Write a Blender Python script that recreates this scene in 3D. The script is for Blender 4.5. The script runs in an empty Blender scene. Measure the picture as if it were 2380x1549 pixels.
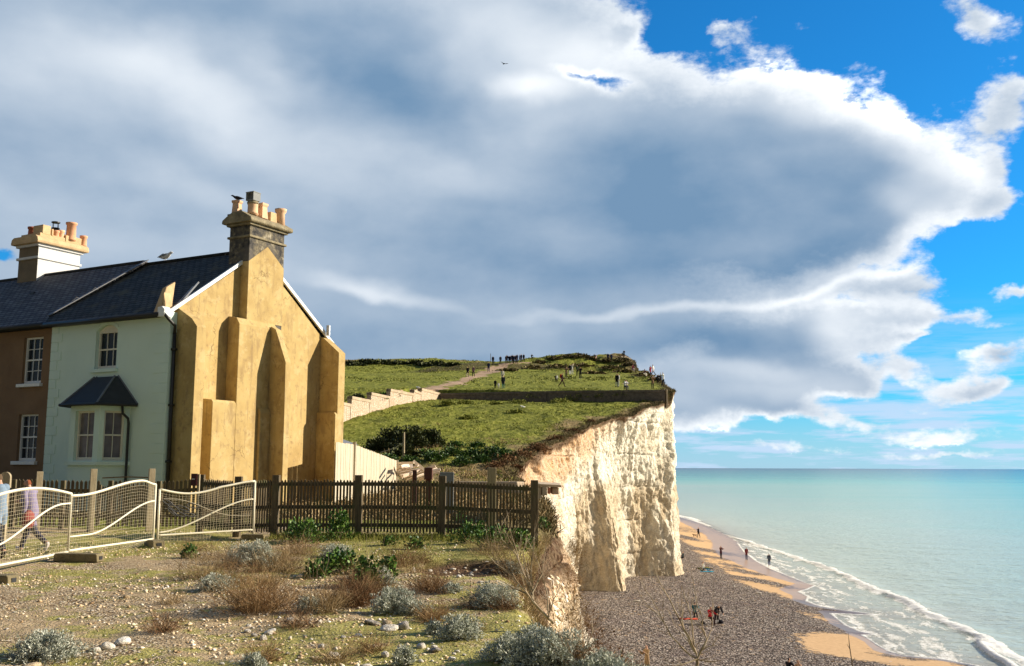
import bpy, math, random
import numpy as np
from mathutils import Vector, Matrix
S = bpy.context.scene; COL = S.collection
random.seed(7); RNG = np.random.default_rng(7)
# ---------------------------------------------------------------- camera
E = 12.5                       # eye height above the sea
FP = 2303.5; TH = math.atan(312.2/FP); RO = .0035
cam = bpy.data.objects.new('camera', bpy.data.cameras.new('camera')); COL.objects.link(cam); S.camera = cam
cam.data.sensor_width = 36; cam.data.lens = FP/2380*36; cam.data.clip_end = 120000; cam.data.clip_start = .1
cam.matrix_world = Matrix.Translation((0, 0, E)) @ Matrix.Rotation(math.pi/2+TH, 4, 'X') @ Matrix.Rotation(RO, 4, 'Z')
S.render.resolution_x = 1024; S.render.resolution_y = 666
# ---------------------------------------------------------------- light
AZ = math.radians(11); EL = math.radians(24)          # sun: azimuth from +x towards +y, elevation
sd = Vector((math.cos(AZ)*math.cos(EL), math.sin(AZ)*math.cos(EL), math.sin(EL)))
sl = bpy.data.lights.new('sun', 'SUN'); sl.energy = 5.0; sl.angle = math.radians(.5); sl.color = (1, .87, .68)
so = bpy.data.objects.new('sun', sl); COL.objects.link(so); so.rotation_euler = sd.to_track_quat('Z', 'Y').to_euler()
S.view_settings.view_transform = 'Standard'; S.view_settings.look = 'None'; S.view_settings.gamma = 1
S.view_settings.exposure = 0.72
# ---------------------------------------------------------------- pixel to world (photo read at 2380 wide)
def ray(x, y):
    u = (x-1190)/FP; v = -(y-774.5)/FP; c, s = math.cos(RO), math.sin(RO)
    d = (u*c-v*s, u*s+v*c, -1); t = math.pi/2+TH
    return np.array([d[0], d[1]*math.cos(t)-d[2]*math.sin(t), d[1]*math.sin(t)+d[2]*math.cos(t)])
def W(x, y, dep): r = ray(x, y); return r/r[1]*dep+[0, 0, E]
def Wz(x, y, z): r = ray(x, y); return r*((z-E)/r[2])+[0, 0, E]
# ---------------------------------------------------------------- sky
SKY_BLUE_STRENGTH = .085
def make_world():
    w = bpy.data.worlds.new('World'); S.world = w; w.use_nodes = True; nt = w.node_tree; nt.nodes.clear(); L = nt.links.new
    def nd(t, **k):
        n = nt.nodes.new(t)
        for a, b in k.items(): setattr(n, a, b)
        return n
    def put(sock, v):
        if isinstance(v, bpy.types.NodeSocket): L(v, sock)
        else: sock.default_value = v
    def M(op, a, b=0.0, c=0.0, clamp=False):
        n = nd('ShaderNodeMath', operation=op, use_clamp=clamp); put(n.inputs[0], a); put(n.inputs[1], b); put(n.inputs[2], c); return n.outputs[0]
    def ss(x, lo, hi):
        n = nd('ShaderNodeMapRange', interpolation_type='SMOOTHSTEP'); put(n.inputs[0], x); n.inputs[1].default_value = lo; n.inputs[2].default_value = hi; return n.outputs[0]
    def comb(x, y, z=0.0):
        n = nd('ShaderNodeCombineXYZ'); put(n.inputs[0], x); put(n.inputs[1], y); put(n.inputs[2], z); return n.outputs[0]
    def noise(v, sc, det=6, rough=.55, dim='3D', lac=2.0, dist=0.0):
        n = nd('ShaderNodeTexNoise', noise_dimensions=dim); put(n.inputs['Vector'], v); n.inputs['Scale'].default_value = sc
        n.inputs['Detail'].default_value = det; n.inputs['Roughness'].default_value = rough; n.inputs['Lacunarity'].default_value = lac; n.inputs['Distortion'].default_value = dist
        return n.outputs
    def mixc(f, a, b):
        n = nd('ShaderNodeMix', data_type='RGBA'); put(n.inputs[0], f); put(n.inputs[6], a); put(n.inputs[7], b); return n.outputs[2]
    tc = nd('ShaderNodeTexCoord'); sep = nd('ShaderNodeSeparateXYZ'); L(tc.outputs['Generated'], sep.inputs[0])
    X, Y, Z = sep.outputs
    az = M('ARCTAN2', X, Y); hyp = M('SQRT', M('ADD', M('MULTIPLY', X, X), M('MULTIPLY', Y, Y))); el = M('ARCTAN2', Z, hyp)
    P = comb(az, el)
    # warped coordinates: big soft warp for the masses, fine warp for the cauliflower edges
    w1 = noise(comb(az, M('MULTIPLY', el, 1.5)), 7.0, 3, .5)[1]; w2 = noise(P, 34.0, 4, .6)[1]
    def warp(base, col, amt):
        a = nd('ShaderNodeVectorMath', operation='SUBTRACT'); L(col, a.inputs[0]); a.inputs[1].default_value = (.5, .5, .5)
        b = nd('ShaderNodeVectorMath', operation='MULTIPLY_ADD'); L(a.outputs[0], b.inputs[0]); b.inputs[1].default_value = amt; put(b.inputs[2], base)
        return b.outputs[0]
    PW = warp(warp(P, w1, (.07, .05, 0)), w2, (.022, .022, 0))
    PS = warp(warp(P, w1, (.10, .06, 0)), w2, (.010, .008, 0))
    def ang(x, y):
        r = ray(x, y); return math.atan2(r[0], r[1]), math.atan2(r[2], math.hypot(r[0], r[1]))
    def blobs(lst, vec, hard=False):
        acc = None
        for (x, y, rx, ry, rot, wt) in lst:
            a, e = ang(x, y); m = nd('ShaderNodeMapping', vector_type='TEXTURE'); L(vec, m.inputs[0])
            m.inputs[1].default_value = (a, e, 0); m.inputs[2].default_value = (0, 0, math.radians(-rot)); m.inputs[3].default_value = (rx/FP, ry/FP, 1)
            g = nd('ShaderNodeTexGradient', gradient_type='SPHERICAL'); L(m.outputs[0], g.inputs[0])
            v = g.outputs[1] if hard else ss(g.outputs[1], 0, 1)
            acc = M('MULTIPLY_ADD', v, wt, acc if acc is not None else 0.0)
        return acc
    globals()['_sky'] = dict(nd=nd, put=put, M=M, ss=ss, comb=comb, noise=noise, mixc=mixc)
    # ---- cover (0.5 = cloud edge)
    cov = blobs(CLOUD_COVER, PW)
    n1 = noise(comb(az, M('MULTIPLY', el, 1.6)), 13.0, 7, .58)[0]
    n3 = noise(comb(az, M('MULTIPLY', el, 2.2)), 46.0, 5, .6)[0]
    edge = M('MULTIPLY_ADD', M('SUBTRACT', n1, .5), 1.15, cov); edge = M('MULTIPLY_ADD', M('SUBTRACT', n3, .5), .42, edge)
    n4 = noise(comb(az, M('MULTIPLY', el, 1.4)), 130.0, 4, .6)[0]
    edge = M('MULTIPLY_ADD', M('SUBTRACT', n4, .5), .22, edge)
    alpha = ss(edge, .32, .70)
    # ---- light inside the cloud
    lit = blobs(CLOUD_LIGHT, PS)
    n2 = noise(comb(az, M('MULTIPLY', el, 2.2)), 5.5, 4, .42)[0]
    rim = M('MULTIPLY', M('SUBTRACT', 1.0, ss(edge, .45, 1.30)), ss(az, -.40, .30))
    lum = M('ADD', M('ADD', .215, M('MULTIPLY', lit, 1.0)), M('MULTIPLY', rim, M('MULTIPLY_ADD', n1, 1.15, -.08)))
    lum = M('MULTIPLY_ADD', M('SUBTRACT', n2, .5), .45, lum); lum = M('MULTIPLY_ADD', M('SUBTRACT', n1, .5), .20, lum)
    lum = M('MULTIPLY_ADD', M('MULTIPLY', M('SUBTRACT', n3, .5), rim), .75, lum)
    cr = nd('ShaderNodeValToRGB'); L(lum, cr.inputs[0]); e = cr.color_ramp.elements
    for p, c in zip((0, .25, .5, .75, 1.0), ((.11, .19, .295), (.135, .235, .355), (.22, .345, .475), (.42, .53, .63), (.68, .70, .715))):
        q = e[0] if p == 0 else (e[1] if p == 1.0 else e.new(p)); q.position = p; q.color = (*c, 1)
    # ---- blue sky
    st = nd('ShaderNodeTexSky', sky_type='NISHITA'); st.sun_disc = False; st.sun_elevation = EL; st.sun_rotation = math.pi/2-AZ
    st.altitude = 20; st.air_density = 1.0; st.dust_density = .3; st.ozone_density = 2.5
    bl = nd('ShaderNodeVectorMath', operation='MULTIPLY'); L(st.outputs[0], bl.inputs[0])
    bl.inputs[1].default_value = (SKY_BLUE_STRENGTH*.10, SKY_BLUE_STRENGTH*.72, SKY_BLUE_STRENGTH*1.18)
    # thin high veil towards the horizon
    veil = M('MULTIPLY', ss(noise(comb(az, M('MULTIPLY', el, 9.0)), 9.0, 6, .6)[0], .32, .62), M('SUBTRACT', 1.0, ss(el, .03, .17)))
    low = M('SUBTRACT', 1.0, ss(el, -.01, .09))
    veil = M('MAXIMUM', M('MULTIPLY', veil, .9), M('MULTIPLY', low, .62))
    base = mixc(veil, bl.outputs[0], (.37, .46, .60, 1))
    front = ss(Y, -.15, .35)
    fin = mixc(alpha, base, cr.outputs[0])
    # unseen sky behind the camera: grey cloud added to set the fill light
    back = mixc(ss(n2, .40, .62), (.055, .08, .105, 1), (.135, .145, .15, 1))
    fin = mixc(front, back, fin)
    bg = nd('ShaderNodeBackground'); L(fin, bg.inputs[0]); bg.inputs[1].default_value = 1.0
    o = nd('ShaderNodeOutputWorld'); L(bg.outputs[0], o.inputs[0])
    try: w.cycles.sampling_method = 'MANUAL'; w.cycles.sample_map_resolution = 512
    except Exception: pass
# blobs: pixel centre, radii, tilt (deg, image clockwise), weight
CLOUD_COVER = [
 (300, 350, 1500, 900, 0, 1.6), (1000, 420, 900, 620, 0, 1.3), (1650, 430, 560, 420, 0, 1.5), (1950, 440, 420, 330, 25, 1.0),
 (2180, 430, 260, 190, 30, .75), (1250, 90, 420, 200, -10, .9), (1350, 780, 900, 190, 0, 1.1), (1850, 800, 330, 110, 0, .9),
 (2120, 672, 260, 50, 3, .68), (2000, 750, 200, 60, 0, .5), (2290, 50, 170, 95, 40, .8), (2345, 255, 130, 120, 0, .85),
 (2330, 500, 90, 80, 0, .7), (1740, 85, 150, 50, 20, .30), (1830, 40, 300, 50, 0, .22),
 (0, 640, 260, 110, 0, .4), (700, 800, 1100, 220, 0, .6), (1300, 930, 700, 120, 0, .5), (1750, 880, 260, 60, 0, .8), (1990, 885, 110, 45, 0, .75),
 (2110, 865, 100, 45, 25, .62), (2230, 915, 180, 50, -8, .66), (2330, 830, 170, 75, -10, .62), (2150, 735, 180, 50, 5, .52), (2270, 735, 110, 36, 0, .42), (1760, 880, 420, 80, 0, .6), (1640, 945, 260, 60, 0, .7),
 (2260, 618, 70, 26, -20, .6), (2360, 690, 70, 26, 0, .66), (1700, 912, 60, 18, 0, .7),
 (1600, 45, 170, 70, -20, -.75), (1340, 185, 210, 45, 12, -.95), (0, 585, 90, 45, 0, -1.2), (2050, 70, 330, 120, 10, -.42),
 (2300, 590, 160, 90, -30, -.7), (2100, 985, 500, 40, 0, .15),

 (200, 900, 1500, 240, 0, .9), (1150, 1000, 560, 130, 0, .45), (1640, 980, 260, 40, 0, .35), (2200, 1010, 420, 34, 0, .50), (1850, 1045, 430, 26, 0, .48), (1900, 965, 300, 34, 4, .50), (1750, 900, 330, 90, 0, .5), (1780, 940, 260, 40, 0, .4), (2230, 1050, 300, 16, 0, .45),
 (2040, 800, 120, 40, 0, .35), (1640, 50, 110, 50, 30, .36), (1870, 60, 90, 40, -30, .36), (1980, 130, 110, 50, 20, .34), (2150, 620, 120, 30, -15, .3), (2020, 560, 170, 60, -25, .2), (2230, 580, 200, 80, -30, -.35), (2250, 800, 160, 30, 0, -.3), (1450, 60, 60, 40, 0, .5),
 (2190, 130, 60, 20, 0, .35), (2320, 390, 60, 60, 0, .5), (2060, 930, 80, 20, 0, .35), (2120, 790, 60, 16, 0, .35), (2330, 760, 90, 20, 0, .4), (2300, 915, 90, 26, -12, .5),
]
CLOUD_LIGHT = [
 (380, 170, 400, 130, 14, .36), (80, 160, 300, 160, 10, .22), (640, 150, 200, 70, 20, .20), (1230, 110, 420, 200, 20, .40), (1400, 120, 200, 130, 0, .28),
 (700, 330, 620, 150, 20, .16), (850, 120, 360, 170, 25, -.14), (520, 20, 400, 60, 0, -.05), (300, 560, 380, 70, 0, .12),
 (1780, 160, 420, 80, 8, .24), (1230, 225, 160, 50, 0, .40), (2080, 300, 260, 110, 38, .42), (2230, 400, 170, 120, 40, .38), (1930, 230, 260, 90, 20, .25),
 (1650, 450, 480, 260, 8, -.22), (1950, 460, 220, 130, 0, -.12), (1300, 480, 500, 150, 0, -.10), (1850, 610, 420, 80, -12, -.16), (1400, 630, 700, 90, 0, -.14), (2150, 540, 180, 60, -25, .30),
 (1550, 715, 520, 22, -3, .30), (2000, 655, 330, 22, -8, .35), (1650, 800, 520, 70, 0, -.14), (1980, 770, 120, 80, 0, .42),
 (830, 660, 160, 45, 12, .26), (900, 690, 260, 30, 8, .22), (1100, 800, 600, 80, 0, -.06), (1700, 860, 260, 36, 0, .25), (1450, 900, 420, 60, 0, .1), (200, 300, 500, 120, 0, -.02),
 (1000, 560, 500, 90, 5, -.08), (500, 950, 1500, 200, 0, -.10), (1150, 900, 400, 80, 0, -.15), (1650, 1000, 300, 50, 0, .30), (1850, 900, 260, 60, 0, .25), (2100, 1020, 400, 40, 0, .25), (1100, 400, 300, 70, 10, .14), (450, 420, 260, 60, 15, .12), (2100, 480, 120, 80, 30, .25), (1850, 250, 300, 60, 15, .15), (1250, 300, 200, 80, 0, .12), (2000, 720, 300, 40, 0, .15), (600, 620, 260, 50, 8, .08), (150, 470, 300, 90, 0, .10), (1000, 250, 260, 110, 30, -.10), (2290, 30, 120, 50, 30, -.25), (2340, 835, 60, 30, 0, -.35), (2090, 690, 120, 26, 0, -.2),
]
make_world()
# ---------------------------------------------------------------- helpers
def vnoise(x, y, seed=0):
    xi = np.floor(x).astype(np.int64); yi = np.floor(y).astype(np.int64); fx = x-xi; fy = y-yi
    fx = fx*fx*(3-2*fx); fy = fy*fy*(3-2*fy)
    def h(a, b):
        n = (a*374761393+b*668265263+seed*974711) & 0xffffffff
        n = ((n ^ (n >> 13))*1274126177) & 0xffffffff
        return ((n ^ (n >> 16)) & 0xffff)/65535.0
    return (h(xi, yi)*(1-fx)+h(xi+1, yi)*fx)*(1-fy)+(h(xi, yi+1)*(1-fx)+h(xi+1, yi+1)*fx)*fy
def fbm(x, y, o=4, seed=0, g=.5):
    x = np.asarray(x, float); y = np.asarray(y, float); a = 1.0; s = 0; t = 0
    for i in range(o):
        s = s+a*(vnoise(x, y, seed+i*17)*2-1); t += a; a *= g; x = x*2.03+11.3; y = y*2.03+5.7
    return s/t
def sst(x, a, b): t = np.clip((x-a)/(b-a), 0, 1); return t*t*(3-2*t)

class NT:
    def __init__(s, name):
        s.m = bpy.data.materials.new(name); s.m.use_nodes = True; s.t = s.m.node_tree; s.t.nodes.clear()
        s.o = s.n('ShaderNodeOutputMaterial'); s.tc = s.n('ShaderNodeTexCoord')
    def n(s, t, **k):
        n = s.t.nodes.new(t)
        for a, b in k.items(): setattr(n, a, b)
        return n
    def p(s, sock, v):
        if isinstance(v, bpy.types.NodeSocket): s.t.links.new(v, sock)
        elif v is not None:
            if isinstance(v, tuple) and len(v) == 3 and sock.type == 'RGBA': v = (*v, 1)
            sock.default_value = v
    def math(s, op, a, b=0.0, c=0.0, cl=False):
        n = s.n('ShaderNodeMath', operation=op, use_clamp=cl); s.p(n.inputs[0], a); s.p(n.inputs[1], b); s.p(n.inputs[2], c); return n.outputs[0]
    def ss(s, x, lo, hi, a=0.0, b=1.0):
        n = s.n('ShaderNodeMapRange', interpolation_type='SMOOTHSTEP'); s.p(n.inputs[0], x)
        for i, v in zip((1, 2, 3, 4), (lo, hi, a, b)): n.inputs[i].default_value = v
        return n.outputs[0]
    def mix(s, f, a, b, mode='MIX'):
        n = s.n('ShaderNodeMix', data_type='RGBA', blend_type=mode); s.p(n.inputs[0], f); s.p(n.inputs[6], a); s.p(n.inputs[7], b); return n.outputs[2]
    def co(s, sc=(1, 1, 1), which='Object', rot=(0, 0, 0)):
        m = s.n('ShaderNodeMapping'); s.p(m.inputs[0], s.tc.outputs[which]); m.inputs[3].default_value = sc; m.inputs[2].default_value = rot; return m.outputs[0]
    def noise(s, sc, det=4, rough=.55, vec=None, dist=0.0, col=False):
        n = s.n('ShaderNodeTexNoise'); s.p(n.inputs['Vector'], vec if vec is not None else s.tc.outputs['Object'])
        n.inputs['Scale'].default_value = sc; n.inputs['Detail'].default_value = det; n.inputs['Roughness'].default_value = rough; n.inputs['Distortion'].default_value = dist
        return n.outputs[1 if col else 0]
    def vor(s, sc, vec=None, feat='F1', out=0, rnd=1.0):
        n = s.n('ShaderNodeTexVoronoi', feature=feat); s.p(n.inputs['Vector'], vec if vec is not None else s.tc.outputs['Object'])
        n.inputs['Scale'].default_value = sc; n.inputs['Randomness'].default_value = rnd; return n.outputs[out]
    def attr(s, name, out=2):
        n = s.n('ShaderNodeAttribute', attribute_name=name); return n.outputs[out]
    def ramp(s, f, *st):
        n = s.n('ShaderNodeValToRGB'); s.p(n.inputs[0], f); e = n.color_ramp.elements
        e[0].position = st[0][0]; e[0].color = (*st[0][1], 1); e[1].position = st[-1][0]; e[1].color = (*st[-1][1], 1)
        for p, c in st[1:-1]: q = e.new(p); q.color = (*c, 1)
        return n.outputs[0]
    def bump(s, h, strength=.5, dist=.02, nrm=None):
        n = s.n('ShaderNodeBump'); n.inputs['Strength'].default_value = strength; n.inputs['Distance'].default_value = dist; s.p(n.inputs['Height'], h)
        if nrm is not None: s.p(n.inputs['Normal'], nrm)
        return n.outputs[0]
    def out(s, col, rough=.9, spec=.3, nrm=None, metal=0.0, **k):
        b = s.n('ShaderNodeBsdfPrincipled'); s.p(b.inputs['Base Color'], col); s.p(b.inputs['Roughness'], rough)
        s.p(b.inputs['Specular IOR Level'], spec); s.p(b.inputs['Metallic'], metal); s.p(b.inputs['Normal'], nrm)
        for a, v in k.items(): s.p(b.inputs[a.replace('_', ' ')], v)
        s.t.links.new(b.outputs[0], s.o.inputs[0]); return s.m
def simple(name, col, var=.25, sc=6.0, rough=.85, spec=.3, bs=.3, bd=.01, metal=0.0, fine=40.0):
    t = NT(name); f = t.noise(sc, 5); g = t.noise(fine, 3)
    c = t.ramp(f, (.25, tuple(v*(1-var) for v in col)), (.75, tuple(min(1, v*(1+var)) for v in col)))
    c = t.mix(.25, c, t.ramp(g, (.3, tuple(v*.6 for v in col)), (.7, tuple(min(1, v*1.3) for v in col))))
    return t.out(c, rough, spec, t.bump(g, bs, bd), metal)

def mesh_obj(name, V, F, mats, parent=None, smooth=False, loc=None, midx=None, attrs=None):
    me = bpy.data.meshes.new(name); V = np.asarray(V, np.float32)
    if loc is not None: V = V-np.asarray(loc, np.float32)
    if isinstance(F, np.ndarray):
        k = F.shape[1]; me.vertices.add(len(V)); me.vertices.foreach_set('co', V.ravel()); me.loops.add(F.size); me.loops.foreach_set('vertex_index', F.ravel().astype(np.int32))
        me.polygons.add(len(F)); me.polygons.foreach_set('loop_start', np.arange(0, F.size, k, dtype=np.int32)); me.update(calc_edges=True)
    else: me.from_pydata([tuple(map(float, v)) for v in V], [], F)
    me.validate()
    for m in (mats if isinstance(mats, (list, tuple)) else [mats]): me.materials.append(m)
    if midx is not None: me.polygons.foreach_set('material_index', np.asarray(midx, np.int32))
    if smooth: me.polygons.foreach_set('use_smooth', np.ones(len(me.polygons), bool))
    for k, a in (attrs or {}).items():
        at = me.attributes.new(k, 'FLOAT', 'POINT'); at.data.foreach_set('value', np.asarray(a, np.float32))
    o = bpy.data.objects.new(name, me); COL.objects.link(o)
    if parent: o.parent = parent
    if loc is not None: o.location = loc
    return o
def tag(o, label=None, cat=None, group=None, kind=None):
    if label: o['label'] = label
    if cat: o['category'] = cat
    if group: o['group'] = group
    if kind: o['kind'] = kind
    return o
def empty(name, loc, rz=0, label=None, cat=None, group=None, parent=None):
    o = bpy.data.objects.new(name, None); COL.objects.link(o); o.location = loc; o.rotation_euler = (0, 0, rz); o.empty_display_size = .2
    if parent: o.parent = parent
    return tag(o, label, cat, group)
class MB:
    def __init__(s): s.v = []; s.f = []
    def add(s, V, F): b = len(s.v); s.v += [tuple(v) for v in V]; s.f += [tuple(i+b for i in f) for f in F]; return s
    def box(s, x0, x1, y0, y1, z0, z1):
        return s.add([(x0, y0, z0), (x1, y0, z0), (x1, y1, z0), (x0, y1, z0), (x0, y0, z1), (x1, y0, z1), (x1, y1, z1), (x0, y1, z1)],
                     [(0, 3, 2, 1), (4, 5, 6, 7), (0, 1, 5, 4), (1, 2, 6, 5), (2, 3, 7, 6), (3, 0, 4, 7)])
    def prism(s, poly, ax, a, b):     # polygon extruded along axis ax from a to b; poly in the two other axes (cyclic order)
        n = len(poly)
        def P(p, t): return {'x': (t, p[0], p[1]), 'y': (p[0], t, p[1]), 'z': (p[0], p[1], t)}[ax]
        return s.add([P(p, a) for p in poly]+[P(p, b) for p in poly], [tuple(range(n))[::-1], tuple(range(n, 2*n))]+[(i, (i+1) % n, (i+1) % n+n, i+n) for i in range(n)])
    def tube(s, pts, r, n=6, cap=True):
        pts = [Vector(p) for p in pts]; rs = r if isinstance(r, (list, tuple)) else [r]*len(pts); V = []; F = []
        up = Vector((0, 0, 1)); T0 = (pts[1]-pts[0]).normalized(); u = T0.cross(up if abs(T0.z) < .9 else Vector((1, 0, 0))).normalized()
        for i, p in enumerate(pts):
            T = (pts[min(i+1, len(pts)-1)]-pts[max(i-1, 0)]).normalized(); u = (u-T*u.dot(T)).normalized(); w = T.cross(u)
            for k in range(n): a = 2*math.pi*k/n; V.append(p+(u*math.cos(a)+w*math.sin(a))*rs[i])
        for i in range(len(pts)-1):
            for k in range(n): F.append((i*n+k, i*n+(k+1) % n, (i+1)*n+(k+1) % n, (i+1)*n+k))
        if cap: F += [tuple(range(n))[::-1], tuple((len(pts)-1)*n+k for k in range(n))]
        return s.add(V, F)
    def lathe(s, prof, c=(0, 0, 0), n=16, sq=1.0):   # prof [(r,z)]
        V = []; F = []; m = len(prof)
        for r, z in prof:
            for k in range(n): a = 2*math.pi*(k+.5)/n; V.append((c[0]+r*math.cos(a), c[1]+r*math.sin(a)*sq, c[2]+z))
        for i in range(m-1):
            for k in range(n): F.append((i*n+k, i*n+(k+1) % n, (i+1)*n+(k+1) % n, (i+1)*n+k))
        F += [tuple(range(n))[::-1], tuple((m-1)*n+k for k in range(n))]
        return s.add(V, F)
    def bar(s, p, q, w, h, roll=0):
        p = Vector(p); q = Vector(q); T = (q-p).normalized(); up = Vector((0, 0, 1)) if abs(T.z) < .95 else Vector((0, 1, 0))
        u = T.cross(up).normalized(); v = u.cross(T)
        if roll: c, d = math.cos(roll), math.sin(roll); u, v = u*c+v*d, v*c-u*d
        V = [a+u*x*w/2+v*y*h/2 for a in (p, q) for x, y in ((-1, -1), (1, -1), (1, 1), (-1, 1))]
        return s.add(V, [(0, 3, 2, 1), (4, 5, 6, 7), (0, 1, 5, 4), (1, 2, 6, 5), (2, 3, 7, 6), (3, 0, 4, 7)])
    def build(s, name, mat, parent=None, smooth=False, loc=None, bevel=0):
        o = mesh_obj(name, s.v, s.f, mat, parent, smooth, loc)
        if bevel: m = o.modifiers.new('bevel', 'BEVEL'); m.width = bevel; m.segments = 2; m.limit_method = 'ANGLE'; m.angle_limit = math.radians(40)
        return o
def copy_tree(o, parent=None):
    c = o.copy(); COL.objects.link(c); c.parent = parent
    for ch in list(o.children): copy_tree(ch, c)
    return c
# ---------------------------------------------------------------- materials
def m_ochre():
    t = NT('ochre_render'); v = t.tc.outputs['Object']; a = t.noise(1.1, 6, .6); b = t.noise(5.0, 6, .65); g = t.noise(60, 4)
    st = t.noise(1.4, 5, .6, t.co((1, 1, .35)))
    c = t.ramp(a, (.3, (.40, .28, .12)), (.5, (.49, .36, .16)), (.72, (.55, .42, .205)))
    c = t.mix(t.ss(b, .52, .72), c, (.34, .24, .12)); c = t.mix(t.math('MULTIPLY', t.ss(st, .58, .75), .6), c, (.26, .17, .09))
    c = t.mix(t.math('MULTIPLY', t.ss(t.noise(2.1, 8, .72), .54, .60), .40), c, (.62, .49, .27)); c = t.mix(t.math('MULTIPLY', t.ss(t.noise(1.5, 6, .62, t.co((1.3, 1.3, .5))), .53, .66), .6), c, (.29, .20, .105)); c = t.mix(t.math('MULTIPLY', t.ss(t.noise(2.6, 6, .6, t.co((2.2, 2.2, .16))), .55, .72), .5), c, (.24, .17, .10))
    c = t.mix(t.math('MULTIPLY', t.ss(t.noise(9, 5), .63, .74), .3), c, (.25, .17, .10))
    wv = t.n('ShaderNodeVectorMath', operation='MULTIPLY_ADD'); t.p(wv.inputs[0], t.noise(2.5, 4, .6, col=True)); wv.inputs[1].default_value = (.5, .5, .5); t.p(wv.inputs[2], v)
    ck = t.n('ShaderNodeTexVoronoi', feature='DISTANCE_TO_EDGE'); t.p(ck.inputs['Vector'], wv.outputs[0]); ck.inputs['Scale'].default_value = .9
    cm = t.math('MULTIPLY', t.ss(ck.outputs[0], .0, .012, 1, 0), t.ss(t.noise(.9, 3), .5, .6)); c = t.mix(t.math('MULTIPLY', cm, .7), c, (.16, .11, .06))
    h = t.math('SUBTRACT', t.math('MULTIPLY_ADD', b, .6, t.math('MULTIPLY', g, .5)), t.math('MULTIPLY', cm, .6))
    return t.out(c, .95, .12, t.bump(h, .5, .03))
def m_mint():
    t = NT('mint_render'); a = t.noise(.8, 5); g = t.noise(45, 5, .65)
    c = t.ramp(a, (.3, (.64, .79, .72)), (.7, (.70, .85, .78))); c = t.mix(t.math('MULTIPLY', t.ss(t.noise(2, 6, .6, t.co((1, 1, .3))), .58, .8), .35), c, (.45, .55, .48))
    return t.out(c, .85, .25, t.bump(g, .5, .012))
def m_brown():
    t = NT('pebbledash_brown'); a = t.noise(1.2, 6); g = t.noise(70, 4, .7)
    c = t.ramp(a, (.3, (.20, .12, .07)), (.7, (.30, .19, .115))); c = t.mix(.35, c, t.ramp(g, (.3, (.1, .06, .035)), (.7, (.38, .26, .17))))
    return t.out(c, .95, .15, t.bump(g, .8, .02))
def m_slate(name, base, lich):
    t = NT(name); br = t.n('ShaderNodeTexBrick'); uv = t.n('ShaderNodeUVMap'); t.p(br.inputs['Vector'], uv.outputs[0]); br.offset = .5
    for k, v in (('Scale', 1.0), ('Brick Width', .30), ('Row Height', .185), ('Mortar Size', .022), ('Bias', 0.0)): br.inputs[k].default_value = v
    t.p(br.inputs['Color1'], tuple(x*.75 for x in base)); t.p(br.inputs['Color2'], tuple(x*1.35 for x in base)); t.p(br.inputs['Mortar'], tuple(x*.25 for x in base))
    n = t.noise(1.6, 6, .65); c = t.mix(t.math('MULTIPLY', t.ss(n, .5, .75), lich), br.outputs[0], (.16, .13, .07)); c = t.mix(t.math('MULTIPLY', t.ss(t.noise(9, 4), .6, .75), lich), c, (.22, .2, .15))
    sepv = t.n('ShaderNodeSeparateXYZ'); t.p(sepv.inputs[0], uv.outputs[0]); saw = t.math('FRACT', t.math('DIVIDE', sepv.outputs[1], .185))
    h = t.math('ADD', t.math('MULTIPLY', t.math('SUBTRACT', 1.0, saw), .6), t.math('MULTIPLY', br.outputs[1], -.5))
    return t.out(c, .8, .12, t.bump(h, 1.0, .03))
def m_wood(name, c1, c2, gr=(8, 8, .8), rough=.85, moss=None):
    t = NT(name); f = t.noise(3, 6, .6, t.co(gr)); g = t.noise(14, 5, .7, t.co(gr))
    c = t.ramp(f, (.3, c1), (.7, c2)); c = t.mix(t.math('MULTIPLY', t.ss(g, .5, .7), .5), c, tuple(x*.45 for x in c1))
    if moss: c = t.mix(t.ss(t.noise(2.3, 5), .5, .65), c, moss)
    return t.out(c, rough, .2, t.bump(g, .5, .006))
def m_stack():
    t = NT('weathered_stack'); a = t.noise(3.5, 8, .72); b = t.noise(1.3, 5)
    c = t.ramp(a, (.36, (.03, .03, .032)), (.47, (.085, .08, .075)), (.56, (.17, .145, .10)), (.68, (.42, .38, .30)))
    c = t.mix(t.ss(b, .55, .7), c, (.12, .11, .10)); return t.out(c, .95, .15, t.bump(a, .6, .03))
def m_flint():
    t = NT('flint_wall'); v = t.co(); d = t.vor(9, v); c0 = t.vor(9, v, out=1); sp = t.n('ShaderNodeSeparateColor'); t.p(sp.inputs[0], c0)
    c = t.ramp(sp.outputs[0], (.1, (.30, .22, .16)), (.5, (.55, .46, .36)), (.9, (.85, .80, .70))); m = t.ss(d, .32, .5)
    c = t.mix(m, c, (.50, .38, .27)); return t.out(c, .9, .2, t.bump(d, 1.0, -.06))
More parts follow.
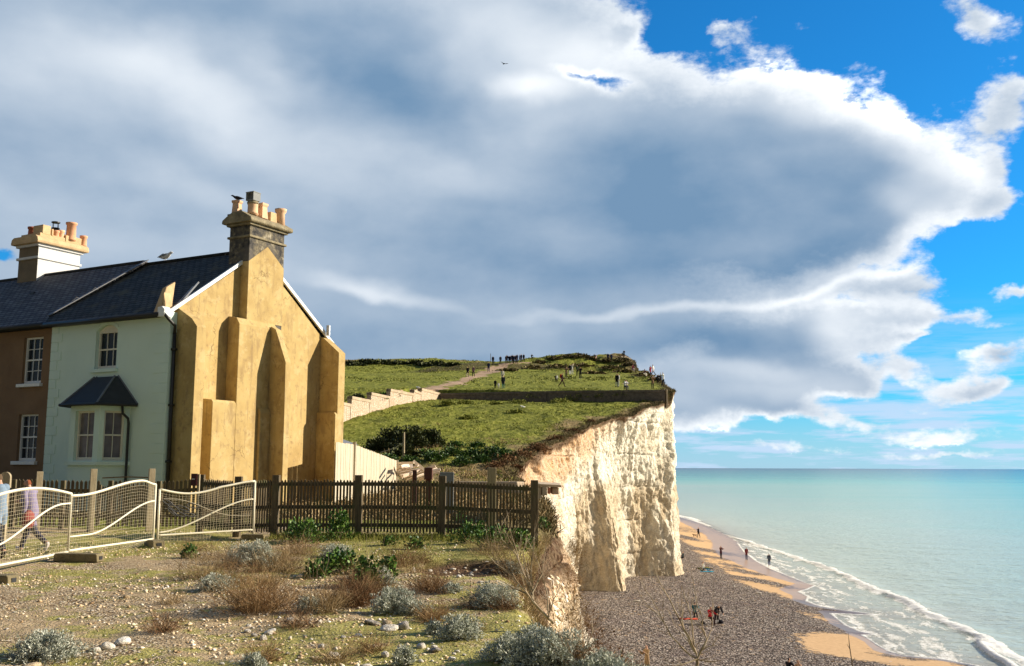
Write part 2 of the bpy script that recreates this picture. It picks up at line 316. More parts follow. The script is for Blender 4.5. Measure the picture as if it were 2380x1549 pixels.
MT = dict(
 ochre=m_ochre(), mint=m_mint(), brown=m_brown(), slate_old=m_slate('old_slate', (.08, .078, .07), .8), slate_new=m_slate('new_slate', (.15, .145, .15), .15),
 stack=m_stack(), flint=m_flint(), coping=simple('coping_mortar', (.46, .36, .25), .4, 1.3), wall_dark=simple('old_flint_concrete', (.17, .135, .11), .5, 3, bs=.8, bd=.05, fine=12),
 paint=simple('cream_paint', (.74, .70, .60), .06, 4, .5, .4), white=simple('white_paint', (.80, .80, .80), .05, 3, .5, .4), stonewhite=simple('white_stack_render', (.64, .64, .64), .10, 1.5, .9, .2),
 stonebrown=simple('brown_stack_render', (.20, .155, .10), .25, 2), ochre_stone=simple('lichen_stone', (.58, .41, .23), .3, 3, bs=.6, bd=.02), cap=simple('weathered_cap', (.26, .22, .14), .5, 4, bs=.8, bd=.03, fine=14),
 terra=simple('terracotta', (.72, .38, .22), .2, 5, .8), terra_red=simple('red_terracotta', (.42, .13, .07), .2, 5, .8), buff=simple('buff_clay', (.74, .48, .30), .2, 5, .8),
 black=simple('black_iron', (.018, .018, .02), .3, 8, .5, .5), lead=simple('lead_flashing', (.16, .17, .19), .2, 5, .6, .4), grey_metal=simple('galvanised', (.42, .43, .45), .2, 5, .45, .5, metal=.6),
 verge=simple('white_verge', (.78, .80, .82), .08, 6, .5, .4), curtain=simple('net_curtain', (.42, .36, .36), .12, 12, .9, .1),
 fence=m_wood('dark_fence_wood', (.075, .055, .034), (.19, .148, .092), moss=(.11, .105, .05)), palewood=m_wood('pale_fence_wood', (.30, .24, .15), (.50, .42, .29)),
 oldwood=m_wood('weathered_wood', (.24, .19, .11), (.38, .31, .19)), lightwood=m_wood('new_pale_boards', (.46, .39, .28), (.64, .57, .44)), timber=m_wood('sawn_timber', (.66, .50, .36), (.86, .74, .60), (1.5, 8, 8)),
 barrier=simple('cream_powder_coat', (.80, .74, .58), .12, 3, .45, .4), wire=simple('tan_wire', (.60, .52, .36), .12, 3, .5, .3), concrete=simple('mossy_concrete', (.19, .155, .085), .4, 6, bs=.8, bd=.02), rust=simple('rust', (.12, .05, .035), .4, 8),
 slab=simple('broken_slab', (.58, .46, .33), .25, 3, bs=.8, bd=.03), brick=simple('old_brick', (.52, .20, .12), .3, 5), board=simple('grey_sheet', (.26, .27, .27), .12, 5), rope=simple('rope', (.5, .44, .33), .2, 20),
 notice=simple('maroon_notice', (.06, .012, .014), .2, 5, .4), gullw=simple('gull_white', (.85, .85, .85), .05), gullg=simple('gull_grey', (.28, .32, .38), .1), crow=simple('crow_black', (.012, .012, .016), .2),
)
def glass(name, tint):
    t = NT(name); n = t.noise(1.5, 2); return t.out(t.ramp(n, (.3, tuple(x*.6 for x in tint)), (.7, tuple(x*1.4 for x in tint))), .08, .5, t.bump(n, .08, .02))
MT['glass'] = glass('window_glass', (.012, .02, .03)); MT['glass_curtain'] = glass('curtained_glass', (.17, .145, .15))
# ---------------------------------------------------------------- terrain (heights relative to the eye, z = E + h)
HY = np.array([-20, 0, 15.5, 17.5, 21, 30, 45, 55, 62, 70, 80, 92, 103, 109, 118, 130, 140, 150, 163, 185, 217, 229, 260, 300, 340, 420])
HZ = np.array([-1.62, -1.58, -1.52, -1.44, -1.42, -1.35, -.95, -.5, -.15, .8, 2.1, 4.2, 6.2, 7.1, 8.0, 9.5, 11., 12.4, 14., 16.6, 21.2, 22.8, 26.3, 30.6, 32.2, 32.6])
XY = np.array([-30, 0, 6, 7.5, 9, 10.7, 12, 15, 20.5, 25, 30, 40, 50, 62, 70, 80, 86.5, 91, 94, 97, 101.5, 106, 108.5, 109.5, 112, 140, 150, 157, 164, 167, 180, 205, 209, 214, 217, 235, 260, 300, 420])
XX = np.array([3.6, 2.2, 1.35, 1.12, .75, .5, .35, .25, .62, 1.05, 1.3, 1.0, .5, .2, 1.6, 3.9, 6, 7.6, 9, 10.6, 13, 15.5, 16.8, 18.0, 18.4, 21.3, 22, 20.4, 20.6, 23.3, 24.5, 25.5, 23.2, 23.4, 26.4, 26, 20, 8, -30])
WALL = [(17.0, 109.2), (4, 112.6), (-9.2, 118), (-15.8, 92), (-20, 75), (-26, 50)]      # boundary wall in plan
def xedge(y): return np.interp(y, XY, XX)+fbm(np.asarray(y)*.6, 0*np.asarray(y)+3.3, 4, 5)*np.interp(y, [0, 10, 60, 120], [.05, .08, .5, .7])
def beyond(x, y):
    """1 behind the wall line, 0 in front of it"""
    yl = np.interp(x, [-26, -20, -15.8, -9.2, 4, 16.9, 40], [50, 75, 92, 118, 112.6, 109.0, 108.9])
    b = sst(y-yl, -.1, .5); b = np.where(x < -9.2, sst((y-yl)*.24, -.05, .3), b)
    return b*sst(y, 45, 75)
def T(x, y):
    x = np.asarray(x, float); y = np.asarray(y, float)
    h = np.interp(y, HY, HZ)*.5+np.interp(y-1.2, HY, HZ)*.25+np.interp(y+1.2, HY, HZ)*.25
    h = h+1.25*beyond(x, y)
    far = sst(y, 26, 60); hill = sst(y, 125, 200)
    h = h+far*(fbm(x*.11, y*.11, 3, 1)*.45*(1-.6*sst(y, 105, 112)*(1-hill))+fbm(x*.5, y*.5, 4, 2)*(.30-.16*sst(y, 104, 112)))
    # field near the wall is smooth turf, rough banks above it
    h = h+hill*(fbm(x*.05+3, y*.06, 4, 9)*1.1)
    d = np.hypot((x-17)/26, (y-212)/17); h = h+2.3*np.clip(1-d*d, 0, 1)*(1+.5*fbm(x*.3, y*.3, 3, 4))
    d = np.hypot((x+4)/20, (y-196)/10); h = h+1.1*np.clip(1-d*d, 0, 1)
    near = 1-sst(y, 22, 34)
    h = h+near*(fbm(x*.7, y*.7, 4, 11)*.06+fbm(x*4, y*4, 3, 12)*.018)
    # eroded step in front of the fence, right
    sc = np.clip(1-np.hypot((x+.75)/1.35, (y-15.6)/1.15), 0, 1); sc = np.clip(sc+fbm(x*1.6, y*1.6, 4, 14)*.35*(sc > 0), 0, 1); h = h-near*sst(sc, .05, .4)*.17
    h = h-near*.35*sst(x-np.interp(y, XY, XX), -.5, .15)*sst(y, 2, 6)
    return h
def ground(x, y): return float(T(np.array([x]), np.array([y]))[0])+E
def Wh(px, py, lo=25., hi=420.):
    """the point of the land seen at a pixel"""
    r = ray(px, py); ys = np.concatenate([np.arange(lo, max(lo, 30), .02), np.arange(max(lo, 30), 130, .2), np.arange(130, hi, .5)]); hs = T(ys*r[0]/r[1], ys)
    k = np.nonzero(hs >= ys*r[2]/r[1])[0]; y = ys[k[0]] if len(k) else hi
    return np.array([y*r[0]/r[1], y, ground(y*r[0]/r[1], y)])
def inpoly(x, y, poly):
    ins = np.zeros(x.shape, bool); n = len(poly)
    for i in range(n):
        x0, y0 = poly[i][:2]; x1, y1 = poly[(i+1) % n][:2]
        c = ((y0 > y) != (y1 > y)) & (x < (x1-x0)*(y-y0)/((y1-y0) if y1 != y0 else 1e-9)+x0); ins ^= c
    return ins
ys = np.concatenate([np.arange(-14, 5, .35), np.arange(5, 22, .06), np.arange(22, 60, .22), np.arange(60, 122, .26), np.arange(122, 236, .7), np.arange(236, 421, 4)])
ws = np.concatenate([np.arange(0, 11, .075), np.arange(11, 30, .2), np.arange(30, 60, .5), 60*1.06**np.arange(0, 26)])
WWg, YYg = np.meshgrid(ws, ys); XXg = xedge(YYg)-WWg; ZZg = T(XXg, YYg)+E
nr, nc = XXg.shape
idx = np.arange(nr*nc).reshape(nr, nc); Fq = np.stack([idx[:-1, 1:], idx[:-1, :-1], idx[1:, :-1], idx[1:, 1:]], -1).reshape(-1, 4)
TV = np.stack([XXg, YYg, ZZg], -1).reshape(-1, 3); cen = TV[Fq].mean(1)
pr = [(1022.6, 915.3), (1071, 895), (1110, 880), (1143.5, 867), (1160, 860), (1185, 850), (1230, 845)]; pl = [(1225, 841), (1165, 846.5), (1131, 853), (1075, 881), (994.4, 901), (948, 913)]
PATH = [tuple(Wh(*p, lo=100)[:2]) for p in pr+pl]; PATH += [(PATH[-1][0]-3, PATH[-1][1]-9), (PATH[0][0]-2, PATH[0][1]-7)]
jx = cen[:, 0]+fbm(cen[:, 0]*.5, cen[:, 1]*.5, 3, 31)*1.6; jy = cen[:, 1]+fbm(cen[:, 0]*.5, cen[:, 1]*.5, 3, 32)*1.6
isp = inpoly(jx, jy, PATH) & (cen[:, 1] > 100); isg = cen[:, 1] < 23.0
def sub(name, mask, mat, attrs=None):
    f = Fq[mask]; u, inv = np.unique(f, return_inverse=True)
    return mesh_obj(name, TV[u], inv.reshape(-1, 4), mat, None, True, None, None, {k: a.ravel()[u] for k, a in (attrs or {}).items()})
def m_ground():
    t = NT('stony_ground'); n1 = t.noise(.55, 6, .6); n2 = t.noise(2.2, 6, .65); n3 = t.noise(9, 5, .7); pe = t.vor(34); pc = t.vor(34, out=1); pd = t.vor(90)
    sp = t.n('ShaderNodeSeparateColor'); t.p(sp.inputs[0], pc)
    grav = t.ramp(sp.outputs[1], (0, (.38, .27, .15)), (.45, (.68, .53, .33)), (.8, (.84, .71, .50)), (1, (.85, .76, .6)))
    grav = t.mix(t.ss(pe, .35, .6), grav, (.14, .09, .05)); soil = t.ramp(n3, (.3, (.27, .19, .105)), (.7, (.60, .46, .28)))
    grass = t.ramp(n3, (.3, (.19, .19, .035)), (.7, (.48, .43, .13)))
    c = t.mix(t.ss(t.math('ADD', n1, t.math('MULTIPLY', n3, .3)), .56, .70), soil, grav); gm = t.math('MULTIPLY', t.ss(t.math('ADD', n2, t.attr('turf')), .48, .62), .85)
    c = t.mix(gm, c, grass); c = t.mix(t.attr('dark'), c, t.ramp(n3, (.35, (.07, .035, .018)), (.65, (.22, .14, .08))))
    h = t.math('ADD', t.math('MULTIPLY', pe, -.5), t.math('ADD', t.math('MULTIPLY', n3, .6), t.math('MULTIPLY', pd, -.25)))
    return t.out(c, .95, .15, t.bump(h, .7, .035))
def m_hill():
    t = NT('downland_grass'); v = t.tc.outputs['Object']; n0 = t.noise(.06, 5, .6, t.co((1, .6, 1))); n1 = t.noise(.35, 6, .62, t.co((1, .55, 1))); n2 = t.noise(2.6, 6, .7, t.co((1, .5, 1))); n3 = t.noise(11, 4, .7)
    g = t.ramp(n2, (.28, (.085, .10, .012)), (.5, (.215, .235, .035)), (.72, (.45, .43, .11)))
    dry = t.ramp(n2, (.3, (.15, .105, .04)), (.7, (.44, .34, .17))); rough = t.attr('dry')
    c = t.mix(t.ss(t.math('ADD', t.math('MULTIPLY', n1, .8), t.math('MULTIPLY', rough, .55)), .58, .80), g, dry)
    c = t.mix(t.math('MULTIPLY', t.ss(t.noise(.8, 6, .7, t.co((1, .4, 1))), .52, .64), .6), c, (.05, .062, .012)); c = t.mix(t.math('MULTIPLY', t.ss(n0, .55, .7), .4), c, (.06, .07, .014)); c = t.mix(t.attr('heath'), c, t.ramp(n2, (.3, (.035, .03, .015)), (.7, (.20, .14, .085))))  # dark noise streaks put shadowed hollows into the grass colour
    h = t.math('ADD', t.math('MULTIPLY', n2, 1.0), t.math('MULTIPLY', n3, .3))
    return t.out(c, .95, .12, t.bump(h, 1.0, .35))
def m_path():
    t = NT('worn_chalk_track'); n = t.noise(.5, 6, .65); m = t.noise(4, 5, .7)
    c = t.ramp(n, (.3, (.36, .24, .15)), (.6, (.50, .36, .25)), (.8, (.58, .46, .35))); c = t.mix(t.ss(m, .6, .75), c, (.25, .17, .09)); return t.out(c, .95, .1, t.bump(m, .8, .1))
X_, Y_ = XXg, YYg
turf = .20*sst(Y_, 13.5, 17)*sst(X_, -4.5, -2)+.06*sst(X_, -3, 0)-.10*sst(-X_, 3, 6)*(1-sst(Y_, 10, 13))+.22*(1-sst(np.hypot(X_+7.5, (Y_-20)/2), .8, 3))+.16*(1-sst(Y_, 9.5, 12))*sst(X_, -3.2, -1.2)+.14*fbm(X_*.5, Y_*.5, 3, 71)
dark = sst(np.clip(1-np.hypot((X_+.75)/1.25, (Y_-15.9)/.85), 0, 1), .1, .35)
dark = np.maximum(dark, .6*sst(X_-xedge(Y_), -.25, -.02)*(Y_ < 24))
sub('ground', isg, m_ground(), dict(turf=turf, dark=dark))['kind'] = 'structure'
dry = np.clip(sst(fbm(X_*.03+5, Y_*.035, 4, 21), -.1, .4)*sst(Y_, 150, 190)*sst(-X_, 0, 12)+.75*(1-sst(Y_, 58, 76))*sst(Y_, 23, 30)+.6*sst(X_-xedge(Y_), -6, -1), 0, 1)
dry = dry*(1-.7*sst(Y_, 112, 122)*(1-sst(Y_, 150, 175))*sst(X_, -8, 0))
d1 = np.hypot((X_-17)/27, (Y_-212)/20); d2 = np.hypot((X_+3)/22, (Y_-194)/11)
heath = np.clip(.75*sst(fbm(X_*.08, Y_*.10, 4, 23), -.25, .45)*np.maximum(sst(1-d1, 0, .3), sst(1-d2, 0, .3))+.5*sst(fbm(X_*.06, Y_*.12, 4, 26), .15, .4)*sst(Y_, 185, 200), 0, 1)
heath = np.maximum(heath, .85*sst(X_-xedge(Y_), -.9, -.1)*sst(Y_, 40, 60))
sub('hillside', ~isg & ~isp, m_hill(), dict(dry=dry, heath=heath))['kind'] = 'structure'
sub('footpath', isp, m_path())['kind'] = 'structure'
# ---------------------------------------------------------------- chalk cliff: stations (top on the land edge, control points down to the foot)
ST = [  # y on the edge, then (x, y, h) points down to the foot
 (-14, [(4.2, -14, -4), (4.8, -14, -8), (6, -14, -11.6)]), (2, [(2.6, 2, -4), (3.2, 2, -8), (4.4, 2, -11.6)]),
 (7.5, [(1.45, 7.6, -3), (1.8, 8, -7), (3.2, 8.5, -11.6)]), (10.7, [(.75, 10.9, -3), (1.2, 11, -7), (2.8, 12, -11.6)]), (15, [(.62, 15, -3), (1.3, 15.2, -7), (2.9, 16, -11.6)]),
 (20.5, [(1.1, 20.8, -3), (1.7, 21, -7), (3.2, 22, -11.6)]), (25, [(1.5, 25.3, -2.6), (2.1, 26, -6.5), (3.4, 28, -11.5)]), (30, [(1.9, 30.5, -2.9), (2.6, 31.5, -6.5), (4.0, 34, -11.5)]),
 (40, [(2.2, 40.5, -3.3), (3.2, 42, -7.2), (4.9, 46, -11.4)]), (50, [(2.3, 51, -3.2), (3.3, 54, -7.3), (5.15, 60, -11.3)]), (62, [(2.2, 64, -2.8), (3.9, 68, -7.2), (5.15, 74, -11.3)]),
 (70, [(3.2, 72, -1.8), (4.5, 77, -6.5), (5.2, 82, -11.3)]), (78, [(4.3, 80, -1.0), (5.0, 84, -6), (5.45, 87, -11.3)]),
 (83, [(5.5, 85, -.2), (5.7, 88, -5.5), (5.6, 91.6, -11.3)]), (86.5, [(6.35, 88.6, .2), (6.0, 91.8, -4.5), (6.0, 94.3, -11.3)]),
 (89.5, [(7.3, 90.7, 1.2), (7.2, 93.6, -4.2), (7.0, 94.9, -11.3)]), (91.3, [(8.0, 92.0, 1.6), (8.4, 94.4, -4.4), (8.4, 95.2, -11.3)]), (93, [(8.7, 93.6, .8), (9.6, 95.0, -5.2), (10.0, 95.3, -11.3)]),
 (95, [(9.2, 95.6, .2), (10.3, 95.9, -6), (10.9, 95.7, -11.3)]), (97, [(10.2, 98.6, .2), (10.5, 99.8, -5.5), (11.1, 98.5, -11.3)]), (99.5, [(11.4, 101.2, 1), (11.2, 104, -5), (11.3, 104.5, -11.3)]),
 (102, [(13.0, 103, 1.2), (12.4, 106.5, -5), (12.4, 108.3, -11.3)]), (104.5, [(14.6, 105.6, 1.5), (14.2, 108.2, -5), (14.2, 109.5, -11.3)]), (107, [(16.1, 107.9, 1.6), (16.1, 109.2, -5), (16.2, 109.9, -11.3)]),
 (108.5, [(16.9, 108.9, 1.6), (16.9, 109.6, -5), (17.1, 110.1, -11.3)]), (109.6, [(17.9, 109.8, 1.6), (17.6, 110.0, -5), (17.7, 110.3, -11.3)]), (112, [(18.5, 112.3, 1.6), (18.6, 112.4, -5), (19.0, 112.6, -11.3)]),
 (140, [(21.4, 140, 4), (21.8, 140, -4), (22.3, 140, -11.3)]), (150, [(22.1, 150, 4), (22.6, 150, -4), (23, 150, -11.3)]), (157, [(20.8, 157, 4), (22, 157, -4), (23.2, 157, -11.3)]), (164, [(21, 164, 4), (22.4, 164, -4), (23.4, 164, -11.3)]),
 (167, [(23.4, 167, 4), (23.7, 167, -4), (24.2, 167, -11.3)]), (205, [(25.6, 205, 8), (26, 205, -4), (27, 205, -11.3)]), (209, [(23.5, 209, 8), (25, 209, -4), (27, 209, -11.3)]), (214, [(23.7, 214, 8), (25, 214, -4), (27, 214, -11.3)]),
 (217, [(26.5, 217, 8), (27, 217, -4), (28, 217, -11.3)]), (235, [(26.4, 235, 10), (27, 235, -4), (28, 235, -11.3)]), (300, [(9, 300, 10), (12, 300, -4), (14, 300, -11.3)]), (420, [(-28, 420, 10), (-24, 420, -4), (-22, 420, -11.3)])]
def make_cliff():
    sy = np.array([s[0] for s in ST], float); C = np.array([s[1] for s in ST], float)      # (n,3,3)
    arc = np.concatenate([[0], np.cumsum(np.linalg.norm(np.diff(C[:, 1], axis=0), axis=1)*.6+.4*np.abs(np.diff(sy)))])
    yy = []
    for i in range(len(sy)-1):
        L = max(arc[i+1]-arc[i], np.linalg.norm(C[i+1, 2]-C[i, 2])); st = .085 if 5 <= sy[i] < 24 else (.16 if sy[i] < 60 and sy[i] > 5 else (.125 if sy[i] < 112 and sy[i] > 5 else .9))
        yy.append(np.linspace(sy[i], sy[i+1], max(2, int(L/st)), endpoint=False))
    yy = np.append(np.concatenate(yy), sy[-1]); n = len(yy); m = 150
    def smooth(a):   # interpolate control points along the coast with a little rounding
        d = np.interp(yy, sy, a); return d
    top = np.stack([xedge(yy), yy, T(xedge(yy), yy)], -1)
    P = [top]+[np.stack([smooth(C[:, k, j]) for j in range(3)], -1) for k in range(3)]
    bot = P[3].copy(); bot[:, 2] -= 1.0; bot[:, 0] += .25; P.append(bot)
    t = np.linspace(0, 1, m); key = np.array([0, .34, .68, .95, 1.0]); A = np.stack(P, 1)
    V = np.zeros((n, m, 3))
    for j in range(3):
        for i in range(n): V[i, :, j] = np.interp(t, key, A[i, :, j])
    # soften control kinks down the face
    for _ in range(6): V[:, 2:-2] = (V[:, 1:-3]+V[:, 2:-2]*2+V[:, 3:-1])/4
    du = np.gradient(V, axis=0); dv = np.gradient(V, axis=1); N = np.cross(dv, du); N /= np.linalg.norm(N, axis=2, keepdims=True)+1e-9
    N[N[..., 0] < -.3] *= -1
    s = np.concatenate([[0], np.cumsum(np.linalg.norm(np.diff(V[:, m//2], axis=0), axis=1))])[:, None]+0*V[..., 0]; z = V[..., 2]
    dep = V[..., 1]; near = 1-sst(dep, 20, 45)
    env = sst(t[None, :]*18, .0, 1.2)+0*z
    rid = lambda q: 1-np.abs(q)*2
    d = fbm(s*.22, z*.10, 4, 41)*.9+rid(fbm(s*.75+z*.12, z*.22, 4, 42))*.22+rid(fbm(s*1.9-z*.3, z*.9, 4, 44))*.12+fbm(s*3.6, z*3.0, 4, 43, .65)*.15+rid(fbm(s*2.6+z*.5, z*1.6, 4, 48))*.08
    blk = vnoise(s*1.1+fbm(s, z, 2, 3)*.5, z*1.5, 77); d = d+np.floor(blk*5)/5*.26
    led = sst(np.abs(((z+fbm(s*.1, z*0, 2, 8)*.4+.6) % 3.4)-1.7), 0, .10)      # flint seams: thin recesses
    d = d-(1-led)*.22*sst(fbm(s*.2, z*.1, 2, 66), -.3, .1)
    ar = np.clip(1-np.hypot((s-s[np.argmin(np.abs(yy-90)), 0])/1.9, (z+11.5)/5.0), 0, 1); d = d-sst(ar, 0, .35)*.55*(dep > 84)*(dep < 97)
    cav = np.clip(1-np.hypot((dep-31)/4.5, (z+2.7)/1.15), 0, 1); d = d-sst(cav, 0, .6)*.9*(dep < 40)
    d = d-.62; amp = np.interp(dep, [0, 12, 25, 45, 70, 300], [.30, .35, .55, .75, .9, 1.1])
    V = V+N*(d*env*amp)[..., None]; V[:, 0] = top; V[:, 0, 0] -= .05
    V[:, 1:4, 2] -= .06
    soil = 1-sst((top[:, None, 2]-V[..., 2])+fbm(s*.8, z*.8, 3, 51)*.4, .35*np.interp(yy, [0, 80, 100], [1.0, 1.0, .7])[:, None], .85*np.interp(yy, [0, 80, 100], [1.0, 1.0, .7])[:, None])
    clay = sst(1-(top[:, None, 2]-V[..., 2])/np.interp(yy, [0, 30, 60, 75, 90, 100], [14, 10, 7.5, 6.5, 4.5, 1.5])[:, None]+fbm(s*.3, z*.5, 3, 53)*.45, .15, .75)*(1-sst(yy, 88, 104))[:, None]
    rub = (1-sst(yy, 26, 46))[:, None]*sst(-z+fbm(s*.5, z*.5, 3, 54)*.8, 2.2, 3.4)+0*z
    V[..., 2] += E; nV = V.reshape(-1, 3); ii = np.arange(n*m).reshape(n, m); F = np.stack([ii[:-1, :-1], ii[:-1, 1:], ii[1:, 1:], ii[1:, :-1]], -1).reshape(-1, 4)
    t_ = NT('chalk'); v = t_.tc.outputs['Object']; a = t_.noise(.35, 6, .6); b = t_.noise(1.8, 7, .68); c_ = t_.noise(7, 6, .72); vo = t_.vor(3.4, t_.co((1, 1, .7)))
    col = t_.ramp(b, (.16, (.66, .52, .34)), (.29, (.84, .74, .56)), (.42, (.92, .86, .72)), (.8, (.95, .92, .82)))
    col = t_.mix(t_.math('MULTIPLY', t_.ss(a, .53, .68), .45), col, t_.ramp(c_, (.3, (.42, .34, .25)), (.7, (.68, .59, .46))))
    lowtan = t_.attr('stain'); col = t_.mix(t_.math('MULTIPLY', lowtan, t_.ss(b, .3, .62, .55, .95)), col, t_.ramp(c_, (.3, (.38, .26, .13)), (.7, (.72, .57, .36))))
    col = t_.mix(t_.math('MULTIPLY', t_.attr('clay'), t_.ss(b, .25, .6, 1.0, .6)), col, t_.ramp(c_, (.3, (.48, .21, .07)), (.7, (.80, .47, .22))))
    col = t_.mix(t_.attr('rub'), col, t_.ramp(c_, (.30, (.30, .19, .10)), (.48, (.56, .41, .26)), (.62, (.82, .72, .56))))
    col = t_.mix(t_.attr('soil'), col, t_.ramp(c_, (.3, (.045, .025, .014)), (.7, (.16, .09, .05))))
    v2 = t_.vor(9.0, t_.co((1, 1, .8))); fine = t_.noise(22, 5, .75)
    col = t_.mix(t_.math('MULTIPLY', t_.ss(t_.noise(4.5, 6, .75), .58, .66), .45), col, (.45, .34, .21)); col = t_.mix(t_.math('MULTIPLY', t_.ss(v2, .45, .62), .35), col, (.36, .27, .17)); col = t_.mix(t_.math('MULTIPLY', t_.ss(fine, .52, .62), t_.attr('rub')), col, (.80, .72, .58))
    h = t_.math('ADD', t_.math('MULTIPLY', b, .8), t_.math('ADD', t_.math('MULTIPLY', c_, .6), t_.math('ADD', t_.math('MULTIPLY', vo, .5), t_.math('MULTIPLY', v2, -.35))))
    mat = t_.out(col, .95, .12, t_.bump(fine, .5, .04, t_.bump(h, .8, .22)))
    stain = np.clip(sst(-z+fbm(s*.25, z*.2, 3, 61)*2.5, 1.2, 3.6)*sst(yy, 80, 90)[:, None]*(1-.7*sst(fbm(s*.5, z*.12, 3, 62), .05, .35))+.45*sst(fbm(s*.35+7, z*.35, 4, 64), .12, .3), 0, 1)*.85+0*z
    globals()['CLIFF_P'] = V[(rub > .3) & (dep > 6.5) & (dep < 60) & (t[None, :] < .8)]
    o = mesh_obj('cliff', nV, F, mat, None, True, None, None, dict(soil=soil.ravel(), clay=clay.ravel(), rub=rub.ravel(), stain=stain.ravel())); o['kind'] = 'structure'
make_cliff()
# ---------------------------------------------------------------- beach and sea
def q6(x, y): return (2080+x/2.1193)/1.3458, (1400+y/2.1193)/1.3458
def Lz(pts, z=.1): return [tuple(Wz(*q6(*p), z)[:2]) for p in pts]
FOAM = Lz([(-300, 380), (-80, 415), (60, 450), (160, 478), (240, 505), (330, 545), (420, 590), (470, 625), (520, 690), (600, 752), (700, 805), (790, 840), (860, 868), (930, 895), (985, 912), (925, 938), (872, 952), (940, 985), (925, 1015), (1020, 1050), (1180, 1075), (1400, 1105), (1250, 1100), (1085, 1092), (1130, 1130), (1180, 1170), (1280, 1215), (1380, 1235), (1290, 1235), (1350, 1270), (1400, 1305), (1470, 1345), (1580, 1375), (1800, 1395), (2050, 1440), (2300, 1560), (2500, 1800)])
FOAM = [(FOAM[0][0]+20, 700.)]+FOAM+[(FOAM[-1][0]+8, 20.), (FOAM[-1][0]+12, -60.)]
BREAK = Lz([(150, 455), (190, 466), (260, 500), (330, 545), (400, 570), (480, 592), (590, 630), (700, 668), (800, 695), (900, 730), (1000, 760), (1100, 795), (1200, 832), (1300, 882), (1400, 930), (1500, 965), (1600, 1010), (1700, 1060), (1800, 1110), (1950, 1170), (2100, 1235), (2200, 1300), (2300, 1360), (2420, 1430), (2700, 1600)], .35)
BREAK2 = Lz([(2080, 1285), (2130, 1340), (2190, 1385), (2260, 1420), (2400, 1530)], .2)
def sdist(x, y, poly):
    """distance to a polyline and side (+ = landward/left when going toward the camera)"""
    best = np.full(x.shape, 1e9); side = np.ones(x.shape); par = np.zeros(x.shape); acc = 0
    for (x0, y0), (x1, y1) in zip(poly[:-1], poly[1:]):
        dx, dy = x1-x0, y1-y0; l2 = dx*dx+dy*dy; t = np.clip(((x-x0)*dx+(y-y0)*dy)/l2, 0, 1); ex = x-x0-t*dx; ey = y-y0-t*dy
        d = np.hypot(ex, ey); k = d < best; best = np.where(k, d, best); side = np.where(k, np.sign(dx*(y-y0)-dy*(x-x0)), side); par = np.where(k, acc+t*math.sqrt(l2), par); acc += math.sqrt(l2)
    return best, side, par
_p = FOAM
LAND = FOAM+[(-400, -60.), (-400, 700.)]
_sd0 = sdist
def sdist(x, y, poly):
    b, s, p = _sd0(x, y, poly)
    if poly is FOAM: s = np.where(inpoly(x, y, LAND), 1.0, -1.0)
    return b, s, p
_t = 1.0
_t2 = -_sd0(np.array([60.]), np.array([90.]), BREAK)[1][0]
def beach_h(x, y, ds):
    """height above the sea from signed distance ds (+ inland)"""
    h = np.where(ds > 0, 1.25*(1-np.exp(-ds*.075)), ds*.05)+.03
    return h+.05*fbm(x*.25, y*.25, 3, 81)*sst(ds, 0, 5)
SAND = [Lz(p) for p in (
 [(-200, 470), (60, 470), (250, 520), (420, 590), (520, 700), (700, 810), (870, 880), (990, 915), (870, 950), (945, 985), (925, 1012), (800, 1000), (700, 970), (610, 955), (540, 930), (470, 895), (380, 830), (280, 770), (200, 705), (130, 645), (60, 600), (-50, 560), (-200, 540)],
 [(885, 1095), (1000, 1105), (1120, 1140), (1160, 1168), (1080, 1160), (960, 1130)],
 [(880, 1300), (960, 1270), (1100, 1245), (1240, 1232), (1330, 1250), (1420, 1300), (1500, 1355), (1640, 1395), (1800, 1410), (2100, 1500), (1500, 1500), (1250, 1450), (1000, 1390)])]
TONG = [Lz(p) for p in (
 [(-100, 515), (120, 530), (300, 580), (200, 585), (50, 565), (-100, 550)], [(80, 590), (200, 615), (300, 645), (180, 640), (80, 615)], [(150, 672), (300, 690), (480, 715), (560, 725), (400, 728), (220, 705), (150, 690)],
 [(200, 730), (330, 735), (520, 766), (400, 770), (280, 752)], [(330, 770), (450, 790), (580, 815), (480, 815), (360, 800)], [(380, 805), (520, 825), (715, 862), (600, 868), (450, 845)], [(430, 870), (600, 885), (900, 935), (800, 945), (640, 925), (500, 905)],
 [(1300, 1330), (1500, 1380), (1800, 1420), (1700, 1440), (1450, 1400)])]
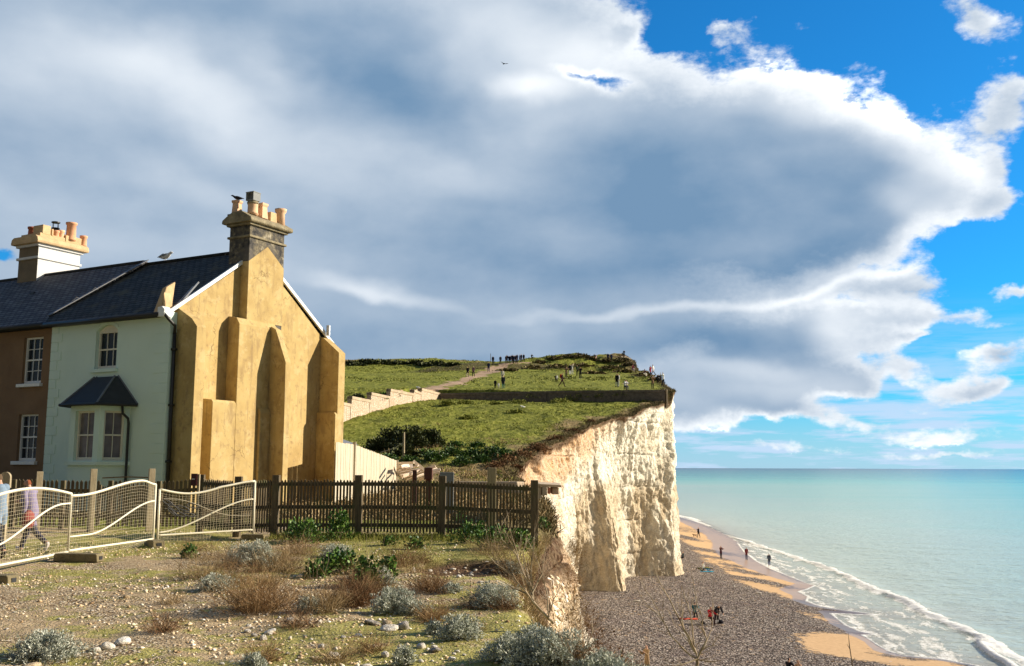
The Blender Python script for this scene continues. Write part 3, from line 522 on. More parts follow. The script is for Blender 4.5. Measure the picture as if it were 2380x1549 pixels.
def make_beach():
    xs = np.concatenate([np.arange(1, 32, .13), np.arange(32, 70, .6)]); yb = np.concatenate([np.arange(-20, 44, 1.0), np.arange(44, 125, .16), np.arange(125, 190, .4), np.arange(190, 420, 3)])
    X, Y = np.meshgrid(xs, yb); X = X+0; d, s, _ = sdist(X, Y, FOAM); ds = d*s*_t
    def msk(P, w=.6, j=1.6):
        jx = X+fbm(X*.5, Y*.5, 5, 91, .65)*j; jy = Y+fbm(X*.5, Y*.5, 5, 92, .65)*j
        m = inpoly(jx, jy, P).astype(float); return m
    sand = np.zeros(X.shape)
    for p in SAND: sand = np.maximum(sand, msk(p))
    for p in TONG: sand = sand*(1-msk(p, j=.6))
    # fringe of pebbles: sand breaks up at its border through noise
    k = np.array([1, 2, 1])/4.
    for _ in range(45): sand[1:-1] = sand[:-2]*.25+sand[1:-1]*.5+sand[2:]*.25; sand[:, 1:-1] = sand[:, :-2]*.25+sand[:, 1:-1]*.5+sand[:, 2:]*.25
    wet = np.clip(1-sst(ds, np.interp(Y, [80, 95, 110, 140], [.3, .5, 1.2, 2.5]), np.interp(Y, [80, 95, 110, 140], [1.2, 1.8, 3.2, 6])+1.2*fbm(X*.2, Y*.2, 3, 95)), 0, 1)
    Z = beach_h(X, Y, ds); Z = Z+(1-sand)*(np.abs(fbm(X*2.2, Y*2.2, 3, 97))*.10+fbm(X*6, Y*6, 2, 98)*.03)*sst(ds, .5, 3)
    # tyre of shingle ridges running down the slope
    n, m = X.shape; ii = np.arange(n*m).reshape(n, m); F = np.stack([ii[:-1, :-1], ii[:-1, 1:], ii[1:, 1:], ii[1:, :-1]], -1).reshape(-1, 4)
    t = NT('shingle_and_sand'); pv = t.vor(7.5, t.co((1, 1, 1))); pc = t.vor(7.5, out=1); sp = t.n('ShaderNodeSeparateColor'); t.p(sp.inputs[0], pc); n1 = t.noise(.35, 5); n2 = t.noise(3.2, 6, .7); n3 = t.noise(2.2, 5, .65, t.co((1, 2.2, 1)))
    sh = t.ramp(sp.outputs[0], (0, (.13, .105, .088)), (.35, (.36, .295, .25)), (.7, (.54, .455, .39)), (.93, (.66, .58, .51)), (1, (.75, .70, .62)))
    sh = t.mix(t.ss(pv, .35, .62), sh, (.05, .038, .034)); sh = t.mix(t.math('MULTIPLY', t.ss(n1, .5, .65), .35), sh, (.12, .085, .085)); sh = t.mix(t.math('MULTIPLY', t.ss(n3, .5, .62), .5), sh, (.075, .055, .05))
    sd_ = t.ramp(n2, (.3, (.50, .32, .17)), (.7, (.66, .45, .25))); sd_ = t.mix(t.math('MULTIPLY', t.ss(t.noise(9, 4, .7), .62, .72), .6), sd_, (.2, .13, .08))
    sm = t.ss(t.math('ADD', t.attr('sand'), t.math('MULTIPLY', t.math('SUBTRACT', t.noise(1.6, 7, .75, t.co((1, 1, 1))), .5), 3.0)), .22, .55)
    c = t.mix(sm, sh, sd_); wetc = t.mix(sm, (.17, .125, .11), (.42, .29, .20)); wf = t.ss(t.math('ADD', t.attr('wet'), t.math('MULTIPLY', t.math('SUBTRACT', n1, .5), .3)), .3, .6)
    c = t.mix(wf, c, wetc); r = t.ss(wf, 0, 1, .9, .30); bh = t.math('MULTIPLY', t.math('ADD', t.math('MULTIPLY', pv, -1.0), t.math('MULTIPLY', n3, 1.5)), t.math('MULTIPLY', t.math('SUBTRACT', 1.0, sm), t.math('SUBTRACT', 1.0, wf)))
    mat = t.out(c, r, t.ss(wf, 0, 1, .15, .28), t.bump(bh, 1.0, .14))
    o = mesh_obj('beach', np.stack([X, Y, Z], -1).reshape(-1, 3), F, mat, None, True, None, None, dict(sand=sand.ravel(), wet=wet.ravel())); o['kind'] = 'structure'
make_beach()
def beach_z(x, y):
    a = np.array([float(x)]); b = np.array([float(y)]); d, s, _ = sdist(a, b, FOAM); return float(beach_h(a, b, d*s*_t)[0])
def Wb(px, py):
    z = .6
    for _ in range(6): p = Wz(px, py, z); z = beach_z(p[0], p[1])
    return np.array([p[0], p[1], z])
def make_sea():
    g = 1.045; xs = np.concatenate([np.arange(8, 62, .17), 62*g**np.arange(0, 160)]); yb = np.concatenate([-60*g**np.arange(30, 0, -1), np.arange(-60, 36, 3), np.arange(36, 122, .2), np.arange(122, 170, .4), 170*g**np.arange(0, 145)])
    X, Y = np.meshgrid(xs, yb); d, s, _ = sdist(X, Y, FOAM); ds = -d*s*_t      # + seaward
    off = ds > 400
    b, bs, bp = sdist(X, Y, BREAK); bd = -b*bs*_t2    # + seaward of crest
    jit = fbm(bp*.35, bp*0+1, 3, 101)*.5; bdj = bd+jit+.15*fbm(X*2, Y*2, 2, 103)
    hb = np.interp(bp, [0, 6, 20, 60, 200], [.08, .2, .22, .26, .3])*(.75+.35*fbm(bp*.15, bp*0, 2, 102))
    # steep face shoreward (-), long back seaward (+)
    prof = np.where(bdj < 0, np.exp(-(bdj/.55)**2), np.exp(-(bdj/1.6)**2)); on = sst(ds, 0, 2)
    b2, bs2, bp2 = sdist(X, Y, BREAK2); bd2 = -b2*bs2*_t2; pr2 = np.where(bd2 < 0, np.exp(-(bd2/.3)**2), np.exp(-(bd2/.8)**2))*.3
    sw = fbm(X*.16+Y*.02, Y*.10, 3, 105)*.10*sst(ds, 4, 14)
    Z = .05+on*(hb*prof+pr2)+sw+.04*fbm(X*.9, Y*.9, 3, 106)*sst(ds, 2, 8)
    Z = np.where(ds < 0, -1.2*sst(-ds, 0, .6)+.05*(1-sst(-ds, 0, .25)), Z)
    Z = np.where(off | (np.hypot(X, Y) > 400), 0.0, Z)
    q = fbm(X*.35, Y*.35, 4, 107); q2 = fbm(X*1.1, Y*1.1, 4, 108)
    swash = 1-sst(ds, 0, .55+.5*q)                                             # bright lip at the edge
    behind = (bd < .2)*(ds > 0)                                                # between the breaker and the shore
    stk = fbm(bp*.16, bd*1.3+q, 6, 111, .7); lace = sst(stk+.35*q2+np.interp(bp, [0, 30, 60, 110], [.38, .32, .2, .2]), -.10, .55)*behind*.66
    near = (1-sst(-bd, .2, 1.3+1.5*q+.8*q2))*behind                                    # churned water just inside the breaker
    crest = (1-sst(np.abs(bdj-.05), .18, .55+.35*q2))*sst(fbm(bp*.22, bp*0+4, 3, 109)+np.interp(bp, [0, 25, 45, 60, 90], [.6, .5, -.05, .05, .5]), -.1, .35)
    back = (1-sst(bdj, .3, 2.0))*(bdj > 0)*sst(q2, .05, .4)*.55
    foam = np.clip(np.maximum.reduce([swash, lace, near*.9, crest, back, (1-sst(np.abs(bd2), .1, .5))*.95]), 0, 1)*(ds > -.3)*(np.hypot(X, Y) < 300)
    n, m = X.shape; ii = np.arange(n*m).reshape(n, m); F = np.stack([ii[:-1, :-1], ii[:-1, 1:], ii[1:, 1:], ii[1:, :-1]], -1).reshape(-1, 4)
    keep = (X.ravel()[F].min(1) > 5); F = F[keep]
    dist = np.log10(np.maximum(ds, .5)+1)       # 0.2 .. 4.8
    t = NT('sea_water'); n1 = t.noise(.02, 6, .62, t.co((.35, 1.3, 1))); n2 = t.noise(.9, 5, .62, t.co((.8, 1.3, 1))); n3 = t.noise(.0012, 4, .55, t.co((.4, 2.5, 1)))
    f = t.math('ADD', t.attr('dist'), t.math('ADD', t.math('MULTIPLY', t.math('SUBTRACT', n1, .5), .75), t.math('MULTIPLY', t.math('SUBTRACT', n3, .5), .5)))
    f = t.math('DIVIDE', f, 4.6)
    c = t.ramp(f, (.06, (.40, .38, .30)), (.20, (.48, .53, .44)), (.36, (.46, .59, .50)), (.46, (.36, .60, .50)), (.56, (.20, .54, .46)), (.66, (.07, .34, .33)), (.80, (.02, .18, .23)), (1.0, (.006, .06, .13)))
    fm = t.math('MULTIPLY', t.attr('foam'), 1.0); fn = t.noise(4.5, 7, .8); fk = t.ss(t.math('ADD', fm, t.math('MULTIPLY', t.math('SUBTRACT', fn, .5), 1.7)), .30, .72)
    c = t.mix(fk, c, (.86, .86, .83)); r = t.ss(fk, 0, 1, .22, .8)
    # wave bump, fading with distance
    dd = t.ss(t.attr('dist'), 1.6, 3.2, 1.0, .25); sw_ = t.noise(.16, 5, .6, t.co((.5, 1.6, 1))); h = t.math('MULTIPLY', t.math('ADD', t.math('ADD', t.math('MULTIPLY', n2, 1.2), t.math('MULTIPLY', sw_, 3.5)), t.math('MULTIPLY', fk, .25)), dd)
    mat = t.out(c, r, .20, t.bump(h, .8, .28))
    o = mesh_obj('sea', np.stack([X, Y, Z], -1).reshape(-1, 3), F, mat, None, True, None, None, dict(foam=foam.ravel(), dist=dist.ravel())); o['kind'] = 'structure'
make_sea()
# ---------------------------------------------------------------- the cottages (local axes: +x out of the gable, +y along the gable away from us, z up)
PH = math.radians(28.5); C0 = W(383, 1000, 30.); C0[2] = E-1.5
def slab_uv(name, quad, mat, parent, th=.05):
    """a roof slope from 3-5 corner points (first edge along the eaves) with slate UVs in metres"""
    P = [Vector(p) for p in quad]; n = (P[1]-P[0]).cross(P[2]-P[0]).normalized(); n = n if n.z > 0 else -n; k = len(P)
    V = P+[p-n*th for p in P]; F = [tuple(range(k)), tuple(range(k, 2*k))[::-1]]+[(i, i+k, (i+1) % k+k, (i+1) % k) for i in range(k)]
    o = mesh_obj(name, V, F, mat, parent); u = (P[1]-P[0]).normalized(); w = n.cross(u); w = w if w.z > 0 else -w
    uv = o.data.uv_layers.new(name='slates')
    for lp in o.data.loops: p = Vector(o.data.vertices[lp.vertex_index].co)-P[0]; uv.data[lp.index].uv = (p.dot(u), p.dot(w))
    return o
def wall_x(mb, s0, s1, z0, z1, y, holes, dep=.22, th=.3):
    """wall in the plane y (front faces -y) between x=-s1 and x=-s0 with rectangular holes (s0,s1,z0,z1) and reveals"""
    ss_ = sorted({s0, s1, *[h[0] for h in holes], *[h[1] for h in holes]}); zs = sorted({z0, z1, *[h[2] for h in holes], *[h[3] for h in holes]})
    for a, b in zip(ss_[:-1], ss_[1:]):
        for c, d in zip(zs[:-1], zs[1:]):
            ms, mz = (a+b)/2, (c+d)/2
            if any(h[0] < ms < h[1] and h[2] < mz < h[3] for h in holes): continue
            mb.add([(-b, y, c), (-a, y, c), (-a, y, d), (-b, y, d)], [(0, 1, 2, 3)])
    for h in holes:
        a, b, c, d = -h[1], -h[0], h[2], h[3]; f = y+dep
        mb.add([(a, y, c), (a, f, c), (a, f, d), (a, y, d)], [(0, 1, 2, 3)]); mb.add([(b, y, c), (b, y, d), (b, f, d), (b, f, c)], [(0, 1, 2, 3)])
        mb.add([(a, y, d), (a, f, d), (b, f, d), (b, y, d)], [(0, 1, 2, 3)]); mb.add([(a, y, c), (b, y, c), (b, f, c), (a, f, c)], [(0, 1, 2, 3)])
def sash(root, w, h, loc, rz, cols, rows, arch=0, curtain=False, paint='paint', fw=.06):
    """sash window: frame in the opening (local x along the wall, z up, front at y=0)"""
    f = MB(); hw = w/2
    f.box(-hw, -hw+fw, 0, .09, 0, h); f.box(hw-fw, hw, 0, .09, 0, h); f.box(-hw+fw, hw-fw, 0, .09, 0, .10); f.box(-hw+fw, hw-fw, 0, .09, h-fw, h)
    if arch:
        n = 12; pts = [(-hw, h)]+[(hw*(-1+2*i/n), h-fw*.2+arch*(1-(-1+2*i/n)**2)) for i in range(n+1)]+[(hw, h)]
        f.prism([(hw*(-1+2*i/n), h+arch*(1-(-1+2*i/n)**2)) for i in range(n+1)], 'y', .0, .09)
    fr = f.build('window', MT[paint], root); fr.location = loc; fr.rotation_euler = (0, 0, rz)
    b = MB(); mz = .10+(h-fw-.10)*.5; b.box(-hw+fw, hw-fw, .015, .055, mz-.025, mz+.025)
    for i in range(1, cols): x = -hw+fw+(w-2*fw)*i/cols; b.box(x-.011, x+.011, .03, .06, .10, mz-.025); b.box(x-.011, x+.011, .03, .06, mz+.025, h-fw)
    for j in range(1, rows//2):
        for z0, z1 in ((.10, mz-.025), (mz+.025, h-fw)):
            z = z0+(z1-z0)*j/(rows//2)
            for i in range(cols): b.box(-hw+fw+(w-2*fw)*i/cols+.011, -hw+fw+(w-2*fw)*(i+1)/cols-.011, .032, .058, z-.011, z+.011)
    b.build('glazing_bars', MT[paint], fr)
    p = MB(); p.box(-hw+fw*.5, hw-fw*.5, .062, .068, .05, h-fw*.5); p.build('pane', MT['glass_curtain' if curtain else 'glass'], fr)
    if curtain:
        c = MB(); n = 24; a = -hw+fw; 
        for half in (0, 1):
            x0 = a+(w-2*fw)*(.0 if half == 0 else .52); x1 = a+(w-2*fw)*(.48 if half == 0 else 1); V = []
            for i in range(n+1): x = x0+(x1-x0)*i/n; V += [(x, .12+.015*math.sin(i*1.9), .1), (x, .12+.015*math.sin(i*1.9), h-fw)]
            c.add(V, [(2*i, 2*i+2, 2*i+3, 2*i+1) for i in range(n)])
        c.build('curtain', MT['curtain'], fr, True)
    return fr
def pot(name, mat, parent, loc, prof, n=14, sq=1.0):
    o = MB().lathe(prof, (0, 0, 0), n, sq).build(name, MT[mat], parent, n > 6); o.location = loc; o.scale = (1, 1, .8); return o
def roof_z(y): return 6.25+.69*min(y, 7.5-y)
# --- end cottage
H = empty('end_cottage', C0, -PH, 'mint green end cottage with ochre buttressed gable facing the sea', 'house')
w_ = MB()
wall_x(w_, 0, 5.46, 0, 6.22, 0, [(2.31, 3.31, 4.56, 5.98), (1.62, 3.62, 1.2, 3.3)], dep=.24)
w_.box(-.3, 0, .002, .27, 0, 6.2)
# filler over the arched head, a pair of spandrels 3 mm back from the wall face
n = 12; hw = .5
sp = [(-2.81+hw*(-1+2*i/n), 5.79+.19*(1-(-1+2*i/n)**2)) for i in range(n+1)]
for half in (sp[:n//2+1]+[(-2.81, 5.985), (-3.31, 5.985)], sp[n//2:]+[(-2.31, 5.985), (-2.81, 5.985)]):
    w_.prism(half, 'y', .003, .24)
w_.build('front_wall', MT['mint'], H)
back = MB(); back.box(-5.46, -.3, 7.2, 7.5, 0, 6.0).box(-5.46, -5.2, .3, 7.2, 0, 6.0); back.build('rear_wall', MT['ochre'], H)
inn = MB(); inn.box(-5.1, -.32, .9, .95, 0, 6.1).box(-5.1, -.32, .26, .9, 3.6, 3.66); inn.build('inner_wall', MT['curtain'], H)
q = MB(); ql = MB()
for i in range(19):
    z = .35+i*.305; L = .52 if i % 2 else .34
    ql.box(-5.46, -5.46+L, -.022, .0, z, z+.29)
    q.box(-(.62 if i % 2 else .36), 0.012, -.016, .0, z, z+.285); q.box(0, .016, .0, .24, z, z+.285)
q.build('quoins', MT['mint'], H, bevel=.006); ql.build('quoins', MT['mint'], H, bevel=.006)
g = MB(); g.prism([(.27, 0), (7.5, 0), (7.5, 6.0), (3.75, 8.72), (.27, 6.32)], 'x', -.3, 0); g.build('gable_wall', MT['ochre'], H)
b1 = MB(); b1.prism([(0, 0), (.85, 0), (.85, 5.72), (.62, 5.98), (0.02, 6.34), (0, 6.34)], 'y', .272, .66); b1.build('buttress', MT['ochre'], H, bevel=.012)
b2 = MB(); b2.prism([(0, 0), (.5, 0), (.5, 6.1), (.36, 6.32), (0, 6.38)], 'y', 2.42, 4.25); b2.prism([(0, 0), (.5, 0), (.5, 3.5), (.44, 3.58), (0, 3.62)], 'y', 1.40, 2.42-.002)
b2.build('chimney_breast', MT['ochre'], H, bevel=.02)
b3 = MB(); b3.prism([(.498, 0), (1.22, 0), (1.22, 3.25), (1.2, 4.95), (.72, 6.08), (.498, 6.2)], 'y', 3.90, 4.16); b3.build('buttress', MT['ochre'], H, bevel=.012)
ar = MB(); ar.prism([(.502, 0), (.62, 0), (.62, 3.25), (.56, 3.38), (.502, 3.44)], 'y', 3.42, 3.90-.003); ar.build('buttress_foot', MT['ochre'], H, bevel=.02)
b4 = MB(); b4.prism([(0, 0), (.85, 0), (.85, 5.62), (.12, 6.2), (0, 6.24)], 'y', 7.14, 7.5+.02); b4.prism([(.002, 0), (.86, 0), (.86, 3.36), (.8, 3.44), (.002, 3.46)], 'y', 7.02, 7.14-.002)
b4.build('buttress', MT['ochre'], H, bevel=.012)
up = MB(); up.prism([(2.88, 6.3), (4.62, 6.3), (4.60, 8.32), (3.76, 8.93), (2.88, 8.28)], 'x', .0, .362)
up.build('upper_breast', MT['ochre'], H, bevel=.012)
ST_ = empty('chimney', (0, 0, 0), 0, parent=H)
s_ = MB(); s_.box(-.56, .35, 2.885, 4.60, 6.0, 9.15); s_.box(-.555, .345, 2.89, 4.595, 9.15, 9.56); s_.build('stack', MT['stack'], ST_, bevel=.02)
s_ = MB(); s_.box(-.62, .41, 2.83, 4.66, 9.10, 9.18); s_.box(-.64, .43, 2.80, 4.69, 9.52, 9.60); s_.prism([(-.74, 9.60), (.52, 9.60), (.56, 9.65), (.54, 9.74), (.36, 9.84), (.1, 9.99), (-.3, 9.99), (-.58, 9.84), (-.74, 9.74), (-.77, 9.65)], 'y', 2.70, 4.80)
s_.build('cornice', MT['cap'], ST_, bevel=.02)
POT_T = [(.15, 0), (.13, .08), (.115, .38), (.125, .46), (.15, .50), (.15, .56), (.10, .57), (.10, .45)]
sq = [(.20, 0), (.155, .5), (.20, .58), (.20, .66), (.13, .66), (.13, .5)]
pot('chimney_pot', 'buff', ST_, (-.48, 3.1, 9.98), [(.18, 0), (.15, .50), (.19, .56), (.19, .64), (.12, .64), (.12, .5)], 4)
c_ = pot('chimney_pot', 'buff', ST_, (.16, 3.18, 9.95), [(.20, 0), (.175, .10), (.17, .40), (.185, .46), (.11, .47), (.11, .3)])
co_ = pot('flue_cowl', 'cap', c_, (0, 0, .44), [(.19, 0), (.20, .10), (.16, .16), (.10, .17)])
bx = MB(); bx.box(-.17, .17, -.17, .17, .17, .22).box(-.17, -.14, -.17, .17, .22, .60).box(.14, .17, -.17, .17, .22, .60).box(-.14, .14, -.02, .02, .22, .60).box(-.18, .18, -.18, .18, .60, .64); bx.build('cowl_box', MT['board'], co_)
pot('chimney_pot', 'buff', ST_, (.18, 3.62, 9.90), sq, 4); pot('chimney_pot', 'buff', ST_, (.2, 4.52, 9.78), [(.17, 0), (.15, .62), (.21, .72), (.22, .82), (.14, .82), (.14, .6)], 8)
pot('chimney_pot', 'ochre_stone', ST_, (.12, 4.1, 9.88), [(.22, 0), (.20, .42), (.15, .44), (.15, .3)], 4)
# roof
zr = 8.86; hz = lambda y: 6.27+.69*y
slab_uv('roof', [(-5.6, -.26, hz(-.26)), (.06, -.26, hz(-.26)), (.06, 3.76, zr), (-5.55, 3.76, zr), (-6.2, .35, hz(.35))], MT['slate_old'], H, .06)
slab_uv('roof', [(.06, 7.75, 6.12), (-5.6, 7.75, 6.12), (-5.6, 3.76, zr), (.06, 3.76, zr)], MT['slate_old'], H, .06)
rt = MB()
for i in range(13): x = -5.55+i*.43; rt.tube([(x, 3.76, zr+.0), (x+.415, 3.76, zr+.0)], .085, 8)
rt.build('ridge_tiles', MT['slate_old'], H)
MB().bar((.05, -.3, hz(-.3)-.03), (.05, 2.9, hz(2.9)+.0), .08, .11).build('verge_board', MT['verge'], H); v_ = MB(); v_.bar((.05, 7.78, 6.05), (.05, 4.6, 8.23), .08, .11); v_.build('verge_board', MT['verge'], H)
gt = MB(); gt.tube([(-5.6, -.30, 6.10), (-.15, -.30, 6.08)], .075, 8); gt.box(-5.46, -.02, -.20, -.003, 6.04, 6.16); gt.build('gutter', MT['black'], H, True)
hp = MB(); hp.tube([(0.04, -.30, 6.10), (.12, -.2, 5.95), (.16, .05, 5.75), (.08, .12, 5.5)], [.05]*4, 8); hp.tube([(.085, .12, 5.55), (.085, .13, 0)], .055, 8); 
for z in (1.6, 3.3, 5.0): hp.box(.01, .15, .06, .2, z, z+.07)
hp.build('downpipe', MT['black'], H, True)
kn = MB(); kn.add([(-.14, -.26, 6.1), (.14, -.26, 6.1), (.16, .2, 6.1), (-.14, .2, 6.1), (-.06, .0, 6.95), (.12, .0, 6.98), (.14, .34, 7.2), (-.02, .34, 7.2)], [(0, 1, 5, 4), (1, 2, 6, 5), (2, 3, 7, 6), (3, 0, 4, 7), (4, 5, 6, 7), (3, 2, 1, 0)]); kn.prism([(.165, 6.1), (.34, 6.1), (.26, 6.5), (.18, 6.8)], 'y', -.16, .14); 
for vtx in range(8): pass
k_ = kn.build('kneeler_stone', MT['ochre_stone'], H, bevel=.03); k_.location = (-.36, 0, 0)
kb = MB(); kb.prism([(-.2, 6.0), (.06, 6.0), (.10, 6.22), (-.02, 6.32), (-.2, 6.3)], 'y', -.34, -.02); kb.build('corner_bracket', MT['verge'], H, bevel=.02)
st_ = MB(); st_.tube([(-.04, .35, 6.45), (.0, .9, 7.1), (.02, 1.05, 7.28)], .03, 6); st_.tube([(-.10, .35, 6.5), (-.06, .9, 7.12)], .018, 6); st_.build('cable_conduit', MT['grey_metal'], H)
# windows
sill = MB(); sill.box(-3.43, -2.2, -.10, .05, 4.44, 4.555); sill.build('window_sill', MT['mint'], H, bevel=.01)
sash(H, 1.0, 1.22, (-2.81, .13, 4.56), 0, 3, 2, arch=.19, curtain=False)
hd = MB(); m = 12
for sgn in (1,): 
    V = [(-2.81+(.56)*(-1+2*i/m), 5.84+.20*(1-(-1+2*i/m)**2)) for i in range(m+1)]; hd.prism(V+[(x, z+.05) for x, z in V[::-1]], 'y', -.02, -.001)
hd.build('hood_mould', MT['mint'], H)
# bay: canted, front panel plus two cheeks
bay = empty('bay_window', (-2.62, 0, 0), 0, parent=H); p = .78
def seg(A, B, z0, z1, hole, nm, mat='mint'):
    """a wall panel between plan points A,B (local to bay), facing outward, with a window hole centred"""
    A = Vector((*A, 0)); B = Vector((*B, 0)); L = (B-A).length; an = math.atan2(B.y-A.y, B.x-A.x); mb = MB()
    wall_x(mb, -L, 0, z0, z1, 0, [(-h[1], -h[0], h[2], h[3]) for h in hole], dep=.16)
    o = mb.build(nm, MT[mat], bay); o.location = A; o.rotation_euler = (0, 0, an); return A, an, L
fr0, fr1 = (-.66, -p), (.66, -p); le, ri = (-1.07, 0), (1.07, 0)
for (A, B, wd) in ((fr0, fr1, .86), (fr1, ri, .60), (le, fr0, .60)):
    L = (Vector(B)-Vector(A)).length; A3, an, L = seg(A, B, 0, 3.36, [((L-wd)/2, (L+wd)/2, 1.66, 3.18)], 'bay_wall')
    c, s2 = math.cos(an), math.sin(an); mid = A3+Vector((c*L/2-s2*.10, s2*L/2+c*.10, 1.66)); sash(bay, wd, 1.52, mid, an, 2, 2, curtain=True)
sl_ = MB(); o2 = .09; sl_.prism([(-1.07-o2*1.3, 0), (-.66-o2*.6, -p-o2), (.66+o2*.6, -p-o2), (1.07+o2*1.3, 0), (.98, 0), (.6, -p+.08), (-.6, -p+.08), (-.98, 0)], 'z', 1.52, 1.63); sl_.build('sill', MT['mint'], bay)
rf = MB(); o3 = .26; e = [(-1.07-o3*1.3, .0, 3.37), (-.66-o3*.6, -p-o3, 3.37), (.66+o3*.6, -p-o3, 3.37), (1.07+o3*1.3, 0, 3.37)]; tp = [(-.52, .0, 4.30), (.46, .0, 4.30), ]
tq = [(-.50, -.12, 4.28), (.44, -.12, 4.28)]
rf.add([e[0], e[1], e[2], e[3], tp[0], tq[0], tq[1], tp[1]], [(0, 1, 5, 4), (1, 2, 6, 5), (2, 3, 7, 6), (4, 5, 6, 7), (3, 2, 1, 0)]); rf.build('bay_roof', MT['lead'] if False else simple('bay_slate', (.03, .034, .04), .3, 5, .6, .4), bay)
for a_, b_ in ((e[1], tq[0]), (e[2], tq[1]), (e[0], tp[0]), (e[3], tp[1])): MB().bar((a_[0], a_[1], a_[2]+.02), (b_[0], b_[1], b_[2]+.02), .05, .04).build('hip_flashing', MT['lead'], bay)
gg = MB(); gg.tube([(x, y-.03 if y else y-.02, 3.36) for x, y, z in e], .05, 8); gg.tube([(1.02, -.26, 3.33), (1.08, -.28, 3.1), (1.14, -.12, 2.95), (1.14, -.09, 2.8), (1.14, -.09, .0)], .04, 8); gg.build('bay_gutter', MT['black'], bay)
for o in list(H.children):
    if o.name.startswith('window') and 'sill' not in o.name: o['label'] = 'arched upper sash window with white glazing bars'
# --- brown neighbouring cottage
NB = empty('neighbour_cottage', Vector(C0)+Matrix.Rotation(-PH, 3, 'Z') @ Vector((-5.47, 0, 0)), -PH, 'brown pebbledashed cottage joined to the left of the mint green one', 'house')
wb = MB(); wall_x(wb, 0, 12, 0, 6.3, .06, [(.5, 1.5, 4.22, 5.8), (.5, 1.5, 1.65, 3.2), (3.6, 4.6, 4.22, 5.8), (3.6, 4.6, 1.65, 3.2)], dep=.2); wb.build('front_wall', MT['brown'], NB)
wb = MB(); wb.box(-12, -.01, 7.2, 7.5, 0, 6.1).box(-12, -11.7, .3, 7.2, 0, 6.1); wb.build('rear_wall', MT['brown'], NB); wb = MB(); wb.box(-11.6, -.05, .9, .95, 0, 6.2); wb.build('inner_wall', MT['curtain'], NB)
for sx in (1.0, 4.1):
    sash(NB, 1.0, 1.58, (-sx, .16, 4.22), 0, 3, 4, paint='white'); sash(NB, 1.0, 1.55, (-sx, .16, 1.65), 0, 3, 4, paint='white')
    MB().box(-sx-.62, -sx+.60, -.06, .2, 4.11, 4.218).build('window_sill', MT['white'], NB, bevel=.01); MB().box(-sx-.62, -sx+.60, -.06, .2, 1.53, 1.648).build('window_sill', MT['white'], NB, bevel=.01)
slab_uv('roof', [(-12.2, -.24, hz(-.24)+.02), (-.1, -.24, hz(-.24)+.02), (-.7, .36, hz(.36)+.02), (0, 3.76, zr+.12), (-12.2, 3.76, zr+.12)], MT['slate_new'], NB, .05)
slab_uv('roof', [(0, 7.75, 6.12), (-12.2, 7.75, 6.12), (-12.2, 3.76, zr+.1), (0, 3.76, zr+.1)], MT['slate_new'], NB, .05)
rt = MB()
for i in range(28): x = -12.2+i*.43; rt.tube([(x, 3.76, zr+.11), (x+.415, 3.76, zr+.11)], .085, 8)
rt.build('ridge_tiles', MT['slate_new'], NB)
fl = MB(); fl.bar((-.72, .34, hz(.34)+.05), (.02, 3.72, zr+.16), .26, .03); 
for k in range(4): yk = 1.1+k*.62; fl.tube([(-.5+k*.13-.06, yk, hz(yk)+.12), (-.46+k*.13, yk+.1, hz(yk)+.26), (-.42+k*.13, yk+.2, hz(yk)+.20)], .02, 5)
fl.build('roof_flashing', MT['lead'], NB)
vt = MB(); vt.box(-4.42, -4.2, 2.2, 2.35, hz(2.25), hz(2.25)+.12); vt.build('roof_vent', MT['black'], NB)
gt = MB(); gt.tube([(-12, -.30, 6.10), (-.02, -.30, 6.10)], .075, 8); gt.box(-12, -.02, -.2, .055, 6.04, 6.18); gt.build('gutter', MT['black'], NB, True)
CH = empty('chimney', (-5.71, 0, 0), 0, parent=NB)
s_ = MB(); s_.box(-1.22, -.02, 3.38, 5.26, 8.2, 10.15); s_.build('stack', MT['stonebrown'], CH, bevel=.015)
s_ = MB(); s_.box(-.02, 0, 3.36, 5.27, 8.2, 10.15); s_.build('white_face', MT['stonewhite'], CH)
s_ = MB(); s_.box(-1.28, .06, 3.31, 5.32, 9.60, 9.70); s_.box(-1.30, .08, 3.28, 5.36, 10.10, 10.2); s_.build('string_course', MT['stonewhite'], CH, bevel=.01)
s_ = MB(); s_.prism([(-1.42, 10.2), (.2, 10.2), (.22, 10.28), (.18, 10.42), (.05, 10.5), (-1.27, 10.5), (-1.40, 10.42), (-1.44, 10.28)], 'y', 3.14, 5.52); s_.box(-1.2, -.03, 3.4, 5.2, 10.5, 10.66); s_.box(-.45, .0, 4.55, 5.3, 10.5, 10.78)
s_.build('cornice', MT['ochre_stone'], CH, bevel=.02)
zt = 10.6
cyl = lambda r, h: [(r*1.05, 0), (r, .06), (r*.92, h-.12), (r*1.12, h-.09), (r*1.15, h), (r*.75, h), (r*.7, h-.1)]
pot('chimney_pot', 'terra_red', CH, (-1.0, 3.75, zt+.1), cyl(.17, .42)); b_ = MB(); b_.box(-.62, -.02, 3.50, 3.86, 10.62, 11.0); b_.box(-.16, -.0, 3.9, 3.98, 10.62, 10.9); b_.build('pot_base', MT['ochre_stone'], CH, bevel=.02)
pot('chimney_pot', 'terra_red', CH, (-.62, 4.05, zt), cyl(.14, .48)); pot('chimney_pot', 'terra', CH, (-.18, 4.22, zt), cyl(.12, .38)); pot('chimney_pot', 'buff', CH, (-.2, 4.46, zt), cyl(.13, .46))
pot('chimney_pot', 'terra', CH, (-.1, 4.85, zt+.02), cyl(.20, .92)); pot('chimney_pot', 'terra', CH, (-.05, 5.42, zt-.12), cyl(.14, .55)); pot('chimney_pot', 'buff', CH, (-.6, 5.0, zt), cyl(.16, .4))
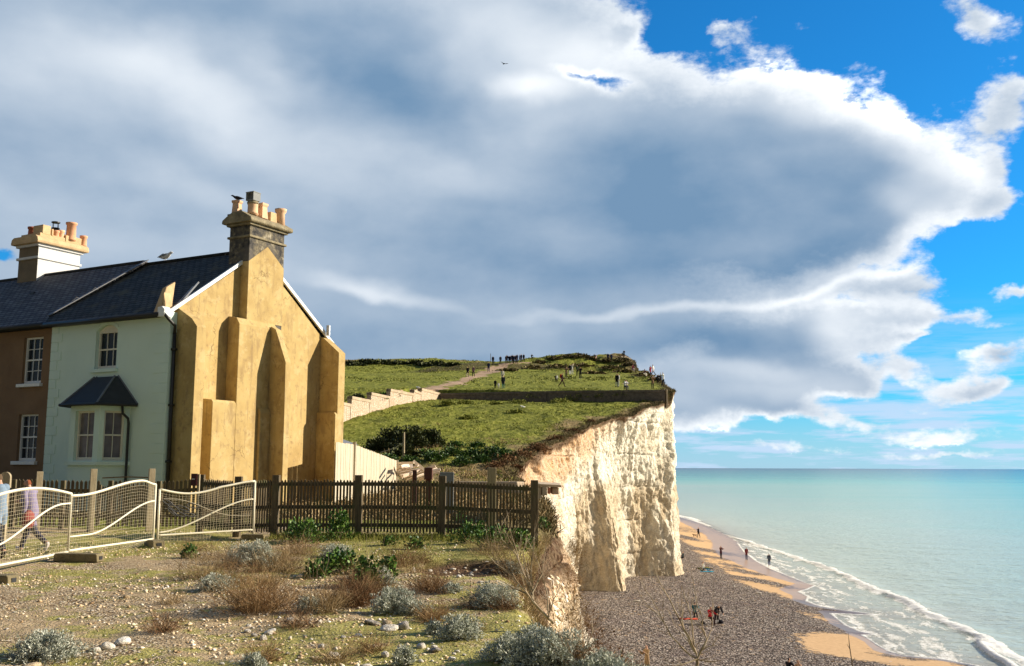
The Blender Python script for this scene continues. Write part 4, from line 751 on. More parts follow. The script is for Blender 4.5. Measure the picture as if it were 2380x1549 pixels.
cw = MB(); cw.lathe([(.05, 0), (.16, .05), (.16, .09), (.05, .10)], (-.55, 4.45, zt+.42), 12); cw.lathe([(.17, .30), (.17, .34), (.05, .36)], (-.55, 4.45, zt+.42), 12)
for k in range(4): cw.tube([(-.55+.13*math.cos(k*1.57), 4.45+.13*math.sin(k*1.57), zt+.48), (-.55+.13*math.cos(k*1.57), 4.45+.13*math.sin(k*1.57), zt+.74)], .012, 5)
cw.tube([(-.55, 4.45, zt-.1), (-.55, 4.45, zt+.46)], .10, 10)
cw.build('flue_cowl', MT['black'], CH)
# small white outbuilding and the flue pipe beyond the gable
ob = W(795, 1060, 46.); OB = empty('white_outbuilding', (ob[0]-2.3, 46, E-1.0), -PH*.8, 'low white outbuilding with dark hipped roof beyond the gable', 'shed')
o = MB(); o.box(-2.6, 1.35, 0, 3, 0, 2.05); o.build('wall', MT['white'], OB); o = MB(); o.add([(-2.8, -.2, 2.05), (1.6, -.2, 2.05), (1.6, 3.2, 2.05), (-2.8, 3.2, 2.05), (-2.0, 1.5, 2.75), (.2, 1.5, 2.75)], [(0, 1, 5, 4), (1, 2, 5), (2, 3, 4, 5), (3, 0, 4), (3, 2, 1, 0)]); o.box(-2.8, 1.6, -.22, -.2, 1.97, 2.05); o.build('roof', MT['lead'], OB)
fp = MB(); fp.tube([(.2, 7.3, 6.3), (.2, 7.3, 6.68)], .075, 10); fp.build('flue_pipe', MT['grey_metal'], H)
# birds
def bird(name, at, rz, sc, mb_, mw_, label, perch=True):
    B = empty(name, at, rz, label, 'bird'); b = MB()
    pr_ = [(.0, -.20, .10, .005), (.0, -.14, .10, .035), (.0, -.06, .105, .065), (0, .04, .115, .068), (0, .11, .135, .045), (0, .15, .165, .032), (0, .185, .18, .034), (0, .215, .178, .02), (0, .25, .17, .004)]
    b.tube([(p[0], p[1], p[2]) for p in pr_], [p[3] for p in pr_], 10)
    for s in (-1, 1): b.tube([(s*.02, .0, .06), (s*.02, .01, .0)], .005, 5)
    b.build('body', mb_, B, True); w = MB()
    for s in (-1, 1): w.tube([(s*.055, .07, .135), (s*.066, .0, .13), (s*.045, -.12, .115), (s*.02, -.25, .10)], [.022, .035, .022, .004], 8)
    w.build('wings', mw_, B, True); B.scale = (sc,)*3; return B
def Hp(x, y, z): return Vector(C0)+Matrix.Rotation(-PH, 3, 'Z') @ Vector((x, y, z))
bird('seagull', Hp(-4.55, 3.76, zr+.06), -PH-math.pi/2, 1.55, MT['gullw'], MT['gullg'], 'white gull with grey wings resting on the cottage roof ridge')
bird('crow', Hp(-.48, 3.1, 10.495), -PH+2.4, .9, MT['crow'], MT['crow'], 'dark bird perched on top of the leftmost chimney pot of the end cottage')
bird('crow', Hp(-.56, 2.84, 9.84), -PH+.6, .75, MT['crow'], MT['crow'], 'dark bird sitting low on the cornice below the chimney pots')
pt = W(1171, 149, 60); fb = empty('flying_bird', pt, .6, 'tiny dark bird flying high against the pale cloud', 'bird')
b = MB(); b.tube([(0, -.12, 0), (0, 0, 0), (0, .1, 0)], [.01, .035, .008], 6); b.add([(0, .04, .01), (-.22, -.02, .09), (-.3, -.1, .05), (0, -.05, .01), (.22, -.02, .09), (.3, -.1, .05), (0, .04, -.005), (0, -.05, -.005)], [(0, 1, 2, 3), (0, 3, 5, 4), (6, 7, 2, 1), (6, 4, 5, 7)]); b.build('body', MT['crow'], fb)
# ---------------------------------------------------------------- fences
def P2(px, y, h=0): r = ray(px, 1087); return Vector((r[0]/r[1]*y, y, ground(r[0]/r[1]*y, y)+h))
def picket_fence(pts, label, post_h, top_h, pitch, pw, rails, mat, lean=.01, post_w=.13, every=1, name='picket_fence', missing=0.0, bot=.10):
    """posts at pts; each bay gets one panel of pointed pickets and one set of rails"""
    F = empty(name, pts[0], 0, label, 'fence'); O = Vector(pts[0])
    for i, p in enumerate(pts):
        m = MB(); q = Vector(p)-O; w = post_w/2; m.box(-w, w, -w*.8, w*.8, -.5, post_h); o = m.build('post', MT[mat], F, bevel=.008); o.location = q; o.rotation_euler = (random.uniform(-lean, lean), random.uniform(-lean, lean), random.uniform(-.1, .1))
    for a, b in zip(pts[:-1], pts[1:]):
        A = Vector(a)-O; B = Vector(b)-O; d = B-A; L = math.hypot(d.x, d.y); u = Vector((d.x/L, d.y/L, 0)); nv = Vector((u.y, -u.x, 0)); nv = nv if nv.y < 0 else -nv
        m = MB(); n = int((L-post_w-.02)/pitch)
        for k in range(n):
            if random.random() < missing: continue
            t = (post_w/2+.03+(k+.5)*pitch)/L; c = A+d*t; z0 = c.z+bot+random.uniform(-.015, .015); z1 = c.z+top_h+random.uniform(-.012, .012); tw = random.uniform(-.006, .006)
            V = []
            for off in (0, .020):
                cc = c+nv*(.035+off)
                for x, z in ((-pw/2, z0), (pw/2, z0), (pw/2, z1-pw*.7), (0, z1), (-pw/2, z1-pw*.7)): V.append((cc.x+u.x*(x+tw*(z-z0)), cc.y+u.y*(x+tw*(z-z0)), z))
            m.add(V, [(4, 3, 2, 1, 0), (5, 6, 7, 8, 9), (0, 1, 6, 5), (1, 2, 7, 6), (2, 3, 8, 7), (3, 4, 9, 8), (4, 0, 5, 9)])
        m.build('picket_panel', MT[mat], F)
        for h in rails:
            r = MB(); r.bar(A+Vector((0, 0, h))+u*(post_w/2+.004)+nv*.01, B+Vector((0, 0, h))-u*(post_w/2+.004)+nv*.01, .045, .075); r.build('rail', MT[mat], F)
    return F
RL = (.24, .60, 1.06)
fp_ = [P2(470, 21.6, 0), P2(556, 20.9, 0), P2(643, 20.4, 0), P2(836, 20.4, 0), P2(1028, 20.4, 0), P2(1242, 20.4, .12)]
picket_fence(fp_, 'dark weathered picket fence running across the cliff-top ground to the cliff edge', 1.24, 1.15, .066, .040, RL, 'fence', post_w=.145)
# posts with pale lit sides standing just behind it
for i, (px, y, h) in enumerate(((1143, 23.5, 1.40),)):
    m = MB(); m.box(-.09, .09, -.09, .09, -.3, h); o = m.build('fence_post', MT['oldwood'], None, bevel=.008); o.location = P2(px, y); o.rotation_euler = (0, 0, .2)
    tag(o, 'square timber post rising behind the picket fence near the cliff end', 'post')
f2 = [P2(px, 22.9+max(0, (px-150))*.001) for px in (-70, 36, 150, 260, 372, 476)]
picket_fence(f2, 'older picket fence with bright-edged pales in front of the two cottages', 1.08, 1.09, .095, .062, (.28, .85), 'fence', post_w=.10, missing=.03, bot=.04)
f3 = [P2(235, 24.6), P2(300, 24.6), P2(378, 24.5)]
picket_fence(f3, 'fine dark palisade gate panel behind the middle tall post', .95, .92, .055, .028, (.2, .75), 'fence', post_w=.08, name='palisade_gate')
TP = [(93, 22.3, 1.28, 'leftmost tall timber post, in front of the brown cottage'), (218, 22.0, 1.36, 'tall pale timber post in front of the bay window'), (353, 22.1, 1.36, 'tall pale timber post standing right of the bay window')]
for px, y, h, lb in TP:
    m = MB(); m.box(-.065, .065, -.06, .06, -.3, h); o = m.build('timber_post', MT['palewood'], None, bevel=.006); p = P2(px, y); o.location = p; o.rotation_euler = (0, .006, .5); tag(o, lb, 'post', 'tall timber posts before the cottages')
m = MB(); a = P2(240, 22.3, 1.16); b = P2(352, 22.3, 1.16); m.tube([a, (a+b)/2+Vector((0, 0, .02)), b], .016, 6); o = m.build('gate_rail', MT['fence'], None); tag(o, 'thin dark rail strung level between the tall timber posts', 'rail')
# rounded sign board
sg = P2(15, 19.2); SG = empty('notice_board', sg, -.35, 'pale round-topped notice board on two short legs at the left edge', 'sign'); m = MB()
pts = [(-.13, 1.02), (.13, 1.02), (.13, 1.22)]+[(.13*math.cos(a), 1.22+.10*math.sin(a)) for a in np.linspace(.2, math.pi-.2, 8)]+[(-.13, 1.22)]; m.prism(pts, 'y', -.02, .02); m.build('board', MT['palewood'], SG)
m = MB()
m.box(-.095, -.045, -.02, .02, 0, 1.018); m.build('leg', MT['palewood'], SG); m = MB(); m.box(.045, .095, -.02, .02, 0, 1.018); m.build('leg', MT['palewood'], SG)
nb = P2(455, 20.9); NO = empty('notice_post', nb, -.1, 'white-edged post carrying a small maroon notice where the fences meet', 'sign'); m = MB(); m.box(.06, .10, -.02, .02, 0, 1.26); m.build('post', MT['palewood'], NO)
m = MB(); m.box(-.07, .055, -.05, -.01, 1.02, 1.27); o = m.build('notice', MT['notice'], NO); m = MB(); m.box(-.05, .01, -.054, -.0505, 1.15, 1.165); m.build('notice_strip', MT['white'], o)
# ---------------------------------------------------------------- wavy mesh barriers
def barrier(A, B, top, bot, wave, label, sag=None, seed=0):
    """A,B ground points; top(t), bot(t), wave(t) heights above the ground line"""
    R = empty('mesh_barrier', A, 0, label, 'barrier', 'wavy mesh barrier panels in a row'); A = Vector(A); d = Vector(B)-A; rnd = random.Random(seed)
    P = lambda t, h: d*t+Vector((0, 0, h)); ts = [i/28 for i in range(29)]
    f = MB(); f.tube([P(t, top(t)) for t in ts], .021, 8); f.tube([P(t, bot(t)) for t in ts], .019, 8)
    for t in (0, 1): f.tube([P(t, bot(t)-.12), P(t, top(t))], .022, 8)
    f.build('frame', MT['barrier'], R, True)
    f = MB(); f.tube([P(t, wave(t)) for t in ts], .015, 8); f.build('wave_bar', MT['barrier'], R, True)
    w = MB(); L = d.length; n = int(L/.06); r = .0016; nrm = Vector((d.y, -d.x, 0)).normalized()
    for i in range(1, n):
        t = i/n; j = .006*math.sin(i*.7+seed); a = bot(t)-(sag(t) if sag else 0); w.tube([P(t, a)+nrm*j, P(t, top(t))+nrm*j], r, 4, False)
    nh = 19
    for k in range(nh):
        q = (k+.5)/nh; w.tube([P(t, bot(t)-(sag(t) if sag else 0)*(1-min(1, q*7))+(top(t)-bot(t))*q+.004*math.sin(t*9+k))+nrm*(.006*math.sin(t*7+k)) for t in ts], r, 4, False)
    if sag:
        for k in range(1, 6): w.tube([P(t, bot(t)-sag(t)*k/5) +nrm*(.03*math.sin(t*11+k)) for t in ts], r, 4, False)
    w.build('wire_mesh', MT['wire'], R)
    return R
gp = lambda px, y, h=0: P2(px, y, h)
J0, J1, J2, J3 = P2(-17, 14.1), P2(170, 16.4), P2(364, 18.7), P2(594, 19.9); J2b = P2(374, 18.8)
S1 = lambda t: t*t*(3-2*t)
barrier(J0, J1, lambda t: 1.02+.14*math.sin(math.pi*min(1, t*.85+.12)), lambda t: .10, lambda t: .36+.52*S1(min(1, t*1.12)), 'cream wavy mesh barrier panel nearest the left edge, arched top', None, 1)
barrier(J1, J2, lambda t: 1.00+.20*S1(max(0, min(1, (t-.08)/.72)))-.08*S1(max(0, (t-.82)/.18)), lambda t: .12, lambda t: .34+.48*S1(max(0, (t-.2)/.8)), 'middle cream mesh barrier panel with S-curved top and loose wire hanging below', lambda t: .16*math.sin(math.pi*min(1, t*1.1))+.03, 2)
barrier(J2b, J3, lambda t: 1.03-.10*math.sin(math.pi*min(1, t*1.6))*(t < .625)+.10*S1(max(0, (t-.55)/.45)), lambda t: .18, lambda t: .23+.55*S1(t), 'cream mesh barrier panel with sagging top rail standing against the dark picket fence', lambda t: .12*(t < .55), 3)
def foot(p, rz, label, L=.62):
    R = empty('concrete_block', p, rz, label, 'concrete foot', 'concrete feet holding the mesh barriers'); m = MB()
    m.prism([(-L/2, 0), (L/2, 0), (L/2-.01, .10), (L/2-.03, .125), (-L/2+.03, .125), (-L/2+.01, .10)], 'y', -.11, .11); m.build('block', MT['concrete'], R, bevel=.012)
    h = MB(); h.box(L/2-.004, L/2+.002, -.045, .045, .03, .085); h.build('socket_hole', MT['black'], R)
foot(P2(196, 16.0)+Vector((0, 0, -.01)), -.12, 'long mossy concrete foot under the joint of the first two barrier panels', .74)
foot(P2(368, 18.5)+Vector((0, 0, -.01)), -.9, 'short concrete foot under the joint beside the third barrier panel', .5)
foot(P2(16, 13.3)+Vector((0, 0, -.01)), -.2, 'concrete foot with square socket lying at the left edge of the gravel', .45)
foot(P2(598, 19.7)+Vector((0, 0, -.01)), -.2, 'dark concrete foot beneath the right end of the third barrier', .5)
# cable coils hanging on the third barrier
CO = empty('cable_coils', P2(410, 18.9), 0, 'dark cable loops with pale ties tangled on the third barrier panel', 'cable')
d3 = (J3-J2b); nn = Vector((d3.y, -d3.x, 0)).normalized(); nn = nn if nn.y < 0 else -nn
m = MB(); tie = MB(); base = P2(410, 18.9)
for k, (t, h, rx, rz_, tl) in enumerate(((.08, .78, .10, .03, -.5), (.14, .68, .13, .035, -.6), (.24, .66, .12, .03, -.35), (.34, .70, .12, .035, -.25), (.20, .56, .13, .03, -.4), (.30, .54, .12, .028, -.3), (.13, .60, .12, .02, -.7))):
    c = J2b+d3*t+Vector((0, 0, h))+nn*.035-base; u = d3.normalized(); loop = []
    for i in range(19): a = 2*math.pi*i/18; x = rx*math.cos(a); z = rz_*math.sin(a); loop.append(c+u*(x*math.cos(tl)-z*math.sin(tl))+Vector((0, 0, x*math.sin(tl)+z*math.cos(tl))))
    m.tube(loop, .010, 5, False); tie.tube([loop[i] for i in range(10, 19)], .0045, 4)
m.build('loop', MT['black'], CO); tie.tube([J2b+d3*t+Vector((0, 0, .85-.42*t+.06*math.sin(t*7)))+nn*.04-base for t in np.linspace(.04, .95, 14)], .005, 4); tie.build('cord', MT['rope'], CO)
# tag plate on second panel
m = MB(); c = J1+(J2-J1)*.06+Vector((0, 0, .74)); m.lathe([(.05, 0), (.055, .01), (.05, .02)], (0, 0, 0), 12, .4); o = m.build('barrier_clamp', MT['barrier'], None); o.location = c+Vector((0, -.05, 0)); tag(o, 'small oval clamp hanging on the middle barrier near its left end', 'clamp')
# ---------------------------------------------------------------- boards, timber, odds and ends behind the fence
BF = empty('board_fence', P2(790, 36), 0, 'tall pale vertical board fence beside the gable, stepping down to the right', 'fence'); O = P2(790, 36)
def boards(a, b, za, zb, nm, n):
    m = MB(); A = Vector(a)-O; B = Vector(b)-O; u = (B-A); u.z = 0; u.normalize()
    for i in range(n):
        t0 = i/n; t1 = (i+1)/n-.0025*(20/n); p = A+(B-A)*t0; q = A+(B-A)*t1; z0 = za+(zb-za)*t0+random.uniform(-.01, .01); off = Vector((u.y, -u.x, 0))*random.uniform(-.006, .006)
        p = p+off; q = q+off; k = Vector((u.y, -u.x, 0))*.02
        V = [(p.x, p.y, -1), (q.x, q.y, -1), (q.x, q.y, z0-O.z), (p.x, p.y, z0-O.z)]; V += [(x-k.x, y-k.y, z) for x, y, z in V]
        m.add(V, [(0, 1, 2, 3), (7, 6, 5, 4), (0, 4, 5, 1), (1, 5, 6, 2), (2, 6, 7, 3), (3, 7, 4, 0)])
    m.build(nm, MT['lightwood'], BF)
a, b, c = P2(780, 34), P2(823, 36.5), P2(923, 43.5); boards(a, b, E+.84, E+.80, 'board_panel', 12); boards(b, c, E+.80, E+.26, 'board_panel', 42)
m = MB(); q = b-O; m.box(q.x-.06, q.x+.06, q.y-.1, q.y-.02, -1, E+.90-O.z); q = c-O; m.box(q.x-.05, q.x+.05, q.y-.1, q.y-.02, -1, E+.30-O.z); m.build('post', MT['lightwood'], BF)
# heap of sawn timber
def Wp(px, py, y): return Vector(W(px, py, y))
TB = [((925, 1077), (962, 1076)), ((960, 1072), (988, 1094)), ((925, 1089), (955, 1085)), ((928, 1095), (972, 1083)), ((930, 1100), (978, 1090)), ((935, 1107), (985, 1092)), ((940, 1112), (1000, 1092)), ((948, 1104), (1012, 1084)),
      ((960, 1110), (1016, 1090)), ((975, 1116), (1010, 1100)), ((990, 1106), (1022, 1098)), ((930, 1085), (948, 1080)), ((945, 1118), (978, 1098)), ((985, 1100), (1024, 1092)), ((925, 1083), (935, 1110)), ((955, 1078), (957, 1090)), ((1008, 1098), (1030, 1102))]
LBT = ['pale sawn board lying in the timber heap beside the board fence']
for i, (p, q) in enumerate(TB):
    y = 41.5+(i % 5)*.35; A = Wp(*p, y); B = Wp(*q, y+.9*((i*7) % 3-1)); L = (B-A)/2; m = MB(); m.bar(-L, L, .05+.04*(i % 3), .09+.03*(i % 2), .3*i); o = m.build('timber_board', MT['timber'], None, bevel=.004); o.location = (A+B)/2
    lb = 'timber board on top of the heap, tilted steeply down to the right' if i == 1 else LBT[0]; tag(o, lb, 'timber', 'sawn timber heap by the board fence')
for i, (px, y0, y1, y, w, mt, lb) in enumerate(((964, 1093, 1120, 32, .13, 'rust', 'rusty channel-section post in front of the timber heap'), (996, 1087, 1122, 32, .15, 'rust', 'rust-brown post with a wider square cap right of the timber heap'))):
    T_ = Wp(px, y0, y); m = MB(); m.box(-w/2, w/2, -w/2, w/2, -1.6, 0); 
    if i: m.box(-w*.85, w*.85, -w*.85, w*.85, -.38, -.003)
    o = m.build('rusty_post', MT[mt], None, bevel=.01); o.location = T_; tag(o, lb, 'post')
m = MB(); p = Wp(1022, 1098, 28); q = Wp(1055, 1098, 28); m.box(0, q.x-p.x, 0, .04, -1.3, 0); o = m.build('grey_sheet', MT['board'], None, bevel=.01); o.location = p; tag(o, 'upright grey sheet standing behind the picket fence', 'sheet')
m = MB(); p = Wp(1068, 1119, 30); q = Wp(1210, 1120, 28); u = q-p; m.bar((0, 0, -.16), (u.x, u.y, u.z-.16), .3, .32); o = m.build('low_wall_remnant', MT['slab'], None, bevel=.03); o.location = p; tag(o, 'low broken concrete wall behind the cliff end of the fence', 'wall')
SR = empty('broken_slab', Wp(1255, 1140, 26), 0, 'broken concrete floor slab with red brick poking out of the cliff edge beside the fence end', 'rubble'); o_ = Wp(1255, 1140, 26)
m = MB(); a, b = Wp(1250, 1124, 26)-o_, Wp(1306, 1124, 26)-o_; m.add([(a.x, -.4, a.z-.07), (b.x, -.2, a.z-.10), (b.x+.1, 3, a.z-.10), (a.x, 3, a.z-.07), (a.x, -.45, a.z), (b.x-.03, -.25, a.z-.03), (b.x+.1, 3, a.z-.03), (a.x, 3, a.z)], [(0, 3, 2, 1), (4, 5, 6, 7), (0, 1, 5, 4), (1, 2, 6, 5), (2, 3, 7, 6), (3, 0, 4, 7)]); m.build('slab', MT['slab'], SR, bevel=.015); m = MB(); m.box(a.x+.1, a.x+.24, -.35, .4, a.z-.30, a.z-.073); m.box(b.x-.26, b.x-.08, -.1, 1.2, a.z-.28, a.z-.105); m.box(a.x-.1, a.x+.08, -.3, 1, a.z-.4, a.z-.073); m.build('broken_pier', MT['slab'], SR, bevel=.02)
m = MB(); m.box(a.x+.25, b.x-.31, -.25, .8, a.z-.26, a.z-.105); m.build('brickwork', MT['brick'], SR, bevel=.01)
# posts and rope on the slope
pp = Vector(Wh(938, 1064, lo=30)); LP = empty('slope_post', pp, 0, 'weathered post with a slack rope on the slope above the timber heap', 'post'); m = MB(); m.tube([(0, 0, -.3), (0, .0, 1.5*pp.y/60)], [.09, .07], 7); m.build('post', MT['palewood'], LP)
m = MB(); m.tube([(.02, 0, .9*pp.y/60), (-.6, 0, .55*pp.y/60), (-1.5, 0, .3*pp.y/60), (-1.6, 0, .25*pp.y/60)], .022, 5); m.build('rope', MT['rope'], LP)
for i, (px, py, hpx, lb) in enumerate(((985, 1072, 14, 'leftmost short thin stake in the dry grass below the brambles'), (1020, 1072, 26, 'middle thin pale stake in the dry grass of the slope'), (1129, 1062, 26, 'right-hand thin stake standing in the brambles near the cliff edge'))):
    p = Vector(Wh(px, py, lo=30)); m = MB(); m.tube([(0, 0, -.1), (.02, 0, hpx*p.y/2303.)], .03, 6); o = m.build('thin_stake', MT['palewood'], None); o.location = p; tag(o, lb, 'stake')
# ---------------------------------------------------------------- boundary walls on the down
def wall_run(name, pts, label, mat, cap, hts, th=.45, drop=2.2):
    R = empty(name, (*pts[0][:2], E), 0, label, 'wall'); O = Vector((*pts[0][:2], E))
    m = MB(); c = MB()
    for i, (a, b) in enumerate(zip(pts[:-1], pts[1:])):
        A = Vector((a[0], a[1], 0)); B = Vector((b[0], b[1], 0)); u = (B-A).normalized(); nv = Vector((u.y, -u.x, 0))*th/2; za, zb = hts[i]; A -= Vector((O.x, O.y, 0)); B -= Vector((O.x, O.y, 0)); B = B-u*.003
        V = [(A.x+nv.x, A.y+nv.y, za-drop), (B.x+nv.x, B.y+nv.y, zb-drop), (B.x-nv.x, B.y-nv.y, zb-drop), (A.x-nv.x, A.y-nv.y, za-drop), (A.x+nv.x, A.y+nv.y, za), (B.x+nv.x, B.y+nv.y, zb), (B.x-nv.x, B.y-nv.y, zb), (A.x-nv.x, A.y-nv.y, za)]
        Fb = [(0, 3, 2, 1), (4, 5, 6, 7), (0, 1, 5, 4), (1, 2, 6, 5), (2, 3, 7, 6), (3, 0, 4, 7)]; m.add(V, Fb); k = 1.25
        V2 = [(A.x+nv.x*k*s, A.y+nv.y*k*s, za+z) if e == 0 else (B.x+nv.x*k*s, B.y+nv.y*k*s, zb+z) for z in (-.27, .02) for e, s in ((0, 1), (1, 1), (1, -1), (0, -1))]; c.add(V2, Fb)
        if i % 1 == 0: m.add([(A.x+nv.x*1.2*s1+u.x*s2, A.y+nv.y*1.2*s1+u.y*s2, z) for z in (za-drop, za-.28) for s1, s2 in ((1, 0), (1, .35), (-1, .35), (-1, 0))], Fb)
    m.build('masonry', MT[mat], R); c.build('coping', MT[cap], R, bevel=.03)
def onray(px, y): r = ray(px, 950); return (r[0]/r[1]*y, y)
K = onray(1018, 117.5)
sp_ = [(K[0], K[1]), onray(975, 111), onray(957, 107.0), onray(902, 101.2), onray(857, 96.2), onray(812, 91.6), onray(776, 88.0), onray(730, 84)]
pyt = [(920, 916.5), (916, 913.8), (918.5, 915.5), (925, 923), (937, 934), (948.5, 945), (957, 955)]
hts = []
for (a, b), (ta, tb) in zip(zip(sp_[:-1], sp_[1:]), [(917.5, 916), (917.0, 915.5), (922, 917.5), (933, 924.5), (943, 933), (952.5, 942.5), (962, 953)]):
    hts.append(((1087.5-tb-1)/FP*a[1], (1087.5-tb)/FP*a[1]*1.0))
wall_run('stepped_flint_wall', sp_, 'sunlit flint wall with mortar coping stepping down towards the gable', 'flint', 'coping', hts, drop=2.4)
rp = [(16.85, 108.75), (11.5, 110.3), (4, 112.4), (-3, 114.9), (K[0]+.1, K[1]-.1)]; 
tops = [(911.2, 912.6), (912.6, 915), (915, 917.5), (917.5, 920)]
wall_run('long_retaining_wall', rp, 'long dark retaining wall below the grassy field, ending at the cliff edge', 'wall_dark', 'wall_dark', [((1087-ta)/FP*a[1], (1087-tb)/FP*b[1]) for (ta, tb), a, b in zip([(907.5, 909), (909, 912), (912, 915), (915, 918)], rp[:-1], rp[1:])], drop=2.0)
m = MB(); m.box(-.06, .14, -.25, .35, -2.0, 0.02); o = m.build('wall_end_face', MT['coping'], None, bevel=.02); o.location = (16.95, 108.7, E+(1087-907)/FP*108.9); tag(o, 'pale cut end of the retaining wall at the cliff edge', 'wall end')
# ---------------------------------------------------------------- plants and stones
def leafmat(name, a, b, rough=.7, trans=.0, sp=.3):
    t = NT(name); r = t.attr('rnd'); c = t.ramp(r, (.0, tuple(x*.55 for x in a)), (.35, a), (1.0, b)); return t.out(c, rough, sp, None)
ML = dict(silver=leafmat('silver_leaf', (.36, .38, .30), (.74, .76, .68), .9, sp=.15), silver_stem=leafmat('silver_stem', (.16, .13, .09), (.30, .26, .2), .9),
 green=leafmat('mallow_leaf', (.045, .11, .02), (.16, .28, .05), .5), dry=leafmat('dry_stem', (.20, .12, .055), (.50, .33, .17), .9, sp=.1), twig=leafmat('bare_twig', (.30, .22, .14), (.60, .50, .37), .85, sp=.2),
 grass=leafmat('grass_blade', (.14, .16, .025), (.44, .42, .12), .8, sp=.15), hgrass=leafmat('down_grass_blade', (.12, .145, .02), (.42, .41, .10), .8, sp=.15), gorse=leafmat('gorse_leaf', (.03, .042, .012), (.12, .135, .04), .7), heath=leafmat('heath_leaf', (.09, .075, .03), (.33, .26, .14), .8, sp=.1),
 bramble=leafmat('bramble_leaf', (.03, .075, .012), (.11, .20, .035), .5), tan=leafmat('tan_grass', (.22, .15, .07), (.58, .44, .25), .9, sp=.1), redtwig=leafmat('russet_twig', (.12, .065, .03), (.36, .21, .115), .9, sp=.1))
def rnd_attr(n, k, rng): return np.repeat(rng.random(n), k)
def leaf_quads(c, d, up, ln, wd):
    """n kite-shaped leaves: base c, direction d, length ln, width wd"""
    d = d/np.linalg.norm(d, axis=1, keepdims=True); s = np.cross(d, up); s /= np.linalg.norm(s, axis=1, keepdims=True)+1e-9
    V = np.stack([c, c+d*ln[:, None]*.45+s*wd[:, None]*.5, c+d*ln[:, None], c+d*ln[:, None]*.45-s*wd[:, None]*.5], 1).reshape(-1, 3)
    return V, np.arange(len(V)).reshape(-1, 4)
def ribbons(p0, p1, p2, w):
    """bent thin blades as two quads folded across"""
    n = len(p0); d = p2-p0; s = np.cross(d, RNG.normal(size=(n, 3))); s /= np.linalg.norm(s, axis=1, keepdims=True)+1e-9; s *= w[:, None]*.5
    V = np.stack([p0-s, p0+s, p1+s*.8, p1-s*.8, p2+s*.25, p2-s*.25], 1).reshape(-1, 3); b = np.arange(n)[:, None]*6
    F = np.concatenate([b+np.array([[0, 1, 2, 3]]), b+np.array([[3, 2, 4, 5]])]); return V, F
def tufts(xy, hgt, n_per, spread, w, mat, name, rng, lean=.5, parent=None, z=None, **k):
    xy = np.repeat(xy, n_per, 0)+rng.normal(size=(len(xy)*n_per, 2))*spread; h = np.repeat(hgt, n_per)*rng.uniform(.5, 1.1, len(xy)); zz = T(xy[:, 0], xy[:, 1])+E-.01 if z is None else z
    p0 = np.column_stack([xy, zz]); dr = rng.normal(size=(len(xy), 3))*lean; dr[:, 2] = 1; dr /= np.linalg.norm(dr, axis=1, keepdims=True); p1 = p0+dr*h[:, None]*.55; dr2 = dr+rng.normal(size=(len(xy), 3))*.25; dr2[:, 2] -= .15; p2 = p1+dr2*h[:, None]*.5
    ww = w*np.ones(len(xy)); V, F = ribbons(p0, p1, p2, ww); return mesh_obj(name, V, F, mat, parent, False, None, None, dict(rnd=np.repeat(rng.random(len(xy)), 6)))
def dome_pts(n, rng, r, h, lumps=5, shell=.55):
    th = rng.uniform(0, 2*math.pi, n); u = rng.uniform(0, 1, n)**.7; ph = np.arccos(u); rr = shell+(1-shell)*rng.random(n)
    lump = 1+.28*np.sin(lumps*th+rng.uniform(0, 6))*np.sin(ph)+.18*np.sin((lumps+3)*th+2)+.12*np.sin(7*ph+3*th)
    x = np.sin(ph)*np.cos(th)*r*rr*lump; y = np.sin(ph)*np.sin(th)*r*rr*lump*.85; z = np.cos(ph)*h*rr*(.8+.35*np.sin(3*th+rng.uniform(0, 6))*np.sin(ph)); return np.stack([x, y, np.maximum(z, .01)], 1)
RATIO = [.45, .8]
def tube_branch(mb, rng, p, d, L, r, depth, up=.25, spread=.5, n=5, kids=(2, 4)):
    pts = [Vector(p)]; d = Vector(d).normalized(); rs = [r]
    for i in range(n): d = (d+Vector(rng.normal(size=3))*.10+Vector((0, 0, up*.12))).normalized(); pts.append(pts[-1]+d*L/n); rs.append(r*(1-.62*(i+1)/n))
    mb.tube(pts, rs, 5 if r > .004 else 3, False)
    if depth > 0:
        for k in range(rng.integers(*kids)):
            i = int(rng.integers(1, n)); q = (d+Vector(rng.normal(size=3))*spread+Vector((0, 0, up))).normalized(); tube_branch(mb, rng, pts[i], q, L*rng.uniform(*RATIO), rs[i]*.68, depth-1, up, spread, n, kids)
def ramp_attr(o, rng, lo=0, hi=1):
    n = len(o.data.vertices); a = o.data.attributes.new('rnd', 'FLOAT', 'POINT'); a.data.foreach_set('value', rng.uniform(lo, hi, n).astype(np.float32))
GRP = {}
def Wg(px, py): return Vector(Wh(px, py, lo=4.5))
